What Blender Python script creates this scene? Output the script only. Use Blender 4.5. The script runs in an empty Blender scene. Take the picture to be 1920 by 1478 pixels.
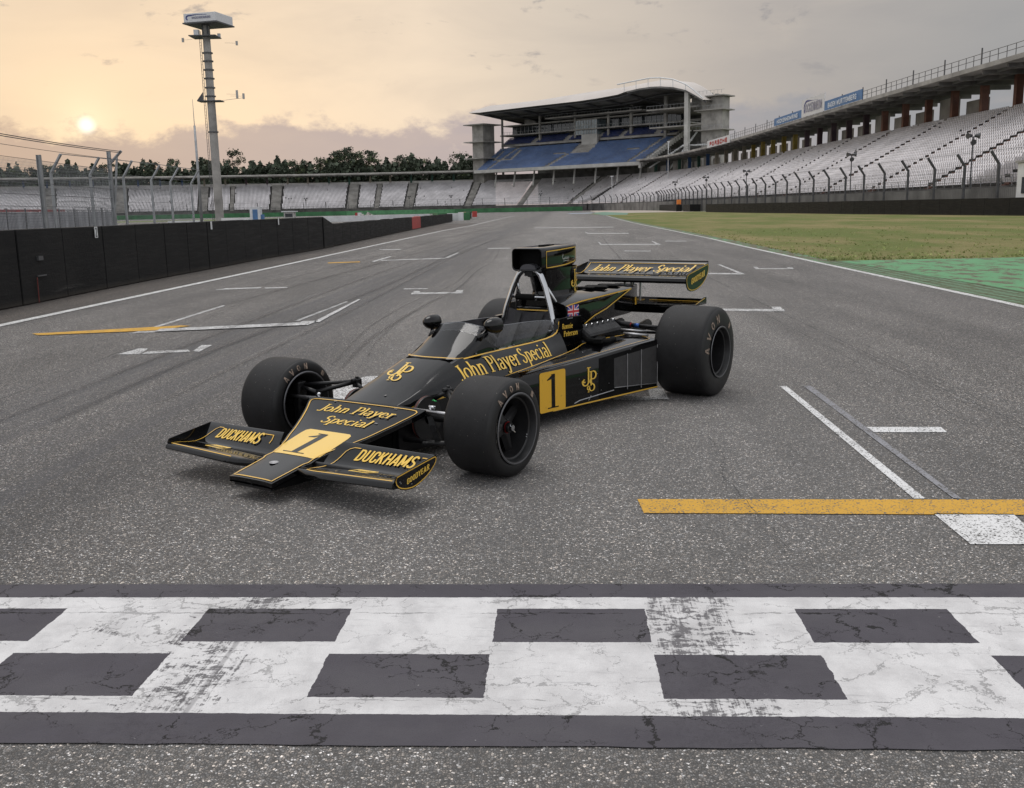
import bpy, bmesh, math, random
import numpy as np
from mathutils import Vector, Matrix
R = math.radians
pi = math.pi
S = bpy.context.scene
C = S.collection
# ------------------------------------------------------------------ camera
cam = bpy.data.cameras.new('camera'); co = bpy.data.objects.new('camera', cam); C.objects.link(co)
cam.sensor_width = 36; cam.lens = 34.587; cam.clip_start = .05; cam.clip_end = 6000
_r = Vector((0.99980203, -0.00368886, -0.01955246)); _u = Vector((0.0198974, 0.18535755, 0.98246968)); _f = Vector((0, 0.98266422, -0.18539426))
mw = Matrix((( _r.x, _u.x, -_f.x, 0), (_r.y, _u.y, -_f.y, 0), (_r.z, _u.z, -_f.z, 1.36287), (0, 0, 0, 1)))
co.matrix_world = mw
S.camera = co
S.view_settings.view_transform = 'Standard'; S.view_settings.look = 'None'; S.view_settings.gamma = 1
S.view_settings.exposure = 0.0
TH = 0.05099          # heading of the track, clockwise from +Y
# ------------------------------------------------------------------ node helper
class N:
    def __init__(s, nt): s.nt = nt; nt.nodes.clear()
    def new(s, t, **k):
        n = s.nt.nodes.new(t)
        for a, b in k.items(): setattr(n, a, b)
        return n
    def put(s, sock, v):
        if v is None: return
        if isinstance(v, bpy.types.NodeSocket): s.nt.links.new(v, sock)
        elif isinstance(v, (tuple, list)):
            v = tuple(v)
            if len(sock.default_value) == 4 and len(v) == 3: v += (1,)
            sock.default_value = v
        else: sock.default_value = v
    def m(s, op, a, b=None, c=None, clamp=False):
        n = s.new('ShaderNodeMath', operation=op, use_clamp=clamp)
        for i, v in enumerate((a, b, c)):
            if v is not None: s.put(n.inputs[i], v)
        return n.outputs[0]
    def vm(s, op, a, b=None):
        n = s.new('ShaderNodeVectorMath', operation=op); s.put(n.inputs[0], a)
        if b is not None: s.put(n.inputs[1], b)
        return n.outputs['Value'] if op in ('DOT_PRODUCT', 'LENGTH') else n.outputs[0]
    def mix(s, f, a, b, bt='MIX'):
        n = s.new('ShaderNodeMix', data_type='RGBA', blend_type=bt); n.clamp_factor = True
        s.put(n.inputs[0], f); s.put(n.inputs[6], a); s.put(n.inputs[7], b); return n.outputs[2]
    def ramp(s, f, stops, interp='LINEAR'):
        n = s.new('ShaderNodeValToRGB'); cr = n.color_ramp; cr.interpolation = interp
        while len(cr.elements) < len(stops): cr.elements.new(.5)
        for e, (p, c) in zip(cr.elements, stops):
            e.position = p; e.color = (c, c, c, 1) if not isinstance(c, (tuple, list)) else tuple(c) + (1,)
        s.put(n.inputs[0], f); return n.outputs[0]
    def ss(s, v, a, b, o0=0, o1=1):
        n = s.new('ShaderNodeMapRange', interpolation_type='SMOOTHSTEP'); s.put(n.inputs[0], v)
        n.inputs[1].default_value = a; n.inputs[2].default_value = b; n.inputs[3].default_value = o0; n.inputs[4].default_value = o1
        return n.outputs[0]
    def noise(s, vec, sc, det=3, ro=.5, dist=0, col=False):
        n = s.new('ShaderNodeTexNoise'); s.put(n.inputs['Vector'], vec); n.inputs['Scale'].default_value = sc
        n.inputs['Detail'].default_value = det; n.inputs['Roughness'].default_value = ro; n.inputs['Distortion'].default_value = dist
        return n.outputs['Color' if col else 'Fac']
    def vor(s, vec, sc, feat='F1', out='Distance', rnd=1):
        n = s.new('ShaderNodeTexVoronoi', feature=feat); s.put(n.inputs['Vector'], vec); n.inputs['Scale'].default_value = sc
        n.inputs['Randomness'].default_value = rnd
        return n.outputs[out]
    def pos(s): return s.new('ShaderNodeNewGeometry').outputs['Position']
    def obj(s): return s.new('ShaderNodeTexCoord').outputs['Object']
    def map(s, vec, scale=(1, 1, 1), rot=(0, 0, 0), loc=(0, 0, 0)):
        n = s.new('ShaderNodeMapping'); s.put(n.inputs[0], vec)
        n.inputs['Scale'].default_value = scale; n.inputs['Rotation'].default_value = rot; n.inputs['Location'].default_value = loc
        return n.outputs[0]
    def sep(s, v):
        n = s.new('ShaderNodeSeparateXYZ'); s.put(n.inputs[0], v); return n.outputs
    def comb(s, x, y, z=0):
        n = s.new('ShaderNodeCombineXYZ'); s.put(n.inputs[0], x); s.put(n.inputs[1], y); s.put(n.inputs[2], z); return n.outputs[0]
    def bump(s, h, st=.3, d=.01):
        n = s.new('ShaderNodeBump'); s.put(n.inputs['Height'], h); n.inputs['Strength'].default_value = st; n.inputs['Distance'].default_value = d
        return n.outputs[0]
    def out(s, base, rough=.5, metal=0, spec=.5, coat=0, normal=None, alpha=None, crough=.05, trans=0, ior=None):
        b = s.new('ShaderNodeBsdfPrincipled'); o = s.new('ShaderNodeOutputMaterial')
        s.put(b.inputs['Base Color'], base); s.put(b.inputs['Roughness'], rough); s.put(b.inputs['Metallic'], metal)
        b.inputs['Specular IOR Level'].default_value = spec; b.inputs['Coat Weight'].default_value = coat; b.inputs['Coat Roughness'].default_value = crough
        if trans: b.inputs['Transmission Weight'].default_value = trans
        if ior: b.inputs['IOR'].default_value = ior
        s.put(b.inputs['Normal'], normal); s.put(b.inputs['Alpha'], alpha)
        s.nt.links.new(b.outputs[0], o.inputs[0]); return b
def newmat(name):
    m = bpy.data.materials.new(name); m.use_nodes = True; return m, N(m.node_tree)
def mat(name, col, rough=.5, metal=0, spec=.5, coat=0, var=.12, vs=3., bs=None, bst=.1, rv=.1, crough=.05):
    m, n = newmat(name); P = n.obj()
    f = n.noise(P, vs, 4, .6)
    c2 = tuple(max(0, min(1, v * (1 - var * 2))) for v in col); c3 = tuple(min(1, v * (1 + var * 2)) for v in col)
    base = n.ramp(f, [(.3, c2), (.7, c3)])
    rr = n.ss(n.noise(P, vs * 4, 3), .3, .7, max(0, rough - rv * rough), min(1, rough + rv * rough))
    nm = n.bump(n.noise(P, bs, 3), bst, .01) if bs else None
    n.out(base, rr, metal, spec, coat, nm, crough=crough); return m
# ------------------------------------------------------------------ world and sun
w = bpy.data.worlds.new('World'); S.world = w; w.use_nodes = True
n = N(w.node_tree)
SUND = Vector((-0.3802, 0.9213, 0.0815)).normalized()
SUNEL, SUNROT = R(76), R(-24)
tc = n.new('ShaderNodeTexCoord').outputs['Generated']
dx, dy, dz = n.sep(tc)[:3]
az = n.m('ARCTAN2', dx, dy); el = n.m('ARCSINE', dz)
front = n.ss(dy, -.3, .6)
# base gradient across the visible sky (radians of azimuth -0.5 .. 0.5)
azf = n.m('MULTIPLY_ADD', az, 1., .5)
base = n.ramp(azf, [(0, (1.04, .78, .51)), (.22, (1.16, .87, .57)), (.42, (1.04, .83, .61)), (.55, (.78, .66, .53)), (.72, (.51, .455, .41)), (.95, (.335, .335, .34))])
up = n.ss(el, .04, .26)
base = n.mix(n.m('MULTIPLY', up, .4), base, (.66, .60, .53))
# thin streaky clouds
cv = n.comb(n.m('MULTIPLY', az, 3.), n.m('MULTIPLY', el, 11.), 0)
c1 = n.noise(cv, 1.6, 6, .55, .4)
base = n.mix(n.ss(c1, .38, .78, 0, .34), base, n.ramp(azf, [(0, (.74, .58, .43)), (.5, (.48, .42, .38)), (1, (.27, .28, .30))]))
c2 = n.noise(n.map(cv, (1.3, 1, 1), loc=(5.3, 2.2, 0)), 2.3, 5, .55, .2)
base = n.mix(n.ss(c2, .5, .8, 0, .35), base, n.ramp(azf, [(0, (1.1, .88, .62)), (.5, (.80, .67, .53)), (1, (.50, .47, .43))]))
# small dark scud
c3 = n.noise(n.comb(n.m('MULTIPLY', az, 7.), n.m('MULTIPLY', el, 16.), 3), 2.2, 5, .6, .3)
base = n.mix(n.m('MULTIPLY', n.ss(c3, .60, .74, 0, .75), n.ss(el, .1, .15)), base, (.25, .245, .27))
# sun disc and glow
ca = n.vm('DOT_PRODUCT', tc, tuple(SUND))
ang = n.m('ARCCOSINE', n.m('MINIMUM', ca, .999999))
glow = n.m('POWER', 2.718, n.m('MULTIPLY', ang, -14.))
base = n.mix(n.m('MULTIPLY', glow, .45), base, (1.35, .96, .56))
glow2 = n.m('POWER', 2.718, n.m('MULTIPLY', ang, -60.))
base = n.mix(n.m('MULTIPLY', glow2, .9), base, (1.35, 1.1, .72))
# cloud bank low on the left
bn = n.noise(n.comb(n.m('MULTIPLY', az, 9.), n.m('MULTIPLY', el, 14.), 7), 1.8, 6, .62, .15)
edge = n.m('MULTIPLY_ADD', bn, .080, .048)
edge = n.m('ADD', edge, n.m('MULTIPLY', az, .02))
bank = n.ss(n.m('SUBTRACT', edge, el), -.006, .010)
bt = n.noise(n.comb(n.m('MULTIPLY', az, 6.), n.m('MULTIPLY', el, 22.), 1), 2.2, 5, .6)
bcol = n.ramp(azf, [(0, (.66, .47, .34)), (.25, (.60, .47, .41)), (.45, (.52, .435, .43)), (.6, (.45, .41, .425)), (.75, (.38, .37, .385)), (1, (.33, .34, .36))])
bcol = n.mix(n.ss(bt, .4, .7, 0, .35), bcol, n.mix(.4, bcol, (.75, .58, .46)))
base = n.mix(n.m('MULTIPLY', bank, .92), base, bcol)
disc = n.ss(ang, .0105, .0015)
base = n.mix(disc, base, (1.5, 1.36, 1.12))
# the rest of the overcast dome
dome = n.ramp(n.m('MULTIPLY_ADD', n.noise(tc, 2.2, 5, .6), 1., 0), [(.3, (.64, .665, .715)), (.7, (.98, .98, .99))])
vis = n.m('MULTIPLY', front, n.ss(el, .48, .22))
col = n.mix(vis, dome, base)
ns = n.new('ShaderNodeTexSky'); ns.sky_type = 'NISHITA'; ns.sun_disc = False; ns.sun_elevation = SUNEL; ns.sun_rotation = SUNROT
ns.air_density = 1; ns.dust_density = 3
bg1 = n.new('ShaderNodeBackground'); n.put(bg1.inputs[0], col); bg1.inputs[1].default_value = 1.0
bg2 = n.new('ShaderNodeBackground'); n.put(bg2.inputs[0], ns.outputs[0]); bg2.inputs[1].default_value = .05
ms = n.new('ShaderNodeMixShader'); ms.inputs[0].default_value = .08
n.nt.links.new(bg1.outputs[0], ms.inputs[1]); n.nt.links.new(bg2.outputs[0], ms.inputs[2])
wo = n.new('ShaderNodeOutputWorld'); n.nt.links.new(ms.outputs[0], wo.inputs[0])
sl = bpy.data.lights.new('sun', 'SUN'); sl.energy = 1.25; sl.angle = R(36); sl.color = (1, .97, .94)
so = bpy.data.objects.new('sun', sl); C.objects.link(so)
sd = Vector((math.sin(SUNROT) * math.cos(SUNEL), math.cos(SUNROT) * math.cos(SUNEL), math.sin(SUNEL)))
so.rotation_euler = sd.to_track_quat('Z', 'Y').to_euler(); so.location = (0, 0, 50)
# ------------------------------------------------------------------ object helpers
def link(name, me, parent=None, m=None, smooth=False, kind=None, bevel=0):
    o = bpy.data.objects.new(name, me); C.objects.link(o)
    if parent is not None: o.parent = parent
    if m is not None:
        for x in (m if isinstance(m, (list, tuple)) else [m]): me.materials.append(x)
    if smooth:
        for p in me.polygons: p.use_smooth = True
    if kind: o['kind'] = kind
    if bevel:
        b = o.modifiers.new('bevel', 'BEVEL'); b.width = bevel; b.segments = 2; b.limit_method = 'ANGLE'; b.angle_limit = R(35)
    return o
class MB:
    """collects shapes for ONE mesh"""
    def __init__(s): s.v = []; s.f = []; s.mi = []; s.i = 0
    def add(s, vs, fs):
        b = len(s.v); s.v += [tuple(v) for v in vs]; s.f += [tuple(b + i for i in f) for f in fs]; s.mi += [s.i] * len(fs); return s
    def box(s, c, d, rz=0, ax=None):
        x, y, z = d[0] / 2, d[1] / 2, d[2] / 2
        vs = [(a * x, b * y, e * z) for a in (-1, 1) for b in (-1, 1) for e in (-1, 1)]
        M = ax if ax is not None else Matrix.Rotation(rz, 3, 'Z')
        vs = [Vector(c) + M @ Vector(v) for v in vs]
        return s.add(vs, [(0, 1, 3, 2), (4, 6, 7, 5), (0, 4, 5, 1), (2, 3, 7, 6), (0, 2, 6, 4), (1, 5, 7, 3)])
    def grid(s, rows, closed=False, flip=False):
        nr, nc = len(rows), len(rows[0]); vs = [p for r in rows for p in r]; fs = []
        for i in range(nr - 1):
            for j in range(nc if closed else nc - 1):
                k = (j + 1) % nc; q = (i * nc + j, i * nc + k, (i + 1) * nc + k, (i + 1) * nc + j)
                fs.append(q[::-1] if flip else q)
        return s.add(vs, fs)
    def loft(s, rings, caps=True):
        s.grid(rings, True); nc = len(rings[0]); b = len(s.v) - nc * len(rings)
        if caps:
            s.f.append(tuple(b + i for i in range(nc))[::-1]); s.f.append(tuple(b + nc * (len(rings) - 1) + i for i in range(nc))); s.mi += [s.i] * 2
        return s
    def tube(s, pts, r, seg=8, caps=True):
        pts = [Vector(p) for p in pts]; rs = r if isinstance(r, (list, tuple)) else [r] * len(pts); rings = []
        u = None
        for i, p in enumerate(pts):
            t = (pts[min(i + 1, len(pts) - 1)] - pts[max(i - 1, 0)]).normalized()
            if u is None: u = t.orthogonal().normalized()
            u = (u - t * u.dot(t)).normalized(); v = t.cross(u)
            rings.append([p + (u * math.cos(2 * pi * k / seg) + v * math.sin(2 * pi * k / seg)) * rs[i] for k in range(seg)])
        return s.loft(rings, caps)
    def prism(s, poly, off):
        """extrude a planar polygon (3D points) by the vector off"""
        n_ = len(poly); off = Vector(off); a = [Vector(p) for p in poly]; b = [p + off for p in a]
        return s.add(a + b, [tuple(range(n_))[::-1], tuple(range(n_, 2 * n_))] + [(i, (i + 1) % n_, n_ + (i + 1) % n_, n_ + i) for i in range(n_)])
    def lathe(s, prof, M, seg=48, closed=False):
        """prof: (axial, radius); axis = local Y of M"""
        rings = []
        for a, r in prof:
            rings.append([M @ Vector((r * math.cos(2 * pi * k / seg), a, r * math.sin(2 * pi * k / seg))) for k in range(seg)])
        return s.grid(rings, True)
    def build(s, name, m, parent=None, smooth=False, kind=None, bevel=0, fix=True, auto=None):
        me = bpy.data.meshes.new(name); me.from_pydata(s.v, [], s.f); me.update()
        o = link(name, me, parent, m, smooth, kind, bevel)
        if any(s.mi): me.polygons.foreach_set('material_index', s.mi)
        if fix:
            bm = bmesh.new(); bm.from_mesh(me); bmesh.ops.recalc_face_normals(bm, faces=bm.faces); bm.to_mesh(me); bm.free()
        if auto is not None:
            for p in me.polygons: p.use_smooth = True
            me.set_sharp_from_angle(angle=R(auto))
        return o
def thing(name, label, cat, loc=(0, 0, 0), rz=0, group=None):
    o = bpy.data.objects.new(name, None); C.objects.link(o); o.location = loc; o.rotation_euler = (0, 0, rz); o.empty_display_size = .2
    return tag(o, label, cat, group)
def tag(o, label, cat, group=None):
    o['label'] = label; o['category'] = cat
    if group: o['group'] = group
    return o
def copy_tree(o, parent=None):
    c = o.copy(); C.objects.link(c); c.parent = parent
    if parent is not None: c.matrix_parent_inverse = o.matrix_parent_inverse
    for ch in list(o.children): copy_tree(ch, c)
    return c
def npmesh(name, V, F, m, parent=None, kind=None):
    me = bpy.data.meshes.new(name); me.vertices.add(len(V)); me.vertices.foreach_set('co', np.asarray(V, np.float32).ravel())
    F = np.asarray(F, np.int32); me.loops.add(F.size); me.loops.foreach_set('vertex_index', F.ravel())
    me.polygons.add(len(F)); me.polygons.foreach_set('loop_start', np.arange(0, F.size, F.shape[1], dtype=np.int32))
    me.update(calc_edges=True); return link(name, me, parent, m, kind=kind)
def lerp(a, b, t): return a + (b - a) * t
def interp(x, xs, ys): return float(np.interp(x, xs, ys))

#@@GROUND
# ================================================================== GROUND
def tracked(n, P): return n.map(P, rot=(0, 0, TH))
def asphalt(name, base=(.250, .243, .238), white=.10, dark=0., rubber=True, fine=1.):
    m, n = newmat(name); P = n.pos(); T = tracked(n, P)
    vc = n.vor(P, 136 * fine, 'F1', 'Color'); r = n.sep(vc)[0]; g = n.sep(vc)[1]
    stone = n.ramp(r, [(0, .16), (.40, .50), (.70, 1.0), (1 - white - .02, 1.35), (1 - white + .02, 2.6), (1, 4.0)])
    ed = n.vor(P, 136 * fine, 'DISTANCE_TO_EDGE', 'Distance')
    st2 = n.mix(n.ss(ed, .02, .20), (.12, .12, .12), stone)
    v2 = n.sep(n.vor(P, 330 * fine, 'F1', 'Color'))[0]
    st2 = n.mix(.6, st2, n.ramp(v2, [(0, .25), (.6, .9), (.88, 1.2), (.93, 2.2), (1, 2.8)]), 'MULTIPLY')
    # stone strength fades into the mean with large scale patches of wear
    big = n.noise(n.map(T, (1, .12, 1)), 1.1, 5, .6)
    big2 = n.noise(P, .35, 4, .6); blot = n.noise(P, 5., 5, .65)
    tint = n.mix(n.ss(g, .2, .8), base, tuple(b * k for b, k in zip(base, (1.10, 1.0, .90))))
    c = n.mix(1., tint, st2, 'MULTIPLY')
    k = n.m('MULTIPLY', n.ss(big, .25, .75, .66, 1.22), n.ss(big2, .3, .7, .90, 1.08))
    k = n.m('MULTIPLY', k, n.ss(blot, .3, .7, .86, 1.12))
    if dark: k = n.m('MULTIPLY', k, 1 - dark)
    c = n.mix(1., c, n.comb(k, k, k), 'MULTIPLY')
    if rubber:
        ul = n.sep(T)[0]; lane = n.m('MULTIPLY', n.ss(ul, -2.6, -.9), n.ss(ul, 3.4, 1.2)); c = n.mix(n.m('MULTIPLY', lane, .14), c, (.36, .35, .34))
        # rubbered racing line on the left half, laid down as streaks along the track
        s = n.sep(T); u = s[0]
        b1 = n.m('MULTIPLY', n.ss(u, -4.9, -3.6), n.ss(u, -1.6, -2.9))
        st = n.noise(n.map(T, (5.5, .05, 1)), 1.6, 4, .6)
        st3 = n.noise(n.map(T, (1.7, .03, 1)), 1., 3, .6)
        a = n.m('MULTIPLY', n.m('MULTIPLY_ADD', b1, .62, .12), n.m('MULTIPLY', n.ss(st, .35, .65, .35, 1), n.ss(st3, .3, .7, .5, 1)))
        c = n.mix(a, c, (.060, .060, .066))
    rough = n.ss(blot, .3, .7, .72, .88)
    bs_ = n.out(c, rough, 0, .5, normal=n.bump(n.m('ADD', n.m('MINIMUM', ed, .3), n.m('MULTIPLY', v2, .1)), .75, .006))
    bs_.inputs['Sheen Weight'].default_value = .07; bs_.inputs['Sheen Roughness'].default_value = .22; bs_.inputs['Sheen Tint'].default_value = (.9, .9, .92, 1)
    return m
M_asph = asphalt('asphalt')
M_verge = asphalt('dirty_asphalt', (.17, .150, .135), .05, .05, False)
M_old = asphalt('old_asphalt', (.26, .25, .24), .06, 0, False)
def sheet(name, pts, z, m, kind='structure', res=None):
    b = MB(); b.add([(x, y, z) for x, y in pts], [tuple(range(len(pts)))])
    o = b.build(name, m, None, kind=kind)
    return o
def grass_mat():
    m, n = newmat('grass_ground'); P = n.pos(); T = tracked(n, P)
    a = n.noise(n.map(T, (1, .35, 1)), .22, 6, .65, .3); b = n.noise(P, 1.6, 5, .7); c = n.noise(P, 22, 4, .7)
    col = n.ramp(a, [(.30, (.130, .180, .045)), (.45, (.150, .185, .052)), (.55, (.25, .225, .095)), (.68, (.35, .28, .14))])
    col = n.mix(n.ss(b, .35, .7, 0, .55), col, (.20, .17, .07))
    col = n.mix(n.ss(c, .35, .68, 0, .8), n.mix(.35, col, (.03, .045, .012)), col)
    n.out(col, .9, 0, .15, normal=n.bump(c, .8, .04)); return m
M_grass = grass_mat()
sheet('ground', [(-2600, -60), (2600, -60), (2600, 3500), (-2600, 3500)], 0, mat('far_ground', (.12, .13, .07), .95, var=.2, vs=.02))
WL = [(-6.69, 10.59), (-6.575, 12.635), (-5.97, 25.92), (-5.37, 41.0), (-4.35, 65.67), (-3.11, 84.86), (-1.31, 130), (1.2, 184)]
WL0 = [(-7.22, -6)] + WL
WR = [(5.70, -8.)] + [(6.465, 11.495), (6.60, 13.5), (6.80, 17.5), (7.05, 22.3), (7.60, 31.96), (8.25, 41.67), (10.25, 82.24), (12.2, 113.1), (15.2, 157.85)]
# race track asphalt runs to the far curve; pit side asphalt left of it
sheet('race_track', [(-9.5, -20), (5.6, -20)] + WR + [(22, 235), (33, 330), (34, 372), (-220, 372), (-220, 60), (-70, 40), (-30, 20), (-12, 10)], .004, M_asph)
def ribbon(name, pts, w, z, m, off=0, kind='structure'):
    b = MB(); L = []; Rr = []
    for i, p in enumerate(pts):
        a = Vector(pts[max(i - 1, 0)]); c = Vector(pts[min(i + 1, len(pts) - 1)]); t = (c - a).normalized(); nn = Vector((t.y, -t.x))
        ww = w[i] if isinstance(w, (list, tuple)) else w
        q = Vector(p) + nn * off; L.append((q.x - nn.x * ww / 2, q.y - nn.y * ww / 2, z)); Rr.append((q.x + nn.x * ww / 2, q.y + nn.y * ww / 2, z))
    b.grid([L, Rr]); return b.build(name, m, None, kind=kind)
def dense(pts, step=1.5):
    o = []
    for a, b in zip(pts[:-1], pts[1:]):
        d = math.dist(a, b); k = max(1, int(d / step)); o += [(lerp(a[0], b[0], i / k), lerp(a[1], b[1], i / k)) for i in range(k)]
    return o + [pts[-1]]
# paint
def paint(name, col, wear=.35, crack=0., under=(.12, .115, .11), grain=True, rough=.8, bands=False, scale=1.):
    m, n = newmat(name); P = n.pos(); T = tracked(n, P)
    hi = n.noise(P, 60 * scale, 6, .75); mid = n.noise(n.map(T, (1, .6, 1)), 7, 6, .7); lo = n.noise(P, 1.3, 4, .6)
    c = n.mix(n.ss(mid, .3, .75, 0, .30), col, tuple(v * .62 for v in col))
    c = n.mix(n.ss(n.noise(n.map(T, (3, .4, 1)), 3.5, 5, .7), .52, .8, 0, .35), c, tuple(v * .45 for v in col))
    vc = n.vor(P, 118, 'F1', 'Distance')
    if grain:
        wv = n.m('ADD', n.m('MULTIPLY', hi, .5), n.m('ADD', n.m('MULTIPLY', mid, .3), n.m('MULTIPLY', vc, .45)))
        msk = n.ss(wv, .80 - wear * .32, .86 - wear * .32)
        if bands:
            u = n.sep(T)[0]
            lv = n.ramp(n.m('MULTIPLY_ADD', u, .25, .5), [(0, .12), (.095, .10), (.105, .50), (.175, .58), (.19, .78), (.235, .92), (.262, .78), (.275, .06), (.45, .02), (.568, .04), (.575, .62), (.62, .72), (.665, .50), (.70, .08), (.95, .10), (1, .35)])
            stk = n.noise(n.map(T, (26, 1.6, 1)), 2.2, 5, .75, .6)
            flake = n.noise(P, 20, 7, .78, .8)
            wv2 = n.m('ADD', n.m('MULTIPLY', stk, .45), n.m('MULTIPLY', flake, .55))
            t = n.m('SUBTRACT', wv2, n.m('SUBTRACT', .74, n.m('MULTIPLY', lv, .27)))
            msk = n.m('MAXIMUM', msk, n.ss(t, 0, .035))
        c = n.mix(msk, c, under)
    h = n.m('MULTIPLY', hi, .12)
    if crack:
        dv = n.vm('ADD', P, n.vm('MULTIPLY', n.vm('SUBTRACT', n.noise(P, 5, 5, .65, 0, True), (.5, .5, .5)), (.34, .34, 0)))
        e = n.vor(n.map(dv, (1, 1.25, 1)), 3.1, 'DISTANCE_TO_EDGE', 'Distance')
        wid = n.m('MULTIPLY', n.ss(n.noise(P, 2.6, 4, .6), .44, .66, 0, .017), n.ss(n.noise(P, 24, 4, .7), .38, .62, 0, 1.6))
        ck = n.m('MULTIPLY', n.m('LESS_THAN', e, wid), crack)
        c = n.mix(ck, c, (.022, .021, .022)); h = n.m('SUBTRACT', h, ck)
        # hairline cracks
        e2 = n.vor(n.map(dv, (1, 1, 1)), 9., 'DISTANCE_TO_EDGE', 'Distance')
        w2 = n.ss(n.noise(n.map(P, loc=(3, 1, 0)), 2.1, 3, .6), .50, .70, 0, .012)
        c = n.mix(n.m('MULTIPLY', n.m('LESS_THAN', e2, w2), .75 * crack), c, (.03, .029, .03))
    n.out(c, rough, 0, .22, normal=n.bump(n.m('ADD', h, n.m('MULTIPLY', n.m('MINIMUM', n.vor(P, 118, 'DISTANCE_TO_EDGE', 'Distance'), .25), .35)), .55, .006)); return m
M_white = paint('white_paint', (.70, .70, .70), .36)
M_white_far = paint('white_paint_worn', (.70, .70, .70), .58)
M_line = paint('edge_line_paint', (.68, .68, .67), .42)
M_grey = paint('overpaint_grey', (.27, .27, .29), .45)
M_yel = paint('yellow_paint', (.60, .34, .055), .30)
def start_mat():
    m, n = newmat('start_line_paint'); P = n.pos(); T = tracked(n, P)
    wob = n.vm('MULTIPLY', n.vm('SUBTRACT', n.noise(P, 16, 5, .7, 0, True), (.5, .5, .5)), (.020, .014, 0)); TW = n.vm('ADD', T, wob); u, v = n.sep(TW)[0], n.sep(TW)[1]
    idx = n.m('PINGPONG', n.m('FLOOR', n.m('DIVIDE', n.m('ADD', u, .228 + 50.55), .5055)), 1.)      # 0 even, 1 odd
    def band(a, c): return n.m('MULTIPLY', n.m('GREATER_THAN', v, a), n.m('LESS_THAN', v, c))
    dark = n.m('MAXIMUM', n.m('MULTIPLY', band(2.560, 2.836), idx), n.m('MULTIPLY', band(2.923, 3.188), n.m('SUBTRACT', 1., idx)))
    dark = n.m('MAXIMUM', dark, n.m('MAXIMUM', n.m('LESS_THAN', v, 2.466), n.m('GREATER_THAN', v, 3.289)))
    hi = n.noise(P, 60, 6, .75); mid = n.noise(n.map(T, (1, .6, 1)), 7, 6, .7); lo = n.noise(n.map(T, (.5, 1, 1)), 2.6, 5, .65)
    gr = n.noise(P, 240, 3, .7)
    w_ = n.mix(n.ss(mid, .38, .72, 0, .75), (.68, .672, .672), (.47, .462, .465)); w_ = n.mix(n.ss(lo, .40, .70, 0, .65), w_, (.45, .44, .44)); w_ = n.mix(n.ss(gr, .42, .70, 0, .30), w_, (.36, .355, .36))
    # scuffs on the white: thin streaks across and along
    sc = n.noise(n.map(T, (1.1, 9, 1)), 5, 6, .75, .4); w_ = n.mix(n.ss(sc, .56, .70, 0, .6), w_, (.33, .325, .335))
    uu = n.sep(T)[0]
    lv = n.ramp(n.m('MULTIPLY_ADD', uu, .25, .5), [(0, .35), (.095, .30), (.100, .62), (.175, .66), (.186, .80), (.235, .98), (.256, .82), (.268, .30), (.45, .10), (.566, .15), (.572, 1.), (.60, 1.), (.625, .92), (.655, .72), (.69, .25), (.86, .25), (.92, .45), (1, .35)])
    stk = n.noise(n.map(T, (30, 2.0, 1)), 2.2, 5, .75, .8); flake = n.noise(n.map(T, (.8, 1.6, 1)), 22, 8, .80, .6); fl2 = n.noise(n.map(T, (1, 1.3, 1)), 4.5, 6, .7, .5)
    wv = n.m('ADD', n.m('MULTIPLY', stk, .26), n.m('ADD', n.m('MULTIPLY', flake, .50), n.m('MULTIPLY', fl2, .24)))
    t = n.m('SUBTRACT', wv, n.m('SUBTRACT', .700, n.m('MULTIPLY', lv, .215))); wear = n.m('MAXIMUM', n.ss(t, 0, .030), n.m('MULTIPLY', n.ss(n.m('ABSOLUTE', n.m('SUBTRACT', uu, -1.05)), .012, .004), .5))
    w_ = n.mix(n.m('MULTIPLY', wear, .92), w_, n.mix(n.ss(gr, .3, .7), (.085, .08, .088), (.15, .145, .15)))
    d_ = n.mix(n.ss(mid, .35, .7, 0, .7), (.066, .061, .072), (.090, .084, .097)); d_ = n.mix(n.ss(lo, .4, .7, 0, .5), d_, (.105, .100, .108)); d_ = n.mix(n.ss(gr, .5, .75, 0, .4), d_, (.030, .029, .032))
    chip = n.m('MULTIPLY', n.ss(hi, .66, .70), n.ss(fl2, .48, .60)); d_ = n.mix(chip, d_, (.40, .39, .38))
    c = n.mix(dark, w_, d_)
    def cracks(sc_, thr, amp, wmax, loc, ax=(1, 1.2, 1)):
        dv = n.vm('ADD', n.map(P, loc=loc), n.vm('MULTIPLY', n.vm('SUBTRACT', n.noise(P, 6, 6, .7, 0, True), (.5, .5, .5)), (amp, amp, 0)))
        e = n.vor(n.map(dv, ax), sc_, 'DISTANCE_TO_EDGE', 'Distance')
        wd_ = n.m('MULTIPLY', n.ss(n.noise(n.map(P, loc=loc), 2.4, 4, .6), thr, thr + .22, 0, wmax), n.ss(n.noise(P, 26, 5, .75), .36, .64, 0, 1.8)); return n.m('LESS_THAN', e, wd_)
    ck = n.m('MAXIMUM', cracks(2.7, .42, .36, .017, (0, 0, 0)), cracks(5.5, .46, .22, .016, (4, 2, 0)))
    # long cracks that follow the rows
    vn = n.m('ADD', n.sep(T)[1], n.m('MULTIPLY_ADD', n.noise(n.map(T, (1, .2, 1)), 9, 5, .7), .040, -.020))
    for v0, th in ((3.150, .50), (2.545, .54)):
        wl = n.m('MULTIPLY', n.ss(n.noise(n.map(T, (.7, 1, 1), loc=(v0, 0, 0)), 3.1, 4, .65), th - .06, th + .08, 0, .0065), n.ss(n.noise(P, 30, 4, .7), .4, .6, .2, 1.3)); ck = n.m('MAXIMUM', ck, n.m('LESS_THAN', n.m('ABSOLUTE', n.m('SUBTRACT', vn, v0)), wl))
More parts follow.
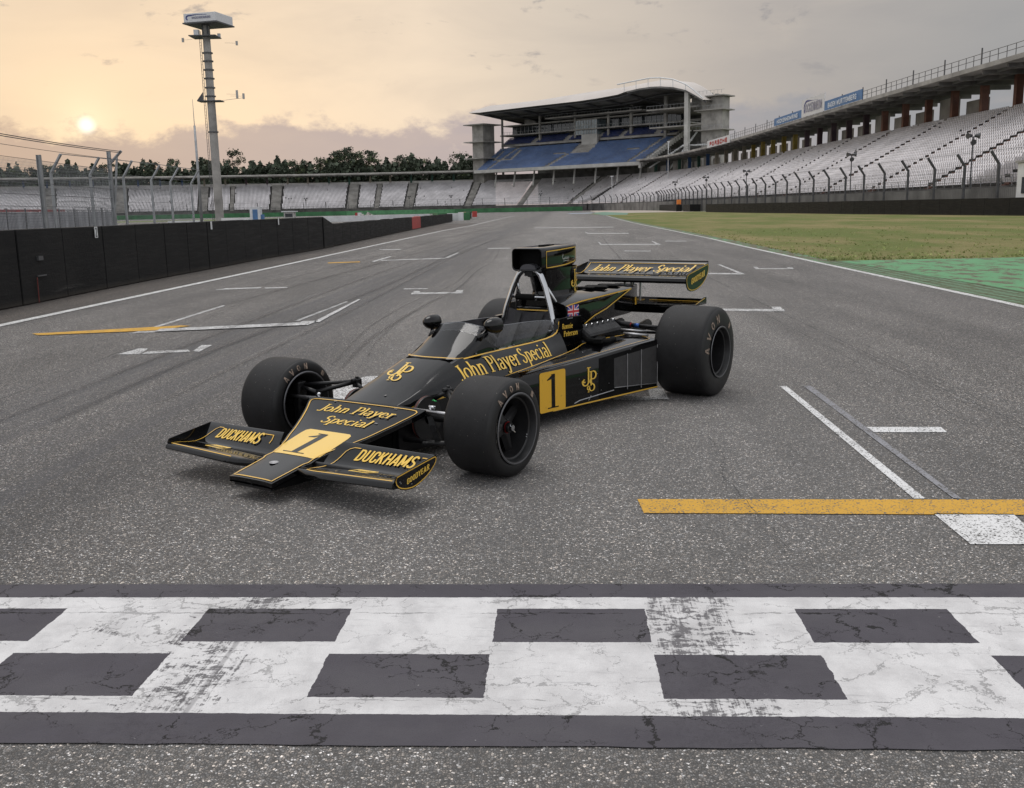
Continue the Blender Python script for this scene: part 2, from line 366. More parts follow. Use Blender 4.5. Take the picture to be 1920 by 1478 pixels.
    c = n.mix(n.m('MULTIPLY', ck, n.m('MULTIPLY_ADD', dark, .58, .40)), c, (.020, .019, .020))
    stone = n.m('MINIMUM', n.vor(P, 136, 'DISTANCE_TO_EDGE', 'Distance'), .25)
    h = n.m('SUBTRACT', n.m('ADD', n.m('MULTIPLY', hi, .15), n.m('ADD', n.m('MULTIPLY', stone, .30), n.m('MULTIPLY', n.m('SUBTRACT', 1., wear), .10))), ck)
    n.out(c, n.ss(mid, .3, .7, .72, .88), 0, .22, normal=n.bump(h, .7, .006)); return m
M_start = start_mat()
# start line, in track coordinates (u right, v forward)
def uv(u, v): return (u * math.cos(TH) + v * math.sin(TH), -u * math.sin(TH) + v * math.cos(TH))
b = MB(); q = []
for k in range(130): q.append((lerp(-6.9, 6.0, k / 129), 2.308))
wobr = random.Random(8)
lo_ = [uv(u, v + wobr.uniform(-.004, .004)) for u, v in q]; hi_ = [uv(u, 3.414 + wobr.uniform(-.004, .004)) for u, v in q]
b.grid([[(x, y, .008) for x, y in lo_], [(x, y, .008) for x, y in hi_]]); b.build('start_line', M_start, kind='structure', fix=False)
# white edge lines, verges
ribbon('track_edge_line_left', dense(WL0, 3), .16, .012, M_line); ribbon('track_edge_line_right', dense(WR, 3), .13, .008, M_line)
wall_xy = [(-7.72, 2), (-7.62, 14.6), (-7.64, 20), (-7.50, 25), (-7.36, 30), (-6.95, 37.3), (-6.85, 63.4), (-6.5, 98)]
def wx(y): return interp(y, [p[1] for p in wall_xy], [p[0] for p in wall_xy])
def lx(y): return interp(y, [p[1] for p in WL0], [p[0] for p in WL0])
ys = [-4, 2, 8, 12, 16, 20, 25, 30, 37, 50, 65, 80, 97]
b = MB(); b.grid([[(lx(y) - .06, y, .008) for y in ys], [(wx(y) - .3, y, .008) for y in ys]]); b.build('road_verge', M_verge, kind='structure')
G = {
'w_long': [[2.019, 7.289], [2.069, 7.283], [1.901, 4.372], [1.848, 4.376]],
'w_block': [[1.844, 4.15], [2.181, 4.121], [2.112, 3.731], [1.822, 3.748]],
'grey_long': [[2.193, 7.281], [2.251, 7.274], [2.062, 4.353], [2.029, 4.372]],
'w_short': [[2.164, 5.865], [2.601, 5.826], [2.576, 5.684], [2.157, 5.721]],
'yellow_r': [[0.58, 4.454], [0.581, 4.24], [2.376, 4.093], [2.428, 4.319]],
'b1a': [[0.732, 6.979], [0.998, 6.981], [0.987, 6.852], [0.721, 6.88]],
'b1b': [[1.017, 7.288], [1.133, 7.253], [1.114, 6.839], [0.987, 6.852]],
'b2a': [[2.736, 12.978], [3.554, 12.747], [3.482, 12.46], [2.728, 12.705]],
'b2b': [[3.466, 13.045], [3.58, 13.022], [3.491, 12.492], [3.368, 12.515]],
'b3a': [[4.753, 22.635], [4.81, 22.615], [4.603, 19.277], [4.521, 19.46]],
'b3b': [[3.998, 19.896], [4.573, 19.687], [4.594, 19.28], [3.931, 19.559]],
'b4a': [[5.23, 21.059], [5.977, 20.812], [5.905, 20.559], [5.166, 20.8]],
'b4b': [[5.297, 21.519], [5.383, 21.49], [5.249, 20.773], [5.187, 20.794]],
'b4c': [[5.916, 21.116], [6.02, 21.081], [5.916, 20.556], [5.824, 20.586]],
'b5a': [[3.381, 36.737], [5.416, 35.601], [5.309, 34.772], [3.319, 35.854]],
'b5b': [[3.461, 38.73], [3.5, 38.707], [3.374, 35.824], [3.301, 35.864]],
'b5c': [[5.539, 38.736], [5.577, 38.713], [5.326, 34.762], [5.188, 34.837]],
'b6': [[3.565, 30.829], [4.331, 30.392], [4.266, 29.93], [3.511, 30.354]],
'b7': [[6.078, 38.726], [6.808, 38.278], [6.707, 37.595], [5.97, 38.038]],
'b8a': [[4.136, 52.57], [6.113, 50.977], [5.997, 49.566], [4.047, 51.091]],
'b8b': [[4.227, 55.378], [4.266, 55.345], [4.124, 51.031], [4.021, 51.111]],
'b9': [[1.755, 69.551], [7.038, 67.086], [6.86, 65.388], [1.708, 67.728]],
'yellow_l': [[-5.694, 11.651], [-5.536, 11.477], [-4.262, 11.729], [-3.964, 12.138], [-4.102, 12.217]],
'l1a': [[-4.428, 12.104], [-4.358, 12.038], [-4.29, 14.805], [-4.348, 14.925]],
'l1b': [[-4.489, 11.485], [-4.415, 11.885], [-4.243, 11.857], [-4.205, 11.566]],
'l1c': [[-4.205, 11.566], [-4.243, 11.857], [-2.522, 12.291], [-2.506, 11.947]],
'l1d': [[-2.668, 11.975], [-2.63, 12.428], [-2.439, 12.454], [-2.478, 11.97]],
'l1f': [[-2.478, 12.342], [-2.397, 12.269], [-2.337, 15.389], [-2.382, 15.462]],
'l1e': [[-2.76, 12.5], [-2.70, 12.5], [-2.475, 15.054], [-2.53, 15.153]],
'l2a': [[-3.934, 9.744], [-3.872, 10.152], [-3.766, 10.137], [-3.699, 9.712]],
'l2b': [[-3.69, 9.927], [-3.311, 9.995], [-3.226, 9.832], [-3.69, 9.732]],
'l2c': [[-3.22, 9.876], [-3.271, 10.328], [-3.153, 10.311], [-3.137, 9.819]],
'l3a': [[-5.375, 17.955], [-5.274, 18.354], [-4.631, 18.48], [-4.598, 18.186], [-5.179, 18.05]],
'l3b': [[-4.552, 18.36], [-4.129, 18.379], [-4.092, 18.121], [-4.488, 18.097]],
'l4': [[-1.878, 17.452], [-1.44, 17.402], [-1.435, 17.226], [-1.859, 17.273]],
'l5a': [[-1.659, 16.52], [-0.788, 16.48], [-0.773, 16.197], [-1.623, 16.19]],
'l5b': [[-1.638, 16.85], [-1.527, 16.82], [-1.516, 16.53], [-1.633, 16.53]],
'l5c': [[-0.914, 16.85], [-0.795, 16.82], [-0.791, 16.49], [-0.907, 16.49]],
'l6a': [[-3.773, 27.196], [-3.609, 30.012], [-3.53, 29.747], [-3.658, 26.881]],
'l6b': [[-3.598, 27.891], [-1.908, 28.421], [-1.76, 27.998], [-3.557, 27.448]],
'l6c': [[-1.847, 28.45], [-1.643, 31.632], [-1.583, 31.454], [-1.727, 28.2]],
'yellow_f': [[-4.954, 27.09], [-4.123, 27.382], [-4.05, 26.892], [-4.877, 26.666]],
'l8': [[-4.651, 35.734], [-3.868, 35.587], [-3.8, 34.957], [-4.581, 35.195]],
'w_under': [[-1.436, 7.227], [-1.374, 7.812], [-1.202, 8.124], [-1.057, 8.106], [-1.079, 7.541], [-1.186, 6.918]],
'l9': [[-0.742, 34.936], [0.046, 34.777], [0.044, 34.175], [-0.728, 34.283]]}
b = MB()
for i, (k, v) in enumerate(G.items()):
    b.i = 1 if k.startswith('yellow') else (2 if k == 'grey_long' else (0 if k in ('w_long', 'w_block', 'w_short') else 3))
    z = .012 if k in ('l1d', 'l1f', 'b1b', 'b3a', 'b5b', 'b5c', 'b2b', 'b4b', 'b4c', 'b8b', 'yellow_l', 'l6a', 'l6c') else .008
    if k in ('l1c',): z = .016
    b.add([(x, y, z) for x, y in v], [tuple(range(len(v)))])
b.build('road_markings', [M_white, M_yel, M_grey, M_white_far], kind='structure')
# tyre marks, seams and cracks in the asphalt
def mark_mat(name, col, lo, hi, sx=8):
    m, n = newmat(name); P = n.pos(); T = tracked(n, P)
    a = n.ss(n.noise(n.map(T, (sx, .5, 1)), 2.5, 5, .7), .25, .6, lo, hi); a = n.m('MULTIPLY', a, n.ss(n.vor(P, 118, 'F1', 'Distance'), .1, .6, 1.1, .5))
    n.out(col, .6, 0, .4, alpha=a); return m
M_skid = mark_mat('tyre_rubber_mark', (.045, .044, .047), .12, .52)
M_seam = mark_mat('seam_crack', (.02, .02, .02), .15, .95, 2)
def smooth_pts(pts, k=6):
    o = []
    P = [pts[0]] + list(pts) + [pts[-1]]
    for i in range(1, len(P) - 2):
        p0, p1, p2, p3 = [np.array(q, float) for q in P[i - 1:i + 3]]
        for j in range(k):
            t = j / k; o.append(tuple(.5 * ((2 * p1) + (-p0 + p2) * t + (2 * p0 - 5 * p1 + 4 * p2 - p3) * t * t + (-p0 + 3 * p1 - 3 * p2 + p3) * t ** 3)))
    return o + [tuple(pts[-1])]
skids = [([(-1.609, 8.651), (-1.671, 10.449), (-1.645, 12.494), (-1.436, 15.015), (-1.035, 18.094), (-0.866, 22.87), (-0.60, 27.656), (-0.50, 33.787)], .05),
         ([(-1.487, 8.489), (-1.522, 10.014), (-1.437, 11.877), (-1.221, 14.38), (-0.886, 17.441), (-0.72, 21.842), (-0.42, 26.182), (-0.32, 33.681)], .10),
         ([(-1.351, 9.187), (-1.409, 10.41), (-1.34, 13.089), (-0.90, 15.345), (-0.562, 18.627)], .04),
         ([(-3.1, 6.5), (-3.0, 10), (-2.3, 18), (-1.9, 28), (-1.2, 45), (.2, 70)], .16), ([(-3.5, 6.5), (-3.35, 12), (-2.9, 22), (-2.1, 34), (-1.4, 50), (0, 75)], .13),
         ([(-2.6, 7), (-2.2, 14), (-1.5, 30), (.4, 60), (2.4, 80)], .09), ([(-4.4, 14), (-3.6, 24), (-2.2, 40), (-.7, 60), (1.8, 90)], .14),
         ([(-4.8, 18), (-4.0, 30), (-3.1, 46), (-1.6, 66), (1.4, 100)], .12), ([(-2.0, 24), (-.9, 40), (.6, 52), (1.8, 58), (3.6, 75)], .14), ([(2.2, 16), (2.9, 26), (4.0, 42), (5.9, 66)], .08)]
b = MB()
for i, (p, wd_) in enumerate(skids):
    p = smooth_pts(p); L = []; Q = []; wd_ *= .62
    for j in range(len(p)):
        a = Vector(p[max(j - 1, 0)]); c = Vector(p[min(j + 1, len(p) - 1)]); t = (c - a).normalized(); nn = Vector((t.y, -t.x)); q = Vector(p[j])
        ww = wd_ * (.35 + .65 * math.sin(pi * min(1, (j + 2) / len(p) * 1.2)))
        z = .018 + i * .0012
        L.append((*(q - nn * ww / 2), z)); Q.append((*(q + nn * ww / 2), z))
    b.grid([L, Q])
b.build('tyre_marks', M_skid, kind='structure')
random.seed(4)
b = MB()
def crackline(pts, wd_, jit, z, step=.25):
    p = dense(pts, step); L = []; Q = []; ox = 0
    for j, q in enumerate(p):
        ox = ox * .8 + random.uniform(-jit, jit); ww = wd_ * random.uniform(.25, 1.3)
        a = Vector(p[max(j - 1, 0)]); c = Vector(p[min(j + 1, len(p) - 1)]); t = (c - a).normalized(); nn = Vector((t.y, -t.x)); qq = Vector(q) + nn * ox
        L.append((*(qq - nn * ww / 2), z)); Q.append((*(qq + nn * ww / 2), z))
    b.grid([L, Q])
crackline([(-3.839, 6.2), (-3.84, 8.084), (-3.93, 10.161), (-4.08, 13.672), (-4.10, 16.996), (-3.95, 18.872), (-3.7, 20.689), (-3.3, 30), (-2.2, 50)], .016, .004, .032, .4)
crackline([(5.2, 36), (4.4, 27), (3.80, 20), (3.459, 14.385), (3.277, 10.625), (3.148, 8.344), (3.069, 6.334), (3.016, 4.2)], .014, .006, .033, .3)
crackline([(3.12, 12), (2.93, 8.4), (2.8, 6.4), (2.72, 4.6)], .007, .006, .034, .3); crackline([(3.36, 9.5), (3.2, 7.2), (3.1, 6.1)], .008, .006, .0345, .2)
crackline([(1.144, 5.576), (1.113, 5.205), (1.064, 4.932), (1.046, 4.249), (1.064, 3.952), (1.06, 3.693), (1.10, 3.45)], .009, .012, .035, .05)
crackline([(-.9, 4.6), (-1.05, 4.1), (-1.2, 3.7), (-1.22, 3.45)], .006, .010, .036, .05)
crackline([(2.5, 4.4), (2.43, 4.1), (2.3, 3.9), (2.05, 3.8)], .006, .010, .0365, .05)
crackline([(4.9, 14.3), (5.3, 14.1), (5.5, 14.15)], .02, .01, .037, .1); crackline([(3.9, 14.2), (4.15, 14.25)], .02, .01, .037, .1)
b.build('asphalt_cracks', M_seam, kind='structure')
# grass infield right of the track, green painted run-off
def rx(y): return interp(y, [p[1] for p in WR], [p[0] for p in WR])
RW = [(44.6, 30), (41.8, 60), (40.4, 78), (37.6, 109), (35.9, 150), (35.7, 182), (37.5, 205), (37.6, 300), (36, 340)]
def wrx(y): return interp(y, [p[1] for p in RW], [p[0] for p in RW])
ys = [23.1, 28, 36, 50, 70, 95, 120, 160, 200]
b = MB(); b.grid([[(rx(y) + lerp(.55, .5, (y - 23) / 180), y, .010) for y in ys], [(wrx(y) + .0, y, .010) for y in ys]]); b.build('grass_field', M_grass, kind='structure')
def green_mat(name, g=(.12, .30, .145), amt=.62, rough=.75):
    m, n = newmat(name); P = n.pos(); T = tracked(n, P)
    a = n.noise(n.map(T, (1, .5, 1)), 2.6, 8, .78, .3); h = n.noise(P, 30, 4, .7)
    c = n.mix(n.ss(n.noise(P, 1.2, 4, .6), .3, .7, 0, .3), g, tuple(v * .7 for v in g))
    k = n.ss(a, .64 - amt * .22, .70 - amt * .22)
    # more wear close to the white line
    c = n.mix(k, c, n.mix(n.ss(h, .3, .7), (.07, .075, .035), (.16, .135, .10)))
    n.out(c, rough, 0, .3, normal=n.bump(n.m('ADD', h, n.m('MULTIPLY', a, 2)), .6, .02)); return m
def paver_mat():
    m, n = newmat('green_grass_pavers'); P = n.pos(); T = tracked(n, P)
    g = n.new('ShaderNodeTexBrick'); n.put(g.inputs['Vector'], T); g.offset = 0; g.inputs['Scale'].default_value = 1; g.inputs['Brick Width'].default_value = .19; g.inputs['Row Height'].default_value = .19
    g.inputs['Mortar Size'].default_value = .05; g.inputs['Mortar Smooth'].default_value = .3; g.inputs['Bias'].default_value = 0
    g.inputs['Color1'].default_value = (.05, .055, .025, 1); g.inputs['Color2'].default_value = (.10, .085, .05, 1); g.inputs['Mortar'].default_value = (.125, .20, .125, 1)
    a = n.noise(P, 3, 6, .7)
    n.out(n.mix(n.ss(a, .52, .62), g.outputs[0], (.085, .085, .045)), .85, 0, .2, normal=n.bump(g.outputs['Fac'], .5, .02)); return m
ys = [-2, 6, 11, 14, 17, 20, 23.1]
pw = lambda y: interp(y, [0, 12, 23], [1.2, .95, .5])
b = MB(); b.grid([[(rx(y) + .065, y, .008) for y in ys], [(rx(y) + .065 + pw(y), y, .008) for y in ys]]); b.build('grass_paver_strip', paver_mat(), kind='structure')
b = MB(); b.grid([[(rx(y) + .065 + pw(y), y, .012) for y in ys], [(30, y, .012) for y in ys]]); b.build('green_runoff', green_mat('green_painted_asphalt'), kind='structure')
ys = [23.1, 30, 40, 52, 60, 75, 100, 150, 200]
b = MB(); b.grid([[(rx(y) + .065, y, .008) for y in ys], [(rx(y) + lerp(.55, .5, (y - 23) / 180), y, .008) for y in ys]]); b.build('green_edge_strip', green_mat('green_edge', amt=.95), kind='structure')
sheet('gravel_trap', [(17.3, 200), (37.5, 200), (42, 345), (28, 345), (20.5, 235)], .012, mat('gravel', (.38, .33, .28), .95, var=.15, vs=.6))
sheet('green_runoff_far', [(15.3, 160), (19, 160), (24, 200), (24, 250), (20.5, 235), (17, 200)], .016, mat('green_far', (.12, .22, .16), .8, var=.2, vs=.3))
sheet('pale_runoff_far', [(12, 205), (17, 205), (19.8, 232), (14.5, 232)], .016, mat('pale_blue_paint', (.30, .34, .40), .8, var=.1, vs=.3))
# far infield strips left of the pit wall
sheet('grass_strip', [(-190, 215), (-22, 215), (-18, 262), (-190, 262)], .010, mat('grass_far', (.105, .135, .04), .95, var=.25, vs=.08))
sheet('service_road', [(-190, 262), (-16, 262), (-12, 300), (-190, 300)], .012, M_old)
sheet('grass_bank', [(-230, 372), (60, 372), (60, 384), (-230, 384)], .02, mat('grass_bank', (.10, .12, .045), .95, var=.3, vs=.1))
# grass tufts: low blades along the edges of the field (uncountable)
rng = np.random.default_rng(5)
nT = 2600; yy = 23.3 + (rng.random(nT) ** 3.0) * 30; xx = np.array([rx(y) for y in yy]) + .45 + (rng.random(nT) ** 1.7) * np.array([wrx(y) - rx(y) - 1 for y in yy])
V = []; F = []
for x, y in zip(xx, yy):
    h = rng.uniform(.02, .07) * (1.6 if rng.random() < .06 else 1)
    for _ in range(3):
        a = rng.uniform(0, 2 * pi); w_ = rng.uniform(.012, .03); l = rng.uniform(-.04, .04, 2); c = (math.cos(a) * w_, math.sin(a) * w_); px, py = x + rng.uniform(-.06, .06), y + rng.uniform(-.06, .06)
        k = len(V); V += [(px - c[0], py - c[1], .008), (px + c[0], py + c[1], .008), (px + l[0], py + l[1], h)]; F.append((k, k + 1, k + 2))
npmesh('grass', V, F, mat('grass_blade', (.26, .30, .10), .8, var=.25, vs=.5), kind='stuff')
#@@STADIUM
# ================================================================== STADIUM AND SURROUNDINGS
M_conc = mat('concrete', (.33, .315, .295), .85, var=.18, vs=.35, bs=3, bst=.3)
M_concd = mat('dark_concrete', (.16, .155, .15), .9, var=.25, vs=.3, bs=3, bst=.3)
M_concl = mat('pale_concrete', (.46, .45, .43), .8, var=.1, vs=.3)
M_steel = mat('galvanised_steel', (.33, .34, .35), .5, .6, var=.1, vs=2)
M_steeld = mat('dark_steel', (.10, .10, .105), .55, .4, var=.15)
def beltmat():
    m, n = newmat('black_rubber_belt'); P = n.pos(); g = n.noise(n.map(P, (1, .5, 9)), 1.6, 6, .72, .3); f = n.noise(P, 1.1, 4, .6); z = n.sep(P)[2]; h = n.noise(n.map(P, (3, 3, .6)), 2.2, 5, .7)
    c = n.mix(n.ss(f, .3, .7), (.0065, .0065, .007), (.012, .0118, .012)); low = n.ss(z, .55, .1)
    c = n.mix(n.m('MULTIPLY', n.ss(g, .52, .74), n.m('MULTIPLY_ADD', low, .75, .30)), c, (.050, .047, .045)); c = n.mix(n.ss(h, .60, .80, 0, .35), c, (.03, .028, .026)); c = n.mix(n.m('MULTIPLY', n.ss(z, .14, .0), .7), c, (.055, .048, .04))
    n.out(c, n.ss(g, .3, .7, .55, .8), 0, .24, normal=n.bump(n.m('ADD', g, n.noise(P, 14, 4, .7)), .25, .02)); return m
M_blackr = beltmat()
M_seatw = mat('white_seat', (.66, .635, .65), .5, var=.10, vs=.25, rv=.2)
M_seatb = mat('blue_seat', (.095, .165, .34), .5, var=.16, vs=.15)
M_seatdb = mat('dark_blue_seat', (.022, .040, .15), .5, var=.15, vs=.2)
M_red = mat('red_paint', (.42, .045, .04), .5, var=.15, vs=2)
M_greenp = mat('green_barrier_paint', (.04, .155, .06), .6, var=.18, vs=.5)
M_whitep = mat('white_metal', (.68, .69, .70), .45, var=.06, vs=1)
M_glass = mat('dark_glass', (.02, .025, .03), .08, spec=.6, var=.3, vs=.3)
M_glassl = mat('reflecting_glass', (.20, .24, .26), .15, spec=.8, var=.3, vs=.3)
M_banner = mat('blue_banner', (.085, .19, .38), .6, var=.1, vs=.8)
M_navy = mat('navy_paint', (.03, .05, .20), .5)
M_membrane = mat('white_membrane', (.52, .475, .44), .6, var=.05, vs=.1)
# --- plan of the bowl
BP = smooth_pts([(48.5, 40), (47.6, 75), (47.0, 110), (46.2, 150), (46.0, 200), (45.8, 250), (43.8, 300), (37.5, 345), (24, 378), (4, 394), (-30, 403), (-80, 402), (-140, 390), (-200, 366), (-245, 335)], 10)
BP = np.array(BP)
def resample(P, step):
    d = np.r_[0, np.cumsum(np.hypot(*np.diff(P, axis=0).T))]; s = np.arange(0, d[-1], step)
    return np.stack([np.interp(s, d, P[:, 0]), np.interp(s, d, P[:, 1])], 1), s, d
BPs, BS, _ = resample(BP, 1.0)
TT = np.gradient(BPs, axis=0); TT /= np.linalg.norm(TT, axis=1)[:, None]; NN = np.stack([TT[:, 1], -TT[:, 0]], 1)   # outward = right of travel
def off(wd_): return BPs + NN * wd_
def sidx(x, y): return int(np.argmin(np.hypot(BPs[:, 0] - x, BPs[:, 1] - y)))
S_SPLIT = sidx(30, 368)          # right stand before, far curve stand after
NR, RUN, RISE, Z0 = 24, .76, .425, 2.9
def seat_proto():
    # local: x along the row, y outward (back), z up
    v = []; f = []
    def bx(x0, x1, y0, y1, z0, z1, sh=0):
        b_ = len(v)
        for (x, y, z) in [(x0, y0, z0), (x1, y0, z0), (x1, y1, z0), (x0, y1, z0)]: v.append((x, y, z))
        for (x, y, z) in [(x0, y0 + sh, z1), (x1, y0 + sh, z1), (x1, y1 + sh, z1), (x0, y1 + sh, z1)]: v.append((x, y, z))
        f.extend([tuple(b_ + i for i in q) for q in ((0, 1, 5, 4), (1, 2, 6, 5), (2, 3, 7, 6), (3, 0, 4, 7), (4, 5, 6, 7))])
    bx(-.18, .18, 0, .38, .30, .36); bx(-.18, .18, .36, .40, .33, .76, .08)
    return np.array(v), np.array(f)
SV, SF = seat_proto()
def seat_mesh(pts, ux, uy, name, m, parent, stuff=True, sc=1):
    """pts (n,3) seat positions, ux (n,2) row directions, uy (n,2) outward"""
    n_ = len(pts); v = SV * sc
    V = pts[:, None, :] + np.concatenate([ux[:, None, :] * v[None, :, :1] + uy[:, None, :] * v[None, :, 1:2], np.repeat(v[None, :, 2:3], n_, 0)], 2)
    F = SF[None] + (np.arange(n_) * len(SV))[:, None, None]
    return npmesh(name, V.reshape(-1, 3), F.reshape(-1, 4), m, parent, 'stuff' if stuff else None)
_seat_me = {}
def seat_single(p, ux, uy, m, parent, sc=1):
    k = m.name
    if k not in _seat_me:
        me = bpy.data.meshes.new('seat'); me.from_pydata([tuple(a * sc) for a in SV], [], [tuple(int(i) for i in q) for q in SF]); me.materials.append(m); _seat_me[k] = me
    o = bpy.data.objects.new('seat', _seat_me[k]); C.objects.link(o); o.parent = parent
    o.location = p; o.rotation_euler = (0, 0, math.atan2(ux[1], ux[0])); return o
def loftline(b, i0, i1, profile, step=3):
    """profile: list of (offset, z); surface along the bowl plan between sample indices"""
    idx = list(range(i0, i1, step)) + [i1]
    b.grid([[(*(BPs[i] + NN[i] * w_), z) for i in idx] for w_, z in profile])
def bowl_part(i0, i1, label, aisles, m_aisle):
    s0, s1 = BS[i0], BS[i1]; c = BPs[i0]
    T = thing('grandstand', label, 'grandstand')
    b = MB()
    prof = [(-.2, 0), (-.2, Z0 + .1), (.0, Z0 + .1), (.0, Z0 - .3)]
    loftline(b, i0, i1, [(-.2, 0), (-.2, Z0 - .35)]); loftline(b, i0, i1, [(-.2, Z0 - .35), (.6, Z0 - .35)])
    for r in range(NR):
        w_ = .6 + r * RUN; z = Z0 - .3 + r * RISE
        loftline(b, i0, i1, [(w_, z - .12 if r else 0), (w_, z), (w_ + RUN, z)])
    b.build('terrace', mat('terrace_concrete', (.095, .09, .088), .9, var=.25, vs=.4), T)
    pts = []; ux = []; uy = []; dd = []
    A = np.array(aisles)
    for r in range(NR):
        w_ = .6 + r * RUN + .12; z = Z0 - .3 + r * RISE
        O = off(w_); d = np.r_[0, np.cumsum(np.hypot(*np.diff(O, axis=0).T))]; s = np.arange(d[i0] + .4, d[i1] - .3, .52)
        X = np.interp(s, d, O[:, 0]); Y = np.interp(s, d, O[:, 1]); sb = np.interp(s, d, BS); ti = np.clip(np.searchsorted(d, s), 0, len(TT) - 1)
        keep = np.ones(len(s), bool)
        for a_, hw in A: keep &= np.abs(sb - a_) > hw
        keep &= rng.random(len(s)) > .004
        X, Y, ti = X[keep], Y[keep], ti[keep]
        pts.append(np.stack([X, Y, np.full(len(X), z)], 1)); ux.append(TT[ti]); uy.append(NN[ti])
    pts = np.concatenate(pts); ux = np.concatenate(ux); uy = np.concatenate(uy)
    vis = np.abs(pts[:, 0] / np.maximum(pts[:, 1], 1)) < .53
    near = np.argsort(np.where(vis, np.hypot(pts[:, 0], pts[:, 1]), 1e9))[:100]; msk = np.ones(len(pts), bool); msk[near] = False
    seat_mesh(pts[msk], ux[msk], uy[msk], 'seats', M_seatw, T)
    for i in near: seat_single(pts[i], ux[i], uy[i], M_seatw, T)
    # stairs: stepped blocks that stand a little proud of the terrace
    for a_, hw in aisles:
        b = MB()
        i = int(np.clip(np.searchsorted(BS, a_), i0, i1)); t = TT[i]; nn = NN[i]; ax = Matrix(((t[0], nn[0], 0), (t[1], nn[1], 0), (0, 0, 1)))
        for r in range(NR):
            for h in (0, 1):
                w_ = .6 + r * RUN + h * RUN / 2; z = Z0 - .3 + r * RISE + h * RISE / 2
                p = BPs[i] + nn * (w_ + RUN / 4); b.box((p[0], p[1], z + .02), (hw * 1.5, RUN / 2 - .01, .22), ax=ax)
        b.build('stairs', m_aisle, T)
    return T
topw = .6 + NR * RUN; topz = Z0 - .3 + (NR - 1) * RISE
def bowl_back(T, i0, i1, col_idx, col_mats, roofz=17.0, roofw=(11.6, 25.5), zend=None, panels=True):
    b = MB(); loftline(b, i0, i1, [(topw, topz - .12), (topw + 3.2, topz - .10)]); loftline(b, i0, i1, [(topw + 3.2, topz - .1), (topw + 3.2, topz + 1.2)]);
    loftline(b, i0, i1, [(topw + 3.5, topz + 1.2), (topw + 3.5, 0)]); b.build('back_wall', M_concl, T)
    rb = MB()
    rz = lambda i: lerp(roofz, zend if zend else roofz, (i - i0) / (i1 - i0))
    idx = list(range(i0, i1, 3)) + [i1]
    ring = [[(*(BPs[i] + NN[i] * w_), rz(i) + z) for i in idx] for w_, z in ((roofw[0], .0), (roofw[0], .55), (roofw[1], .95), (roofw[1], .25), (roofw[0] + .5, -.05), (roofw[0], 0))]
    rb.grid(ring)
    for e in (0, -1): rb.add([rr[e] for rr in ring[:-1]], [(0, 1, 2, 3, 4)])
    roof = rb.build('roof', M_conc, T)
    bb = MB()
    for i in range(i0 + 2, i1, 6):
        ax = Matrix(((TT[i][0], NN[i][0], 0), (TT[i][1], NN[i][1], 0), (0, 0, 1))); p = BPs[i] + NN[i] * ((roofw[0] + roofw[1]) / 2)
        bb.box((p[0], p[1], rz(i) - .22), (.35, roofw[1] - roofw[0] - 1, .6), ax=ax)
    for w_ in (roofw[0] + 2.2, roofw[0] + 5.5):
        idx2 = idx; bb.grid([[(*(BPs[i] + NN[i] * (w_ + q[0])), rz(i) + q[1]) for i in idx2] for q in ((0, 0), (0, -.35), (.25, -.35), (.25, 0))])
    bb.build('roof_beam', M_concd, roof)
    for i, cm in zip(col_idx, col_mats):
        cb = MB(); ax = Matrix(((TT[i][0], NN[i][0], 0), (TT[i][1], NN[i][1], 0), (0, 0, 1))); p = BPs[i] + NN[i] * (topw + .6)
        h = rz(i) - topz + .1; cb.box((p[0], p[1], topz + h / 2 - .1), (.75, .95, h), ax=ax)
        cb.build('column', cm, T)
    return rz
def railing(T, i0, i1, w_, z, h=1.0, step=2, m=None, r=.03, name='railing', pan=False):
    b = MB(); idx = list(range(i0, i1, step))
    P = [(*(BPs[i] + NN[i] * w_), z(i) if callable(z) else z) for i in idx]
    for p in P: b.box((p[0], p[1], p[2] + h / 2), (r * 1.6, r * 1.6, h))
    for hh in (h, h * .55):
        b.tube([(p[0], p[1], p[2] + hh) for p in P], r, 4)
    if pan:
        for k, p in enumerate(P[::5]): b.box((p[0], p[1], p[2] + h * .75), (.14, .14, h * 1.5))
    b.build(name, m or M_steeld, T)
# right stand
colr = {}
def cm(name, c): return mat(name, c, .6, var=.15, vs=1)
C_red, C_or, C_pur, C_yel, C_bei, C_grn, C_blu = cm('column_red', (.20, .02, .025)), cm('column_orange', (.15, .062, .042)), cm('column_purple', (.055, .03, .04)), cm('column_yellow', (.26, .19, .035)), cm('column_beige', (.22, .19, .15)), cm('column_green', (.02, .07, .05)), cm('column_blue', (.02, .06, .16))
ai = [(BS[sidx(47, y)], .62) for y in (66, 81, 97, 114, 131, 150, 170, 190, 212, 236, 262, 290, 318, 346)]
T1 = bowl_part(sidx(48, 46), S_SPLIT, 'long white seated grandstand with a concrete roof behind the right hand barrier', ai, mat('stair_brown', (.13, .065, .05), .8, var=.2))
ci = [i for i in range(sidx(48, 50), S_SPLIT, 9)]
def ccol(i):
    y = BPs[i][1]
    return C_red if y < 130 else C_or if y < 178 else C_pur if y < 222 else C_yel if y < 268 else C_bei if y < 306 else (C_grn if (i // 9) % 2 else C_blu)
rz = bowl_back(T1, sidx(48, 46), S_SPLIT - 14, ci[:-1], [ccol(i) for i in ci[:-1]])
railing(T1, sidx(48, 46), S_SPLIT, -.1, Z0 - .35, 1.0, 2, M_steel, .035)
railing(T1, sidx(48, 46), S_SPLIT - 16, 11.9, 17.55, 1.35, 2, M_steeld, .04, 'roof_railing', pan=True)
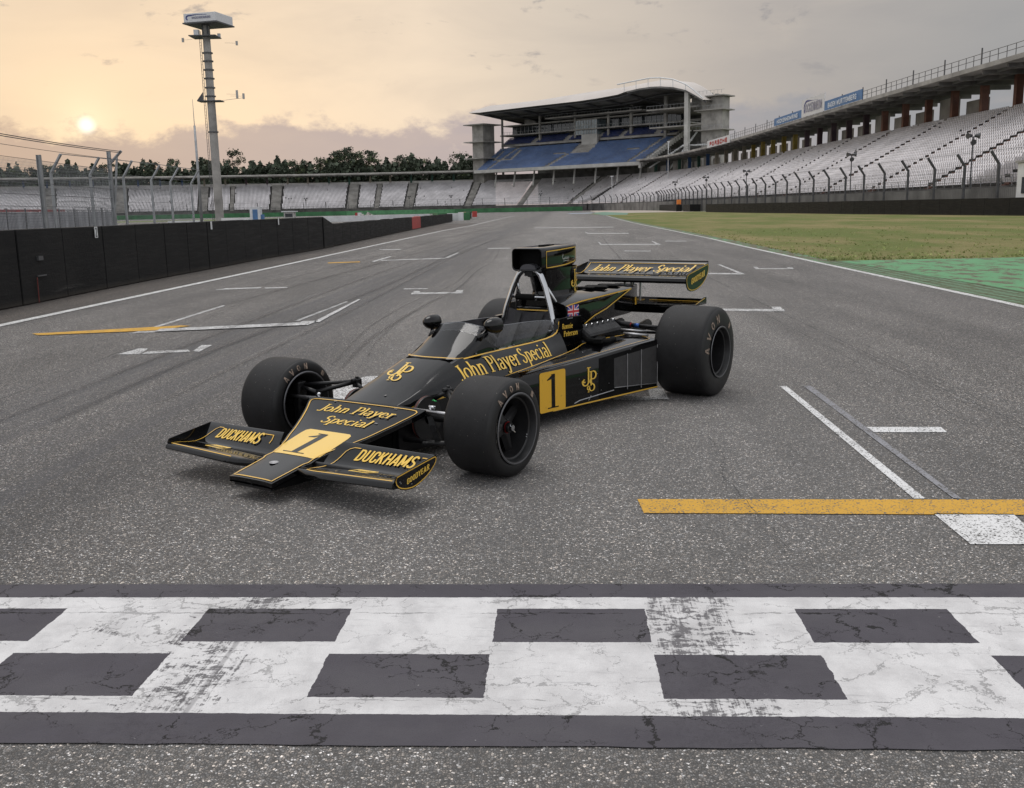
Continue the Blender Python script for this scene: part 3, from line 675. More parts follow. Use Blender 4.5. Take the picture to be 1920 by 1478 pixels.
# back lining panels between the columns
for a, c in zip(ci[:-1], ci[1:]):
    b = MB()
    if (a // 9) % 9 == 1: continue
    h = 2.9 if (a // 9) % 3 else 4.0
    b.grid([[(*(BPs[i] + NN[i] * (topw + 1.9)), z) for i in (a + 1, (a + c) // 2, c - 1)] for z in (topz - .1, topz + h)]); b.build('lining_panel', M_conc, T1)
# banners and name boards on the roof edge of the right stand, things of their own
def strokes_mesh(b, segs, place, base_off=0.0, inc=.0002):
    """segs: list of ribbons [(x,y,halfwidth)...]; place(x,y,off)->3D"""
    for k, sgm in enumerate(segs):
        o_ = base_off + k * inc; L = []; Rr = []
        for i, (x, y, hw) in enumerate(sgm):
            a = sgm[max(i - 1, 0)]; c = sgm[min(i + 1, len(sgm) - 1)]; tx, ty = c[0] - a[0], c[1] - a[1]; l = math.hypot(tx, ty) or 1; nx, ny = -ty / l, tx / l
            L.append(place(x + nx * hw, y + ny * hw, o_)); Rr.append(place(x - nx * hw, y - ny * hw, o_))
        b.grid([L, Rr])
def arc(cx, cy, rx_, ry_, a0, a1, k=10): return [(cx + rx_ * math.cos(R(lerp(a0, a1, i / k))), cy + ry_ * math.sin(R(lerp(a0, a1, i / k)))) for i in range(k + 1)]
# glyphs: width, strokes, serif positions. cap height 1, x height .66
GL = {
'J': (.46, [[(.30, 1)] + [(.30, .25)] + arc(.15, .17, .15, .19, 0, -150, 8)], [(.30, 1, .15)]),
'o': (.58, [arc(.28, .33, .23, .31, 90, 450, 20)], []),
'h': (.66, [[(.15, 1), (.15, 0)], [(.15, .42)] + arc(.34, .42, .16, .22, 150, 0, 8) + [(.50, 0)]], [(.15, 0, .13), (.50, 0, .13), (.10, 1, .07)]),
'n': (.66, [[(.15, .66), (.15, 0)], [(.15, .42)] + arc(.34, .42, .16, .22, 150, 0, 8) + [(.50, 0)]], [(.15, 0, .13), (.50, 0, .13), (.10, .66, .07)]),
'P': (.66, [[(.17, 1), (.17, 0)], [(.17, .97)] + arc(.36, .74, .20, .23, 90, -90, 10) + [(.17, .51)]], [(.17, 0, .17), (.12, 1, .12)]),
'l': (.30, [[(.14, 1), (.14, 0)]], [(.14, 0, .13), (.09, 1, .07)]),
'a': (.56, [arc(.26, .46, .17, .18, 150, 0, 8) + [(.43, .06), (.50, .0)], [(.43, .38)] + arc(.24, .18, .17, .17, 80, 330, 12)], []),
'y': (.62, [[(.10, .66), (.30, .06)], [(.50, .66), (.26, -.14)] + arc(.15, -.20, .10, .09, 20, -170, 6)], [(.10, .66, .12), (.50, .66, .10)]),
'e': (.54, [[(.07, .36), (.46, .36)] + arc(.26, .36, .20, .28, 0, 90, 6) + arc(.26, .33, .21, .31, 100, 320, 12)], []),
'r': (.46, [[(.15, .66), (.15, 0)], [(.15, .40)] + arc(.32, .44, .14, .20, 160, 50, 6)], [(.15, 0, .14), (.10, .66, .07)]),
'S': (.60, [arc(.30, .75, .19, .23, 20, 180, 10) + arc(.30, .75, .19, .20, 190, 250, 4) + [(.36, .50)] + arc(.29, .26, .22, .25, 50, -90, 8) + arc(.29, .26, .22, .25, -100, -165, 5)], []),
'p': (.62, [[(.15, .66), (.15, -.30)], [(.15, .50)] + arc(.31, .33, .20, .31, 130, -130, 12) + [(.15, .15)]], [(.15, -.30, .14), (.10, .66, .07)]),
'c': (.52, [arc(.28, .33, .21, .31, 45, 320, 14)], []),
'i': (.32, [[(.15, .66), (.15, 0)], [(.15, .83), (.15, .93)]], [(.15, 0, .13), (.10, .66, .07)]),
't': (.38, [[(.16, .86), (.16, .12)] + arc(.26, .12, .10, .12, 180, 300, 5), [(.04, .66), (.30, .66)]], []),
's': (.46, [arc(.23, .50, .14, .15, 20, 180, 8) + [(.22, .36)] + arc(.22, .16, .16, .15, 60, -160, 10)], []),
'R': (.70, [[(.17, 1), (.17, 0)], [(.17, .97)] + arc(.36, .76, .18, .21, 90, -90, 10) + [(.17, .55)], [(.36, .55), (.60, 0)]], [(.17, 0, .15), (.12, 1, .12), (.60, 0, .10)]),
'1': (.50, [[(.27, 1), (.27, .04)], [(.27, .97), (.20, .86), (.08, .80)]], [(.27, .02, .20)]),
'2': (.6, [arc(.28, .72, .2, .26, 160, 0, 10) + [(.44, .55), (.10, .04), (.52, .04)]], []),
'D': (.62, [[(.12, 1), (.12, 0)], [(.12, .93), (.30, .93)] + arc(.30, .72, .20, .21, 80, 0, 5) + arc(.30, .28, .20, .21, 0, -80, 5) + [(.12, .07)]], []),
'U': (.62, [[(.12, 1), (.12, .25)] + arc(.31, .25, .19, .19, 180, 360, 8) + [(.50, 1)]], []),
'C': (.58, [[(.48, .66), (.48, .76)] + arc(.30, .76, .18, .18, 0, 180, 8) + arc(.30, .24, .18, .18, 180, 360, 8) + [(.48, .36)]], []),
'K': (.62, [[(.12, 1), (.12, 0)], [(.50, 1), (.18, .45)], [(.26, .58), (.52, 0)]], []),
'H': (.62, [[(.12, 1), (.12, 0)], [(.50, 1), (.50, 0)], [(.12, .5), (.50, .5)]], []),
'A': (.62, [[(.08, 0), (.31, 1)], [(.31, 1), (.54, 0)], [(.17, .28), (.45, .28)]], []),
'M': (.78, [[(.12, 0), (.12, 1)], [(.12, .97), (.39, .15)], [(.39, .15), (.66, .97)], [(.66, 1), (.66, 0)]], []),
'G': (.60, [[(.48, .68), (.48, .76)] + arc(.30, .76, .18, .18, 0, 180, 8) + arc(.30, .24, .18, .18, 180, 360, 8) + [(.48, .48), (.32, .48)]], []),
'O': (.60, [arc(.30, .5, .19, .42, 90, 450, 20)], []),
'E': (.52, [[(.12, 1), (.12, 0)], [(.12, .93), (.46, .93)], [(.12, .5), (.42, .5)], [(.12, .07), (.46, .07)]], []),
'B': (.6, [[(.12, 1), (.12, 0)], [(.12, .94)] + arc(.30, .74, .18, .20, 85, -85, 8) + [(.12, .54)], [(.12, .5)] + arc(.32, .27, .19, .22, 85, -85, 8) + [(.12, .05)]], []),
'N': (.64, [[(.12, 0), (.12, 1)], [(.12, .97), (.52, .03)], [(.52, 0), (.52, 1)]], []),
'V': (.60, [[(.08, 1), (.30, 0)], [(.30, 0), (.52, 1)]], []),
'Y': (.60, [[(.06, 1), (.30, .5)], [(.54, 1), (.30, .5)], [(.30, .5), (.30, 0)]], []),
'I': (.26, [[(.13, 1), (.13, 0)]], []), 'T': (.56, [[(.28, 1), (.28, 0)], [(.04, .93), (.52, .93)]], []), 'W': (.84, [[(.06, 1), (.24, 0)], [(.24, 0), (.42, .9)], [(.42, .9), (.60, 0)], [(.60, 0), (.78, 1)]], []),
' ': (.34, [], [])}
def text_segs(txt, thick=.15, thin=.05, serif=True, ital=0., track=0., caps_r=None):
    """returns ribbons in a box starting at x=0, and the total width"""
    x = 0; out = []
    for ch in txt:
        if ch not in GL: x += .4; continue
        wd_, st, se = GL[ch]
        for s_ in st:
            seg = []
            for i, (px, py) in enumerate(s_):
                a = s_[max(i - 1, 0)]; c = s_[min(i + 1, len(s_) - 1)]; dx_, dy_ = c[0] - a[0], c[1] - a[1]; l = math.hypot(dx_, dy_) or 1
                hw = (thin + (thick - thin) * (abs(dy_) / l) ** 1.5) / 2
                seg.append((x + px + ital * py, py, hw))
            out.append(seg)
        if serif:
            for (sx, sy, sw) in se: out.append([(x + sx - sw + ital * sy, sy + (.015 if sy < .5 else -.015), .02), (x + sx + sw + ital * sy, sy + (.015 if sy < .5 else -.015), .02)])
        x += wd_ + track
    return out, x - track
def subdiv(seg, mx=.10):
    o_ = [seg[0]]
    for a, c in zip(seg[:-1], seg[1:]):
        k = max(1, int(math.hypot(c[0] - a[0], c[1] - a[1]) / mx)); o_ += [tuple(lerp(p_, q_, i / k) for p_, q_ in zip(a, c)) for i in range(1, k + 1)]
    return o_
def put_text(b, txt, place, w_=1., h=1., o0=0., inc=.0002, **k):
    """fit the text in a w_ x h box, origin at its lower left"""
    sg, tw = text_segs(txt, **k); sg = [subdiv(s_) for s_ in sg]
    strokes_mesh(b, [[(x / tw * w_, y * h, hw * (.5 * h + .5 * w_ / tw)) for x, y, hw in s_] for s_ in sg], place, o0, inc)
def roof_board(px0, px1, z0, h, name, m, label, cat, txt=None, tm=None, arcs=False, i_=None, group=None):
    i0, i1 = px0, px1; a = BPs[i0] + NN[i0] * 11.45; c = BPs[i1] + NN[i1] * 11.45
    a = Vector((a[0], a[1], 0)); c = Vector((c[0], c[1], 0)); t = (a - c).normalized(); L = (a - c).length   # reads left (far) to right (near)
    nn = Vector((t.y, -t.x, 0));
    if nn.dot(-c) < 0: nn = -nn
    T = thing(name, label, cat, (c.x, c.y, z0), group=group)
    b_ = MB(); b_.box(t * L / 2 + Vector((0, 0, h / 2)), (L, .12, h), ax=Matrix((t, Vector((-t.y, t.x, 0)), Vector((0, 0, 1)))).transposed()); b_.build('board', m, T)
    if txt:
        b2 = MB(); put_text(b2, txt, lambda x, y, o_: tuple(t * x + nn * (.075 + o_) + Vector((0, 0, y))), L * .8, h * .5, .002, .004, serif=False, thick=.17, thin=.14)
        for k in range(len(b2.v)): v = b2.v[k]; b2.v[k] = (v[0] + t.x * L * .1, v[1] + t.y * L * .1, v[2] + h * .2)
        b2.build('lettering', tm, T)
    if arcs:
        b3 = MB(); seg = [(L * (.12 + .62 * q), h * (.30 + .58 * math.sin(q * pi * .55) ** .8), h * .05 * (1 - q) + .02) for q in [k / 14 for k in range(15)]]
        seg = [(L * .12 + L * .14 * (1 - math.cos(R(a))), h * .5 + h * .36 * math.sin(R(a)), h * .07 * math.cos(R(a * .5)) + .02) for a in range(-50, 91, 14)] + [(L * .5, h * .80, .03), (L * .72, h * .74, .02)]
        strokes_mesh(b3, [seg], lambda x, y, o_: tuple(t * x + nn * (.08 + o_) + Vector((0, 0, y)))); b3.build('arc_emblem', M_navy, T)
    return T
def at_px(x): # sample index where the roof edge of the right stand is seen at photo column x (full size)
    P = off(11.5)[:S_SPLIT]; cx_ = 960 + 1845 * P[:, 0] / P[:, 1]; ok = P[:, 1] > 60; return int(np.argmin(np.where(ok, np.abs(cx_ - x), 1e9)))
M_whiteboard = mat('white_board', (.66, .66, .67), .5, var=.03)
M_wlet = mat('white_lettering', (.7, .75, .8), .5)
roof_board(at_px(1495), at_px(1447), 17.6, 1.5, 'advertising_banner', M_banner, 'blue banner on the roof edge, left of the white arc board', 'banner', 'HOCKENHEIMRING', M_wlet, group='blue banners on the roof edge')
roof_board(at_px(1605), at_px(1538), 17.6, 1.6, 'advertising_banner', M_banner, 'longer blue banner on the roof edge, right of the white arc board', 'banner', 'BADEN WURTTEMBERG', M_wlet, group='blue banners on the roof edge')
roof_board(at_px(1536), at_px(1496), 17.6, 3.2, 'name_board', M_whiteboard, 'white board with a dark blue arc on the right hand roof edge', 'sign', 'HOCKENHEIM', mat('grey_lettering', (.28, .28, .36), .5), arcs=True)
roof_board(at_px(1366), at_px(1326), 16.9, 1.9, 'brand_sign', M_whiteboard, 'white sign with large red letters at the far end of the right roof', 'sign', 'PORSCHE', M_red)
# far curve stand
ends = len(BPs) - 2
def far_s(px):   # plan sample seen at photo column px (front edge), on the far curve
    P = BPs[S_SPLIT:]; cx_ = 960 + 1845 * P[:, 0] / P[:, 1]; return BS[S_SPLIT + int(np.argmin(np.abs(cx_ - px)))]
ai2 = [(far_s(px), hw) for px, hw in ((115, 2.2), (250, 2.6), (395, 2.2), (450, 1.0), (533, 2.6), (672, 2.6), (715, 1.2), (778, 2.2), (886, 1.8), (982, 1.6), (1068, 1.4))]
T2 = bowl_part(S_SPLIT + 1, ends, 'long white seated terrace curving round the far end of the circuit', ai2, M_conc)
kL = S_SPLIT + int(np.argmin(np.abs(960 + 1845 * BPs[S_SPLIT:, 0] / BPs[S_SPLIT:, 1] - 893)))
ci2 = [i for i in range(kL + 3, ends - 2, 8)][:60]
cseq = [C_grn, C_grn, C_bei, C_grn, C_bei, C_pur, C_bei, C_blu, C_blu, C_blu, C_blu, C_red, C_red, C_pur, C_bei, C_bei]
bowl_back(T2, kL, ends, ci2, [cseq[min(k // 2, len(cseq) - 1)] for k in range(len(ci2))], 16.4, (12.6, 20), 15.6)
railing(T2, S_SPLIT + 1, ends, -.1, Z0 - .35, 1.1, 3, M_steeld, .05)
# back wall of the terrace under the tower stand
b = MB(); loftline(b, S_SPLIT - 14, kL, [(topw, topz - .12), (topw + 6, topz - .1)]); loftline(b, S_SPLIT - 14, kL, [(topw + 6, topz - .1), (topw + 6, topz + 3.0)]); b.build('rear_walkway', M_concd, T2)
# --- blue tower stand
FL = Vector((-13.24, 412.0, 0)); UX = Vector((.75550557, -.65514223, 0)); WY = Vector((.65514223, .75550557, 0))
def Bq(u, w_, z): return FL + UX * u + WY * w_ + Vector((0, 0, z))
AXB = Matrix((UX, WY, Vector((0, 0, 1)))).transposed()
T3 = thing('tower_grandstand', 'tall blue seated grandstand under a white arched roof at the far bend', 'grandstand', tuple(FL)); T3i = Matrix.Translation(FL).inverted()
class LB(MB):
    def lbuild(s, *a, **k):
        s.v = [tuple(Vector(v) - FL) for v in s.v]; return s.build(*a, **k)
    def lbox(s, u, w_, z, du, dw, dz): return s.box(Bq(u, w_, z), (du, dw, dz), ax=AXB)
def rend(r): return 79.5 + 6.5 * r / 21      # right end of a seat row
NB = 22
b = LB()
for r in range(NB):
    w_ = r * 1.0; z = 16.2 + r * .60 + (0.9 if r > 16 else 0)
    for a, c in (((0, w_, z - .7), (0, w_, z)), ((0, w_, z), (0, w_ + 1.0, z))):
        b.add([Bq(a[0] - .4, a[1], a[2]), Bq(rend(r), a[1], a[2]), Bq(rend(r), c[1], c[2]), Bq(-.4, c[1], c[2])], [(0, 1, 2, 3)])
b.lbuild('terrace', M_conc, T3)
b = LB(); b.add([Bq(-.6, -.3, 15.7), Bq(80, -.3, 15.7), Bq(80, -.3, 16.9), Bq(-.6, -.3, 16.9), Bq(-.6, 0, 16.9), Bq(80, 0, 16.9), Bq(80, 0, 15.9), Bq(-.6, 0, 15.9)], [(0, 1, 2, 3), (3, 2, 5, 4), (0, 1, 6, 7)])
b.add([Bq(-.6, .1, 15.7), Bq(80, .1, 15.7), Bq(86, 23, 27.5), Bq(-.6, 23, 27.5)], [(0, 1, 2, 3)])     # raking underside
b.lbuild('front_parapet', M_concl, T3)
def in_aisle(u, r):
    if 34.5 < u - (r * .62) < 36.7 and r < 9: return True
    if abs(u - 46) < 4.8 - .1 * abs(r - 12) and r >= 9: return True
    if abs(u - 5.2 - r * .3) < .7 and r < 16: return True
    if 3.5 < u < 13 and r in (7,): return True
    if (abs(u - 3.6) < .6 or abs(u - 12.6) < .6) and 7 <= r < 14: return True
    if abs(u - 73.5 - r * .42) < .8: return True
    if r == 9 and (abs(u - 70.5) < 3 or abs(u - 36) < 3): return True
    if r == 16: return True
    if r > 16 and any(abs(u - q) < 1.3 for q in (16.5, 33.5, 60, 76)): return True
    return False
pts = []; dk = []
for r in range(NB):
    w_ = r * 1.0 + .3; z = 16.2 + r * .60 + (0.9 if r > 16 else 0)
    for u in np.arange(.3, rend(r) - .4, .56):
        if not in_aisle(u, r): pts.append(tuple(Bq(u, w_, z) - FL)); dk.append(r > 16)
pts = np.array(pts); dk = np.array(dk); UXn = np.repeat(np.array([[UX.x, UX.y]]), len(pts), 0); WYn = np.repeat(np.array([[WY.x, WY.y]]), len(pts), 0)
order = np.argsort(np.where(dk, 1e9, np.linalg.norm(pts + np.array(FL), axis=1)))[:100]; mk = np.ones(len(pts), bool); mk[order] = False
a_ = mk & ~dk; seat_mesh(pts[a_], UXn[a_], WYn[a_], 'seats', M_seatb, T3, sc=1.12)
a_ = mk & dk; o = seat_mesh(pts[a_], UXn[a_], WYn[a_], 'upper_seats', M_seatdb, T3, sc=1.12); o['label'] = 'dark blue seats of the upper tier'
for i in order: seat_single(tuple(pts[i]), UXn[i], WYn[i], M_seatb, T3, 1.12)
# structure: end towers, slabs, columns
b = LB(); b.lbox(-3.2, 9, 17.8, 6, 7, 35.6); b.lbuild('stair_tower', M_conc, T3)
b = LB(); b.lbox(105.4, 8, 18.6, 8.0, 5, 37.2); b.lbuild('stair_tower', M_conc, T3)
b = LB()
for z in (21.8, 28.4, 35.3): b.lbox(-2.5, 8, z, 11, 12, .35)
for z in (26.4, 33.0, 37.5): b.lbox(105.2, 7.5, z, 11.4, 8, .35)
for u0, u1, w0, w1, z in ((-1, 86, 17, 40, 31.2), (-1, 86, 19, 40, 35.2), (26, 72, 13.5, 20, 36.2), (80, 101, 4, 22, 34.6), (80, 101, 6, 22, 28.6), (86.2, 100, 17, 22, 31.4)):
    b.lbox((u0 + u1) / 2, (w0 + w1) / 2, z, u1 - u0, w1 - w0, .45)
b.lbuild('floor_slab', M_conc, T3)
for u, w_, z0, z1, s_ in ((98.8, .5, 0, 39.5, 1.5), (1.2, 16, 14, 38.6, .7), (19, 19, 26, 39, .8), (37, 19, 26, 39, .8), (53, 19, 26, 40, .8), (63.5, 19, 26, 40.5, 1.0), (80, 17, 26, 41.5, 1.1), (98.5, 17, 0, 40, 1.2), (98.6, 21, 0, 40, 1.2)):
    b = LB(); b.lbox(u, w_, (z0 + z1) / 2, s_, s_, z1 - z0); b.lbuild('column', M_concl if u > 90 else M_conc, T3)
for u in (6, 16, 26, 36, 46, 56, 66, 76):
    b = LB(); b.tube([Bq(u + 2.4, 2.5, 10), Bq(u, 7, 18.5)], .35, 6); b.lbuild('raking_strut', M_concl, T3)
# glazed boxes and back wall
b = LB(); b.lbox(46, 39.5, 22, 90, .5, 36); b.lbuild('rear_wall', M_concd, T3)
for u, w_, z, h in ((18, 23.2, 33.2, 3.9), (67, 23.2, 33.2, 3.9), (18, 23.6, 29.7, 3.), (66, 23.6, 29.7, 3.)):
    b = LB(); b.lbox(u, w_, z, 34, .3, h); b.lbuild('window_band', M_glass, T3)
b = LB()
for u in np.arange(1, 84, 2.15):
    if abs(u - 43) < 8: continue
    b.lbox(u, 23.0, 32.9, .16, .2, 4.2)
b.lbuild('window_frame', M_steel, T3)
b = LB(); b.lbox(43, 21.0, 32.0, 10.5, 6, 5.6); b.lbuild('glass_box', M_glassl, T3)
b = LB()
for k in range(9): b.lbox(37.8 + k * 1.3, 17.9, 32.0, .13, .12, 5.6)
for z in (29.3, 31.2, 33, 34.7): b.lbox(43, 17.9, z, 10.5, .13, .12)
b.lbuild('glass_box_frame', M_concl, T3)
b = LB(); b.lbox(46.5, 15.8, 25.2, 7.5, 1.0, 7.6); b.lbuild('stair_core', M_concl, T3)
for u, w_, z in ((10, 26, 37.2), (91, 24, 37.5)):
    b = LB(); b.lbox(u, w_, z, 6, 5, 4.2); b.lbuild('roof_room', M_conc, T3)
# stepped diagonal beam at the right end
b = LB()
for r in range(NB + 1):
    b.lbox(rend(r) + .7, r, 15.4 + r * .60, 1.0, 1.0, 1.6)
b.lbuild('raking_beam', M_concl, T3)
b = LB(); b.tube([Bq(88, 4, 12), Bq(95, 14, 27)], .35, 6); b.tube([Bq(84, 0, 14.5), Bq(94, 12, 24)], .3, 6); b.tube([Bq(96, 2, 21.5), Bq(108, 4, 21.5)], .3, 6); b.lbuild('brace', M_whitep, T3)
b = LB()
for z, u0, u1, w_ in ((36.3, 26, 72, 13.6), (34.9, 80, 101, 4.2), (28.9, 80, 101, 6.2), (33.2, 100, 112, 2.2), (26.6, 100, 112, 2.2), (31.4, 0, 80, 17.2), (38.0, 101, 112, 2.2)):
    for u in np.arange(u0, u1, 1.4): b.lbox(u, w_, z + .5, .07, .07, 1.1)
    b.lbox((u0 + u1) / 2, w_, z + 1.05, u1 - u0, .07, .07)
b.lbuild('balcony_railing', M_steel, T3)
# roof: membrane fascia and deck
us = [-4.2, 0, 4, 9, 20, 31, 43, 54, 63, 71, 75, 80, 85, 89, 94, 99, 102, 105.7]
lo = lambda u: interp(u, [-4.2, 2, 9, 31, 54, 66, 71, 75, 80, 84, 89, 94, 99, 104, 105.7], [40.0, 39.3, 39.4, 39.6, 39.7, 40.1, 40.5, 41.3, 41.8, 42.0, 41.7, 41.0, 39.6, 36.9, 35.9])
upz = lambda u: interp(u, [-4.2, 0, 4, 31, 54, 71, 80, 85, 89, 94, 98, 102, 105.7], [40.1, 41.7, 42.3, 42.4, 43.3, 43.7, 44.3, 44.6, 44.3, 43.3, 41.9, 39.2, 36.1])
b = LB()
top = [[Bq(u, -1.0 + (2.5 if u < 0 else 0), lo(u)) for u in us], [Bq(u, 1.5, lo(u) + .55 * (upz(u) - lo(u))) for u in us], [Bq(u, 5, upz(u)) for u in us], [Bq(u, 20 if u < 80 else lerp(20, 7, (u - 80) / 26), upz(u) + .3) for u in us], [Bq(u, 42 if u < 70 else lerp(42, 10, (u - 70) / 36), upz(u) - (3.0 if u < 70 else 1.2)) for u in us]]
b.grid(top); b.lbuild('roof_membrane', M_membrane, T3, smooth=True)
b = LB(); b.grid([[Bq(u, -1.0 + (2.5 if u < 0 else 0), lo(u) - .03) for u in us], [Bq(u, 14, lo(u) - 1.0) for u in us], [Bq(u, 42 if u < 70 else lerp(42, 10, (u - 70) / 36), lo(u) - (3.5 if u < 70 else 1.5)) for u in us]])
b.grid([[Bq(u, -1.0 + (2.5 if u < 0 else 0), lo(u) - .03) for u in us[-8:]], [Bq(u, -1.0, lo(u) - .55) for u in us[-8:]], [Bq(u, .0, lo(u) - .55) for u in us[-8:]]]); b.lbuild('roof_soffit', M_concd, T3)
b = LB()
for u in range(4, 84, 10): b.tube([Bq(u, 1, lo(u) - .5), Bq(u, 30, lo(u) - 3.2)], .45, 6)
b.tube([Bq(u, .9, lo(u) - .6) for u in us[2:]], .3, 6); b.tube([Bq(u, 12, lo(u) - 1.5) for u in us[2:-3]], .35, 6); b.lbuild('roof_truss', M_steeld, T3)
b = LB(); b.tube([Bq(u, -1.2, upz(u) + .25) for u in us[9:]], .22, 6)
for u in (74, 79, 84, 89, 94, 99): b.tube([Bq(u, -1.2, upz(u) + .25), Bq(u, -1.1, lo(u))], .12, 5)
b.lbuild('arch_rib', M_whitep, T3)
# --- barriers, walls
def wall_part(T, a, c, h, t, m, name='barrier_panel', base=.02, hs=None, lean=0):
    a = Vector((*a, 0)); c = Vector((*c, 0)); d = (c - a).normalized(); nn = Vector((-d.y, d.x, 0)) * t
    h0, h1 = hs or (h, h); g = d * .012
    P0 = [a + g + Vector((0, 0, base)), c - g + Vector((0, 0, base)), c - g + Vector((0, 0, h1)), a + g + Vector((0, 0, h0))]
    b_ = MB(); b_.prism(P0, nn); o_ = b_.build(name, m, T, bevel=.012); return o_
def along(poly, step):
    P = np.array(poly, float); Q, _, _ = resample(P, step); return [tuple(q) for q in Q]
# left pit wall: every belt panel is a part
T = thing('pit_wall', 'black rubber faced pit wall running along the left edge of the track', 'wall', (-7.6, 14, 0))
def rel(T, o_): o_.location = -T.location; return o_
LWy = [3.0, 5.1, 7.2, 9.3, 11.35, 13.4, 15.43, 17.04, 18.75, 20.39, 21.97, 23.4, 24.83, 26.32, 27.99, 29.7, 31.4, 33.2, 35.2, 37.3]
for i in range(len(LWy) - 1):
    y0, y1 = LWy[i], LWy[i + 1]; j = random.uniform(-.012, .012)
    rel(T, wall_part(T, (wx(y0) + j, y0), (wx(y1) + j, y1), 0, .22, M_blackr, hs=(1.19 + random.uniform(-.006, .006),) * 2))
b = MB(); b.grid([[(wx(y) - .2 - o_, y, z) for y in LWy] for o_, z in ((.06, 0), (.06, 1.15), (.45, 1.15), (.45, 0))]); rel(T, b.build('concrete_core', M_conc, T))
b = MB()
for y, z in ((13.62, 1.08), (18.4, 1.10), (25.1, 1.11), (31.5, 1.12)):
    x = wx(y) + .03; b.add([(x, y - .07, z - .12), (x, y + .07, z - .12), (x, y + .07, z + .08), (x, y - .07, z + .08)], [(0, 1, 2, 3)])
rel(T, b.build('number_plate', M_whitep, T))
b = MB()
for y, z in ((13.62, 1.08), (18.4, 1.10)):
    put_text(b, '2', lambda x_, y_, o_, y=y, z=z: (wx(y) + .034 + o_, y - .045 + x_, z - .10 + y_), .09, .16, 0, .0004, serif=False, thick=.16, thin=.14)
rel(T, b.build('number', M_steeld, T))
b = MB(); b.tube([(wx(15.9) + .03, 15.9, .02), (wx(15.9) + .03, 15.92, .42)], .008, 6); rel(T, b.build('hose', mat('dull_red', (.16, .03, .025), .7), T))
b = MB(); b.box((wx(16.1) + .02, 16.1, .72), (.04, .16, .07)); b.box((wx(16.1) + .02, 16.1, .44), (.03, .30, .02)); rel(T, b.build('hatch', M_steeld, T))
T = thing('safety_barrier', 'lower black barrier with one red panel past the end of the pit wall', 'barrier', (-6.9, 50, 0))
P = along([(-6.93, 37.4), (-6.85, 63.4), (-6.5, 98), (-6.2, 112)], 2.05)
rel(T, wall_part(T, P[0], P[1], 0, .3, M_blackr, hs=(1.19, .90)))
for i in range(1, len(P) - 1):
    m_ = M_red if 68.5 < P[i][1] < 74.5 else M_blackr
    o_ = rel(T, wall_part(T, P[i], P[i + 1], 0, .3, m_, hs=(.90 + random.uniform(-.015, .015),) * 2, base=.05))
    if m_ is M_red: o_['label'] = 'red panel of the barrier'
def block_barrier(name, label, cat, a, c, h, t, m, group=None, stripes=None, step=None):
    T = thing(name, label, cat, (a[0], a[1], 0), group=group); P = along([a, c], step) + [c] if step else [a, c]
    if len(P) > 2 and math.dist(P[-1], P[-2]) < .3 * step: P.pop(-2)
    for i in range(len(P) - 1):
        mm = stripes[i % len(stripes)] if stripes else m; rel(T, wall_part(T, P[i], P[i + 1], h, t, mm, 'block', 0))
    return T
def gx(px, d): return ((px - 960) / 1845 * d * 1.0, d)
block_barrier('track_barrier', 'green end block beside the white barrier on the left of the far track', 'barrier', gx(820, 126), gx(829, 122), .98, 1.2, M_greenp)
block_barrier('track_barrier', 'white board barrier between two green blocks at the pit exit', 'barrier', gx(830, 126), gx(869, 126), .90, .3, M_whitep)
block_barrier('track_barrier', 'narrow green block at the right end of the white board barrier', 'barrier', gx(870, 128), gx(875, 126), .98, 1., M_greenp)
block_barrier('track_barrier', 'short wall striped white, yellow and black at the pit exit', 'barrier', gx(876, 124), gx(892, 150), 1.0, .6, None, stripes=[M_whitep, cm('amber_paint', (.6, .28, .02)), M_blackr, M_blackr, M_blackr, M_blackr, M_blackr], step=4.2)
block_barrier('track_barrier', 'small red barrier block beyond the striped wall', 'barrier', gx(893, 175), gx(902, 175), 1.0, 1, M_red)
block_barrier('track_barrier', 'small red and white block on the far left infield', 'barrier', gx(677, 300), gx(689, 300), 1.0, 1, None, stripes=[M_red, M_whitep, M_whitep], step=.8)
# long green barriers round the far curve
T = thing('green_barrier', 'long low green barrier in front of the far curved terrace', 'barrier', (0, 372, 0))
for i, (a, c) in enumerate(zip([(-205, 345), (-160, 360), (-110, 368), (-60, 371), (-20, 372), (8, 372)], [(-160, 360), (-110, 368), (-60, 371), (-20, 372), (8, 372), (27.5, 369)])):
    rel(T, wall_part(T, a, c, 1.55, .8, M_greenp if i != 3 else cm('green_pale', (.09, .27, .12)), 'barrier_section', 0))
T = thing('green_barrier', 'row of green tyre blocks at the right hand bend below the fence', 'barrier', (40, 330, 0))
Q = along([(34.5, 366), (38.6, 345), (42, 320), (44, 295)], 6.4)
for i in range(len(Q) - 1): rel(T, wall_part(T, Q[i], (lerp(Q[i][0], Q[i + 1][0], .93), lerp(Q[i][1], Q[i + 1][1], .93)), 2.2 + random.uniform(-.1, .1), -1.2, M_greenp, 'tyre_block', 0))
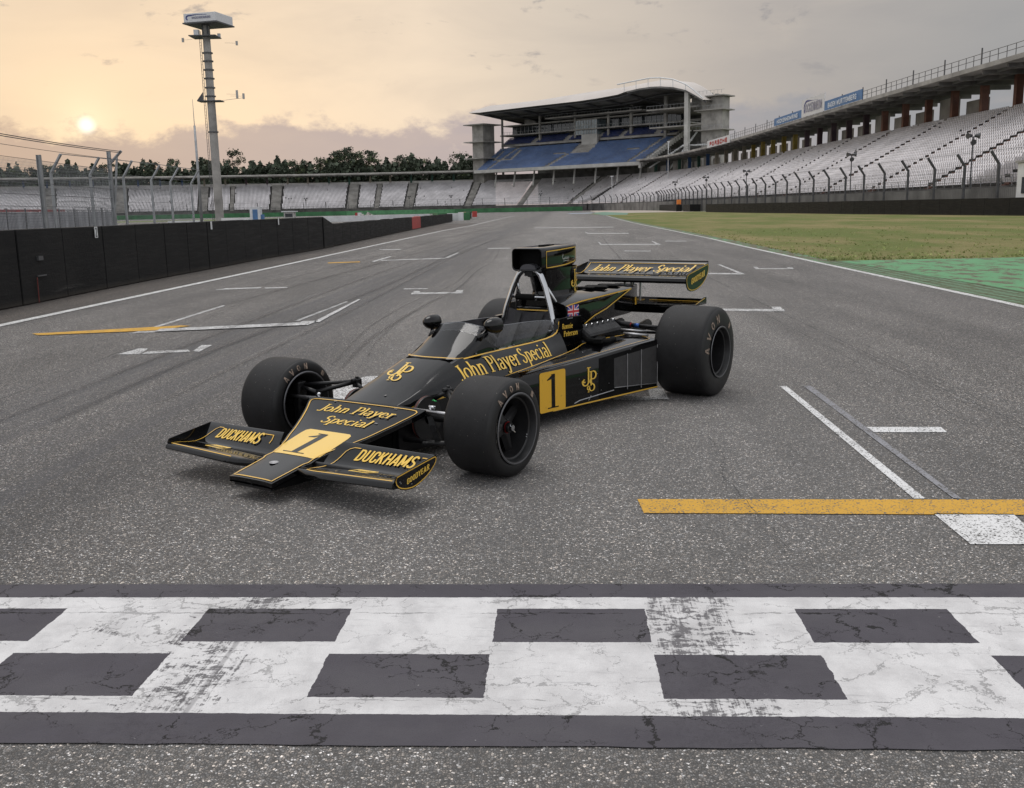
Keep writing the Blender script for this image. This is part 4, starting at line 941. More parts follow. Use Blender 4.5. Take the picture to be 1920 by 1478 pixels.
# right hand wall
T = thing('barrier_wall', 'black barrier wall along the far side of the grass on the right', 'wall', (38, 110, 0))
P = along([(44.6, 30), (41.8, 60), (40.4, 78), (37.6, 109), (35.9, 150), (35.7, 183)], 3.6)
for i in range(len(P) - 1): rel(T, wall_part(T, P[i], P[i + 1], 1.42 + random.uniform(-.01, .01), -.35, M_blackr, 'barrier_panel', 0))
block_barrier('barrier_wall', 'short black barrier block standing in the gap beside the orange post', 'barrier', (37.2, 205), (37.4, 214), 1.45, -2.2, M_blackr)
block_barrier('barrier_wall', 'far black barrier wall between the gap and the green tyre blocks', 'wall', (37.6, 222), (43, 292), 1.5, -.5, M_blackr, step=8)
T = thing('marshal_post', 'small orange and black marshal post in the gap of the right wall', 'post', (37.3, 219, 0)); b = MB(); b.box((0, 0, .7), (1.2, .8, 1.4)); b.build('cabinet', M_blackr, T, bevel=.05); b = MB(); b.box((0, 0, 2.0), (.9, .6, 1.0)); b.build('warning_flag', cm('orange', (.75, .22, .04)), T, bevel=.05)
T = thing('timing_hut', 'white hut at the right edge behind the barrier wall', 'hut', (42.1, 81, 0)); b = MB(); b.box((1.2, 0, 2.1), (3.0, 3, 4.2)); b.build('cabin', M_whitep, T, bevel=.03)
b = MB(); b.box((1.2, 0, 4.3), (3.3, 3.3, .18)); b.build('flat_roof', M_steel, T)
b = MB(); b.box((-.33, 0, 2.4), (.05, 1.2, 1.3)); b.build('window', M_glass, T)
# grey service wall under the right stand
T = thing('service_wall', 'grey concrete wall behind the debris fence below the right stand', 'wall', (44.5, 100, 0))
b = MB(); q = [(-3.2, 0), (-3.2, 2.35), (-2.9, 2.35), (-2.9, 0)]
loftline(b, sidx(48, 46), S_SPLIT - 20, q); rel(T, b.build('wall', M_concd, T))
# debris fences
def fence(name, label, pts, h, spacing, crank, side, wires=True, r=.07, mesh_dx=.12, mesh=True, group=None, cables=7, z0=0, m=M_steel, wr=.006, wm=None):
    """pts polyline on the ground; side +1 leans to the right of travel"""
    T = thing(name, label, 'fence', (pts[0][0], pts[0][1], 0), group=group); P = along(pts, spacing); P = P[:100]; O = Vector((pts[0][0], pts[0][1], 0)); tops = []
    for i, p in enumerate(P):
        a = Vector(P[max(i - 1, 0)]); c = Vector(P[min(i + 1, len(P) - 1)]); t = (c - a).normalized(); nn = Vector((t.y, -t.x)) * side; b_ = MB(); p3 = Vector((*p, z0)) - O; n3 = Vector((nn.x, nn.y, 0))
        hh = h + random.uniform(-.05, .05)
        pl = [p3, p3 + Vector((0, 0, hh * (.80 if crank else 1)))] + ([p3 + Vector((0, 0, hh)) + n3 * crank] if crank else [])
        b_.tube(pl, r, 6); b_.build('post', m, T); tops.append((p3, n3))
    if mesh:
        b_ = MB(); zs = [h * k / (cables) for k in range(1, cables + 1)]
        for z in zs:
            q = [p3 + Vector((0, 0, min(z, h * .8) if crank else z)) + (n3 * crank * max(0, (z - h * .8) / (h * .2)) + Vector((0, 0, max(0, z - h * .8)))) if crank else p3 + Vector((0, 0, z)) for p3, n3 in tops]
            b_.tube(q, .010 if z < zs[-1] else .02, 3, False)
        b_.build('cable', m, T)
        b_ = MB(); W = along([(*(Vector((pts[0][0], pts[0][1])) * 0 + Vector((p3.x, p3.y))),) for p3, _ in tops], mesh_dx)
        for q in W: b_.add([(q[0] - wr, q[1] - wr, z0 + .1), (q[0] + wr, q[1] + wr, z0 + .1), (q[0] + wr, q[1] + wr, z0 + h * .8), (q[0] - wr, q[1] - wr, z0 + h * .8)], [(0, 1, 2, 3)]); b_.add([(q[0] - wr, q[1] + wr, z0 + .1), (q[0] + wr, q[1] - wr, z0 + .1), (q[0] + wr, q[1] - wr, z0 + h * .8), (q[0] - wr, q[1] + wr, z0 + h * .8)], [(0, 1, 2, 3)])
        b_.build('wire_mesh', wm or m, T, fix=False)
    return T
M_post = mat('grey_fence_post', (.095, .095, .10), .6, .3, var=.1)
fence('debris_fence', 'tall debris fence with inward cranked posts along the right stand', [(43.6, 50), (42.0, 84), (41.2, 110), (40.5, 150), (40.6, 200), (42.5, 260), (43.6, 290)], 5.4, 6.0, .75, -1, r=.13, mesh_dx=.30, m=M_post, wr=.006)
fence('debris_fence', 'debris fence with cranked posts bending round the far right corner', [(44.2, 296), (42.5, 318), (38.5, 343), (32, 362), (25, 371)], 5.4, 5.0, .75, -1, r=.13, mesh_dx=.4, m=M_post)
fence('debris_fence', 'low debris fence with thin posts below the far curved terrace', [(24, 374), (0, 379), (-30, 383), (-80, 384), (-140, 374), (-205, 348)], 5.2, 8.6, .6, -1, r=.10, mesh_dx=.8, m=M_post)
fence('debris_fence', 'row of cranked fence posts left of the floodlight tower', [(-20.9, 46.2), (-20.7, 49.5), (-20.5, 53), (-20.3, 57), (-20.5, 61), (-20.4, 66)], 4.2, 3.75, .55, 1, r=.075, mesh_dx=.14, m=M_steel, wr=.004, cables=6)
# near fence with heavy H posts and sagging top cables
T = thing('debris_fence', 'near debris fence at the left edge with heavy posts and top cables', 'fence', (-17, 35, 0))
NP = [(-16.2, 35.0, 3.5), (-17.0, 43.2, 4.1)]
for k, (x, y, h) in enumerate([(-15.6, 27.5, 3.5)] + NP):
    b = MB(); x -= -17; y -= 35
    for dx_ in (-.06, .06): b.box((x + dx_, y, h / 2), (.018, .13, h))
    b.box((x, y, h / 2), (.11, .018, h)); b.build('post', M_steel, T)
b = MB(); b.tube([(0, 8.2, 3.55), (.55, 8.2, 4.1)], .06, 6); b.tube([(-.15, 8.25, .2), (.35, 8.2, 3.95)], .05, 6); b.build('strut', M_steel, T)
b = MB()
top = Vector((.5, 8.2, 4.08)); 
for z, dz in ((4.08, .10), (4.02, .10), (3.72, .06), (3.3, .02), (2.9, 0), (2.5, 0), (2.1, 0), (1.7, 0)):
    x1 = .5 if z > 3.6 else 0.
    pl = [(lerp(x1, .9, q) + (0 if z > 3.6 else .25 * math.sin(q * pi)), lerp(8.2, -9.5, q), z + .10 * q - dz * 4 * q * (1 - q)) for q in [k / 12 for k in range(13)]]
    b.tube(pl, .018 if z > 3.9 else .010, 4)
b.build('cable', M_steeld, T)
b = MB()
for k in range(0, 190):
    q = k / 190; x = lerp(.0, .9, q); y = lerp(8.2, -9.5, q); wr = .0035; zt = 3.35
    b.add([(x - wr, y - wr, .3), (x + wr, y + wr, .3), (x + wr, y + wr, zt), (x - wr, y - wr, zt)], [(0, 1, 2, 3)]); b.add([(x - wr, y + wr, .3), (x + wr, y - wr, .3), (x + wr, y - wr, zt), (x - wr, y + wr, zt)], [(0, 1, 2, 3)])
for k in range(30):
    z = .35 + k * .1; b.tube([(lerp(0, .9, q), lerp(8.2, -9.5, q), z) for q in (0, .5, 1)], .003, 3, False)
b.build('wire_mesh', M_steel, T, fix=False)
# low mesh fence with pale sheeting behind it
T = thing('mesh_fence', 'low mesh fence with pale sheeting behind the pit wall on the left', 'fence', (-19, 45, 0))
for k in range(12):
    y = 36 + k * 1.6; b = MB(); b.tube([(-2.3 + .02 * k, y - 45, 0), (-2.3 + .02 * k, y - 45, 1.78)], .035, 6); b.build('post', M_post, T)
b = MB()
for k in range(150): b.box((-2.3, 36 + k * .12 - 45, .95), (.012, .012, 1.55))
for k in range(13): b.box((-2.3, 44.8 - 45, .25 + k * .12), (.012, 18, .012))
b.build('wire_mesh', M_post, T, fix=False)
b = MB()
b.grid([[(-3.6 + .06 * math.sin(k * 1.7), 33 + k * 1.2 - 45, z) for k in range(21)] for z in (0, 1.62)]); b.build('sheeting', mat('pale_sheeting', (.42, .42, .45), .7, var=.12, vs=1.2), T)
b = MB(); b.box((-3.6, 2.5, 1.70), (.1, 7, .10)); b.build('red_rail', M_red, T)
# antenna mast and floodlight tower
T = thing('antenna_mast', 'thin tapering antenna mast beside the floodlight tower', 'mast', (-31.9, 104, 0))
b = MB(); b.tube([(0, 0, 0), (0, 0, 10.3)], [.16, .11], 10); b.build('mast', M_steel, T, smooth=True); b = MB(); b.tube([(0, 0, 10.3), (0, 0, 12.9)], [.045, .02], 6); b.build('whip', M_steel, T)
TX, TY = -55.7, 193.
T = thing('floodlight_tower', 'tall concrete tower carrying a white sign box above the trees', 'tower', (TX, TY, 0)); T.scale = (1, 1, .918)
b = MB(); b.lathe([(0, .82), (20, .76), (36, .68), (39.4, .66)], Matrix(((1, 0, 0), (0, 0, 1), (0, 1, 0))).to_3x3(), 24); b.build('shaft', M_conc, T, smooth=True)
for z in (18.2, 25.3, 27.0, 28.8, 30.5, 32.2, 33.8):
    b = MB(); b.lathe([(z - .12, .74), (z - .12, .95), (z + .12, .95), (z + .12, .74)], Matrix(((1, 0, 0), (0, 0, 1), (0, 1, 0))).to_3x3(), 20); b.build('ring', M_steeld, T)
b = MB(); b.box((0, -.2, 24.3), (4.4, 2.6, .18)); b.build('platform', M_steeld, T)
b = MB(); b.box((-.2, -.2, 36.9), (5.0, 4.0, .18)); b.build('platform', M_steeld, T)
b = MB(); rot = Matrix.Rotation(R(-15), 3, 'Z'); b.box((.6, 0, 40.2), (6.6, 6.0, 1.7), ax=rot); b.build('sign_box', M_whiteboard, T, bevel=.05)
b = MB(); b.box((.6, 0, 39.2), (7.0, 6.4, .25), ax=rot); b.box((0, 0, 38.2), (1.2, 1.2, 2.0)); b.build('soffit', M_steeld, T)
b = MB()
def tpl(x, y, o_):
    v = rot @ Vector((-3.1 + x, -3.03 - o_, 0)); return (.6 + v.x, v.y, 39.6 + y)
seg = [(.35 + .55 * (1 - math.cos(R(a))), .60 + .42 * math.sin(R(a)), .13) for a in range(-60, 91, 15)] + [(2.6, 1.14, .06), (4.6, 1.0, .03)]
strokes_mesh(b, [seg], tpl, .01); b.build('arc_emblem', M_navy, T)
b = MB(); put_text(b, 'HOCKENHEIMRING', lambda x, y, o_: tpl(x + 1.5, y + .35, o_), 3.9, .42, .012, .002, serif=False, thick=.2, thin=.16); b.build('lettering', mat('grey_letter', (.22, .22, .30), .5), T)
b = MB(); b.tube([(-.95, -.3, 0), (-.95, -.3, 38)], .05, 5); b.tube([(-1.25, -.3, 0), (-1.25, -.3, 38)], .05, 5)
for k in range(60): b.tube([(-.95, -.3, .5 + k * .62), (-1.25, -.3, .5 + k * .62)], .03, 4)
b.build('ladder', M_steeld, T)
b = MB(); b.tube([(2.0, -.2, 24.4), (6.4, -.2, 24.9)], .04, 5); b.build('camera_arm', M_concl, T)
for x, z, h in ((5.0, 25.6, 1.6), (6.2, 25.2, 1.1), (-4.4, 36.4, .8), (5.6, 35.6, .8)):
    b = MB(); b.box((x, -.1, z), (.35, .35, h)); b.tube([(x, -.1, z), (x * .6, -.1, z + .1)], .03, 4); b.build('camera', M_concl, T)
b = MB(); b.prism([(-2.2, -1.5, 24.4), (-1.0, -1.5, 24.4), (-1.0, -1.5, 26.0)], (0, .1, 0)); b.build('dark_panel', M_steeld, T)
b = MB(); b.box((-1.4, -1.2, 37.6), (.9, .9, 1.0)); b.box((2.2, .6, 37.3), (.5, .5, .7)); b.build('camera_housing', M_whitep, T)
# loudspeaker poles below the right stand and on the far curve
def lspole(x, y, h, label, group='loudspeaker poles in front of the seats'):
    T = thing('loudspeaker_pole', label, 'pole', (x, y, 0), group=group)
    b = MB(); b.tube([(0, 0, 0), (0, 0, h)], .07, 6); b.build('pole', M_post, T)
    for dx_, dz_ in ((-.45, .1), (.45, .1), (0, -.5)):
        b = MB(); b.tube([(dx_ * .3, 0, h + dz_), (dx_ * 1.3, -.15, h + dz_ - .05)], [.10, .30], 8); b.build('horn', M_steeld, T)
    b = MB(); b.box((0, 0, h - .05), (1.1, .08, .08)); b.build('crossbar', M_post, T)
for (x, y), lb in zip(((44.2, 96), (44.0, 129), (43.9, 185), (43.8, 222), (43.6, 262)), ('tallest loudspeaker pole in front of the right stand, nearest to the hut', 'second loudspeaker pole before the right stand, above the black wall', 'third loudspeaker pole along the right stand, above the end of the near wall', 'fourth loudspeaker pole along the right stand, above the orange marshal post', 'fifth loudspeaker pole along the right stand, just before the bend')): lspole(x, y, 7.2, lb)
for px, lb in ((588, 'loudspeaker pole before the middle of the far left terrace'), (778, 'loudspeaker pole at the stair nearest the blue stand on its left'), (855, 'slim loudspeaker pole on the terrace left of the blue stand'), (1020, 'loudspeaker pole below the middle of the blue stand'), (340, 'loudspeaker pole on the far left terrace left of the tower')):
    lspole(gx(px, 388)[0], 388, 6.6, lb)
T = thing('lamp_mast', 'white slim mast standing on the terrace below the blue stand', 'mast', (gx(1151, 350)[0], 350, 0)); b = MB(); b.tube([(0, 0, 0), (0, 0, 11.5)], .12, 6); b.build('pole', M_whitep, T); b = MB(); b.box((0, 0, 11.6), (1, .4, .3)); b.build('lamp', M_whitep, T)
T = thing('lamp_mast', 'short white mast at the right end of the blue stand', 'mast', (gx(1254, 335)[0], 335, 0)); b = MB(); b.tube([(0, 0, 0), (0, 0, 22)], .16, 6); b.build('pole', M_whitep, T); b = MB(); b.box((0, 0, 22), (.8, .4, .3)); b.build('lamp', M_whitep, T)
# small cabins on the infield
x, y = gx(495, 150); T = thing('toilet_cabin', 'white and blue cabin on the infield behind the pit wall', 'cabin', (x, y, 0)); b = MB(); b.box((0, 0, 1.1), (1.5, 1.5, 2.2)); b.build('cabin', M_whitep, T, bevel=.06)
b = MB(); b.box((.05, -.77, 1.05), (.75, .04, 1.8)); b.build('door', M_banner, T); b = MB(); b.box((0, 0, 2.25), (1.6, 1.6, .12)); b.build('flat_roof', M_whitep, T); b = MB(); b.box((.95, .1, .6), (.4, .6, 1.2)); b.build('side_tank', M_banner, T)
x, y = gx(557, 150); T = thing('kiosk', 'small pale kiosk with a flat overhanging roof behind the pit wall', 'kiosk', (x, y, 0)); b = MB(); b.box((0, 0, .75), (1.5, 1.3, 1.5)); b.build('cabin', M_concl, T)
b = MB(); b.box((0, 0, 1.55), (2.1, 1.8, .14)); b.build('flat_roof', M_whitep, T); b = MB(); b.box((0, -.67, 1.0), (1.1, .04, .5)); b.build('hatch', M_glass, T)
block_barrier('concrete_wall', 'low white wall across the infield left of the striped barrier', 'wall', gx(620, 135), gx(815, 150), .78, .4, M_whitep, step=12)
block_barrier('concrete_wall', 'low white wall behind the pit wall beside the tower', 'wall', gx(430, 140), gx(480, 136), .80, .4, M_whitep, step=4)
block_barrier('concrete_wall', 'low white wall left of the antenna mast', 'wall', gx(332, 120), gx(398, 122), .66, .4, M_whitep, step=4)
rg = random.Random(2)
T = thing('rock_pile', 'grey heap of rubble behind the low barrier left of the track', 'rubble', (*gx(699, 150), 0))
b = MB()
for k in range(40):
    a = rg.uniform(0, 2 * pi); rr = rg.random() ** .6 * 1.6; x, y = rr * math.cos(a), rr * math.sin(a); h = max(.1, 1.5 - rr * .8); s_ = rg.uniform(.25, .6)
    b.box((x, y, h * rg.uniform(.3, .9)), (s_, s_, s_), ax=Matrix.Rotation(rg.uniform(0, 3), 3, (rg.random(), rg.random(), 1)))
b.build('stones', M_conc, T)
# --- trees behind the far terrace
M_leaf = [mat('foliage_%s' % k, c, .8, spec=.2, var=.45, vs=.35) for k, c in (('dark', (.058, .072, .050)), ('mid', (.080, .100, .056)), ('light', (.115, .140, .068)))]  # leaf greens lifted and greyed: distance haze is put into the colour
M_bark = mat('bark', (.11, .075, .055), .9, var=.3, vs=1)
def tree_proto(seed, kind):
    r_ = random.Random(seed); H = 1.0; tv = MB(); lv = MB()
    h = {'pine': 22, 'broad': 18, 'bush': 12, 'bare': 24}[kind]
    bend = [(0, 0, 0)]; 
    for k in range(1, 7): bend.append((bend[-1][0] + r_.uniform(-.35, .35), bend[-1][1] + r_.uniform(-.3, .3), h * .93 * k / 6))
    tv.tube(bend, [lerp(.32, .08, k / 6) for k in range(7)], 6)
    clumps = []; c0 = {'pine': .55, 'broad': .25, 'bush': .12, 'bare': .6}[kind]; nc = {'pine': 16, 'broad': 24, 'bush': 20, 'bare': 9}[kind]
    for k in range(nc):
        q = c0 + (1 - c0) * (k + r_.random()) / nc; i = min(5, int(q / .93 * 6)) if q < .93 else 5
        base = Vector(bend[i]).lerp(Vector(bend[i + 1]), min(1, q / .93 * 6 - i)); wd_ = {'pine': 4.0, 'broad': 5.4, 'bush': 5.0, 'bare': 3.2}[kind]
        env = math.sin(min(1, (1.02 - q) / (1.02 - c0) * 1.25 + .12) * pi * .62) ; a = r_.uniform(0, 2 * pi); d = r_.uniform(.25, 1) * wd_ * env
        p = base + Vector((math.cos(a) * d, math.sin(a) * d, r_.uniform(.2, 1.4))); tv.tube([base - Vector((0, 0, .6)), base.lerp(p, .6) + Vector((0, 0, -.2)), p], [.10, .07, .03], 4)
        rad = r_.uniform(1.2, 2.3) * (1 if kind != 'bare' else .7); nl = int({'pine': 50, 'broad': 62, 'bush': 60, 'bare': 14}[kind] * rad / 1.6)
        lv.i = 0 if r_.random() < .5 else (1 if r_.random() < .75 else 2)
        for _ in range(nl):
            v = Vector((r_.gauss(0, 1), r_.gauss(0, 1), r_.gauss(0, .75))).normalized() * rad * r_.uniform(.35, 1.05); v.z *= .72; c = p + v; s_ = r_.uniform(.28, .62)
            a1 = Vector((r_.gauss(0, 1), r_.gauss(0, 1), r_.gauss(0, 1))).normalized(); a2 = a1.orthogonal().normalized(); a3 = a1.cross(a2)
            a2 = a2 * math.cos(1) + a3 * math.sin(r_.random()); lv.add([c + a2 * s_, c + a3 * s_ * .8, c - a2 * s_ * .9, c - a3 * s_ * .6], [(0, 1, 2, 3)])
    root = bpy.data.objects.new({'pine': 'pine_tree', 'broad': 'broadleaf_tree', 'bush': 'broadleaf_tree', 'bare': 'bare_tree'}[kind], None); C.objects.link(root)
    tv.build('trunk', M_bark, root, fix=False); lv.build('crown', M_leaf, root, fix=False); return root
protos = [(tree_proto(11 + k, kd), kd) for k, kd in enumerate(['pine', 'pine', 'pine', 'broad', 'broad', 'bush', 'bare'])]
rt_ = random.Random(9); used = set()
LBL = {'pine': ('high crowned pine', 'slim tufted pine', 'dark leaning pine'), 'broad': ('leafy green tree', 'wide leafy tree'), 'bush': ('low leafy tree',), 'bare': ('half bare tree',)}
trees = []
for row, (d, n_, sc) in enumerate(((436, 46, 1.0), (452, 40, 1.12))):
    for k in range(n_):
        px = lerp(-40, 905, (k + rt_.random() * .8) / n_); w_ = rt_.random()
        hpx = 1.0 + .10 * math.sin(px * .021) + .08 * math.sin(px * .057 + 1)
        trees.append((px, d + rt_.uniform(-5, 5), sc * hpx, row))
trees.sort()
ORD = ['first', 'second', 'third', 'fourth', 'fifth', 'sixth', 'seventh', 'eighth', 'ninth', 'tenth', 'eleventh', 'twelfth', 'thirteenth', 'fourteenth', 'fifteenth', 'sixteenth', 'seventeenth', 'eighteenth', 'nineteenth', 'twentieth', 'twenty-first', 'twenty-second', 'twenty-third', 'twenty-fourth', 'twenty-fifth']
ANC = [(107, 'left of the near fence post', -1), (250, 'right of the near fence post', 1), (400, 'left of the floodlight tower', -1), (640, 'right of the floodlight tower', 1), (2000, 'left of the blue stand', -1)]
def anc(px): return next(i for i, a in enumerate(ANC) if px < a[0])
for px, d, sc, row in trees:
    k = rt_.choices(range(7), [3, 3, 3, 2.4, 2, 1.6, .5])[0]; pr, kd = protos[k]
    o_ = pr if k not in used else copy_tree(pr); used.add(k)
    x = (px - 960) / 1845 * d; o_.location = (x, d, 0); s_ = sc * rt_.uniform(.80, 1.12) * (1.0 if kd != 'bush' else 1.25); o_.scale = (s_ * rt_.uniform(.85, 1.2), s_ * .9, s_ * (.98 + .07 * rt_.random())); o_.rotation_euler = (0, 0, rt_.uniform(0, 6.28))
    i = anc(px); same = [t[0] for t in trees if t[3] == row and anc(t[0]) == i]; same.sort(reverse=ANC[i][2] < 0)
    tag(o_, '%s, %s in the %s row %s' % (LBL[kd][k % len(LBL[kd])], ORD[same.index(px)], 'front' if row == 0 else 'rear', ANC[i][1]), 'tree', 'trees behind the far terrace')
for k, (pr, kd) in enumerate(protos):
    if k not in used:
        for ch in list(pr.children): bpy.data.objects.remove(ch)
        bpy.data.objects.remove(pr)
# undergrowth between the trunks: a mass nobody could count
V = []; F = []
for _ in range(26000):
    px = rng.uniform(-60, 925); d = rng.uniform(428, 462); x = (px - 960) / 1845 * d; z = 3 + rng.random() ** .7 * (19.0 + 1.2 * math.sin(px * .05) + 1.6 * math.sin(px * .13) + 1.2 * math.sin(px * .41)); s_ = rng.uniform(.5, 1.1)
    a1 = rng.normal(size=3); a1 /= np.linalg.norm(a1); a2 = np.cross(a1, rng.normal(size=3)); a2 /= np.linalg.norm(a2); c = np.array((x, d, z)); k = len(V)
    V += [c + a1 * s_, c + a2 * s_, c - a1 * s_, c - a2 * s_]; F.append((k, k + 1, k + 2, k + 3))
npmesh('undergrowth', V, F, M_leaf[0], kind='stuff')
#@@CAR
# ================================================================== RACING CAR  (x forward, y to its left, z up; origin under the front axle)
CAR = thing('racing_car', 'black and gold vintage open wheel racing car with number 1 and tall airbox', 'racing car', (-.72303, 5.39195, .004), -2.15469)
def carpaint(name, col=(.0045, .0045, .005)):
    m, n = newmat(name); P = n.obj()
    f = n.noise(P, 9, 5, .7); g = n.noise(P, 90, 4, .7)
    c = n.mix(n.ss(n.noise(P, 160, 2), .66, .74, 0, .35), col, (.10, .095, .085))
    rr = n.ss(f, .3, .75, .03, .08); rr = n.m('ADD', rr, n.ss(g, .6, .8, 0, .10))
    n.out(c, rr, 0, .42, coat=0, normal=n.bump(n.noise(P, 5, 2), .02, .02), crough=.03); return m
K_blk = carpaint('black_gloss_paint', (.0022, .0022, .0026)); K_satin = mat('satin_black', (.008, .008, .009), .38, spec=.45, var=.3, vs=6)
K_matt = mat('matt_black', (.004, .004, .004), .8, spec=.15, var=.3, vs=8)
def goldpaint(name, col, dirt=.25):
    m, n = newmat(name); P = n.obj(); f = n.noise(P, 26, 5, .75)
    n.out(n.mix(n.ss(f, .60, .72, 0, dirt), col, (.16, .10, .03)), .28, 0, .4, coat=.3); return m
K_gold = goldpaint('gold_pinstripe', (.74, .44, .06), .1); K_num = goldpaint('number_yellow', (.78, .44, .035), .35); K_num2 = goldpaint('nose_number_yellow', (.84, .56, .13), .12)
K_let = goldpaint('gold_lettering', (.82, .53, .08), .05)
K_chr = mat('chrome', (.55, .56, .58), .16, 1., var=.08, vs=6); K_alu = mat('aluminium', (.42, .42, .43), .38, .9, var=.12, vs=8)
K_cast = mat('dark_cast_metal', (.018, .018, .019), .48, .5, var=.3, vs=14, bs=60, bst=.3)
K_redm = mat('red_anodised', (.35, .02, .02), .35, .6); K_bluem = mat('blue_anodised', (.03, .10, .35), .35, .6)
K_rim = mat('dark_grey_wheel', (.020, .020, .021), .42, .25, var=.15, vs=10); K_lip = mat('rim_lip', (.16, .16, .17), .38, .7, var=.1)
K_fab = mat('seat_fabric', (.040, .039, .043), .9, spec=.2, var=.2, vs=12, bs=80, bst=.3); K_belt = mat('belt_webbing', (.018, .018, .020), .8, var=.2)
K_red = mat('flag_red', (.55, .02, .03), .4); K_blue = mat('flag_blue', (.02, .04, .30), .4); K_wht = mat('flag_white', (.72, .72, .72), .4); K_green = mat('green_wire', (.03, .45, .12), .5)
def tyremat():
    m, n = newmat('tyre_rubber'); P = n.obj()
    a = n.noise(P, 9, 5, .7); sp = n.vor(P, 70, 'F1', 'Distance'); sc = n.sep(n.vor(P, 70, 'F1', 'Color')); gr = n.noise(P, 240, 3, .7)
    c = n.ramp(a, [(.3, (.009, .0088, .0095)), (.7, (.018, .0176, .019))])
    dot = n.m('MULTIPLY', n.m('LESS_THAN', sp, .11), n.m('GREATER_THAN', sc[0], .90)); c = n.mix(dot, c, (.30, .28, .25))
    dk = n.m('MULTIPLY', n.m('LESS_THAN', n.vor(n.map(P, (1, 1, 1), loc=(3, 1, 2)), 34, 'F1', 'Distance'), .2), n.m('GREATER_THAN', n.sep(n.vor(n.map(P, loc=(3, 1, 2)), 34, 'F1', 'Color'))[1], .86)); c = n.mix(dk, c, (.008, .008, .008))
    n.out(c, .62, 0, .34, normal=n.bump(n.m('ADD', gr, n.m('MULTIPLY', a, .6)), .35, .004)); return m
K_tyre = tyremat()
def sidemat():
    m, n = newmat('tyre_sidewall'); P = n.obj(); a = n.noise(P, 12, 4, .6)
    n.out(n.ramp(a, [(.3, (.006, .006, .0065)), (.7, (.011, .0108, .0112))]), .48, 0, .45, normal=n.bump(n.noise(P, 160, 3), .12, .003)); return m
K_side = sidemat(); K_brown = mat('sidewall_lettering', (.25, .19, .15), .7, var=.40, vs=60); K_tan = mat('sidewall_dashes', (.30, .28, .25), .7, var=.3, vs=60)
def glassmat():
    m, n = newmat('smoked_perspex'); b_ = n.new('ShaderNodeBsdfPrincipled'); b_.inputs['Base Color'].default_value = (.55, .58, .62, 1); b_.inputs['Roughness'].default_value = .04
    b_.inputs['IOR'].default_value = 1.45; t = n.new('ShaderNodeBsdfTransparent'); t.inputs[0].default_value = (.78, .80, .83, 1)
    fr = n.new('ShaderNodeFresnel'); fr.inputs[0].default_value = 1.5; g = n.new('ShaderNodeBsdfGlossy'); g.inputs['Roughness'].default_value = .10
    mx = n.new('ShaderNodeMixShader'); n.nt.links.new(n.m('ADD', fr.outputs[0], n.ss(n.noise(n.obj(), 40, 5, .8), .4, .8, .02, .07)), mx.inputs[0]); n.nt.links.new(t.outputs[0], mx.inputs[1]); n.nt.links.new(g.outputs[0], mx.inputs[2])
    o_ = n.new('ShaderNodeOutputMaterial'); n.nt.links.new(mx.outputs[0], o_.inputs[0]); return m
K_perspex = glassmat()
def finmat():
    m, n = newmat('radiator_core'); P = n.obj(); s = n.sep(P)
    fx = n.m('ABSOLUTE', n.m('SINE', n.m('MULTIPLY', s[0], 520.))); fz = n.m('ABSOLUTE', n.m('SINE', n.m('MULTIPLY', s[2], 760.)))
    c = n.mix(n.m('MULTIPLY', fx, n.m('MULTIPLY_ADD', fz, .5, .5)), (.006, .006, .007), (.115, .112, .112)); c = n.mix(n.ss(n.noise(P, 30, 4, .7), .4, .7, 0, .5), c, (.03, .03, .03))
    n.out(c, .6, .3, .4, normal=n.bump(fx, .6, .002)); return m
K_fin = finmat()
def ribbon3(b, pts, hw, nrm, off_=.0015):
    """flat stripe through 3D points, nrm(i)->normal of the carrying surface"""
    pts = [Vector(p) for p in pts]; L = []; Q = []
    for i, p in enumerate(pts):
        t = (pts[min(i + 1, len(pts) - 1)] - pts[max(i - 1, 0)]).normalized(); nn = Vector(nrm(i) if callable(nrm) else nrm).normalized(); s_ = t.cross(nn).normalized()
        L.append(p + s_ * hw + nn * off_); Q.append(p - s_ * hw + nn * off_)
    b.grid([L, Q])
def ring_pts(pts): return list(pts) + [pts[0], pts[1]]
# ---------- nose
NX = [.985, .93, .86, .80, .76, .74, .70, .66, .62, .56, .506, .45, .388, .33, .288, .25, .219, .18, .15, .138]
NHW = [.146, .149, .151, .153, .155, .166, .160, .164, .177, .203, .233, .258, .287, .314, .336, .355, .373, .396, .411, .416]
def nz(x): return interp(x, [.138, .16, .219, .288, .388, .425, .506, .618, .70, .80, .86, .93, .985], [.336, .325, .299, .272, .238, .226, .206, .180, .161, .142, .131, .119, .108])
def nhw(x): return interp(-x, [-q for q in NX], NHW)
def nose_p(x, y, o_=0): return (x + o_ * .25, y, nz(x) + o_ * .97 - .006 * (y / nhw(x)) ** 4)
b = MB(); ny = 24
top = [[nose_p(x, h * (2 * j / ny - 1)) for j in range(ny + 1)] for x, h in zip(NX, NHW)]
b.grid(top)
for sgn in (0, ny): b.grid([[r[sgn] for r in top], [(r[sgn][0], r[sgn][1], r[sgn][2] - .024) for r in top], [(r[sgn][0], r[sgn][1] * (1 - .012 / abs(r[sgn][1])), r[sgn][2] - .028) for r in top]])
for e in (0, -1): b.grid([[p for p in top[e]], [(p[0], p[1], p[2] - .020) for p in top[e]]])
b.grid([[(p[0], p[1], p[2] - .028) for p in r] for r in top])
nose = b.build('nose_cone', K_blk, CAR, auto=40)
b = MB(); b.loft([[(x, -h, zb), (x, h, zb), (x, h, nz(x) - .03), (x, -h, nz(x) - .03)] for x, h, zb in ((.955, .130, .062), (.8, .135, .055), (.4, .15, .05), (.1, .17, .05))]); b.build('nose_box', K_matt, nose)
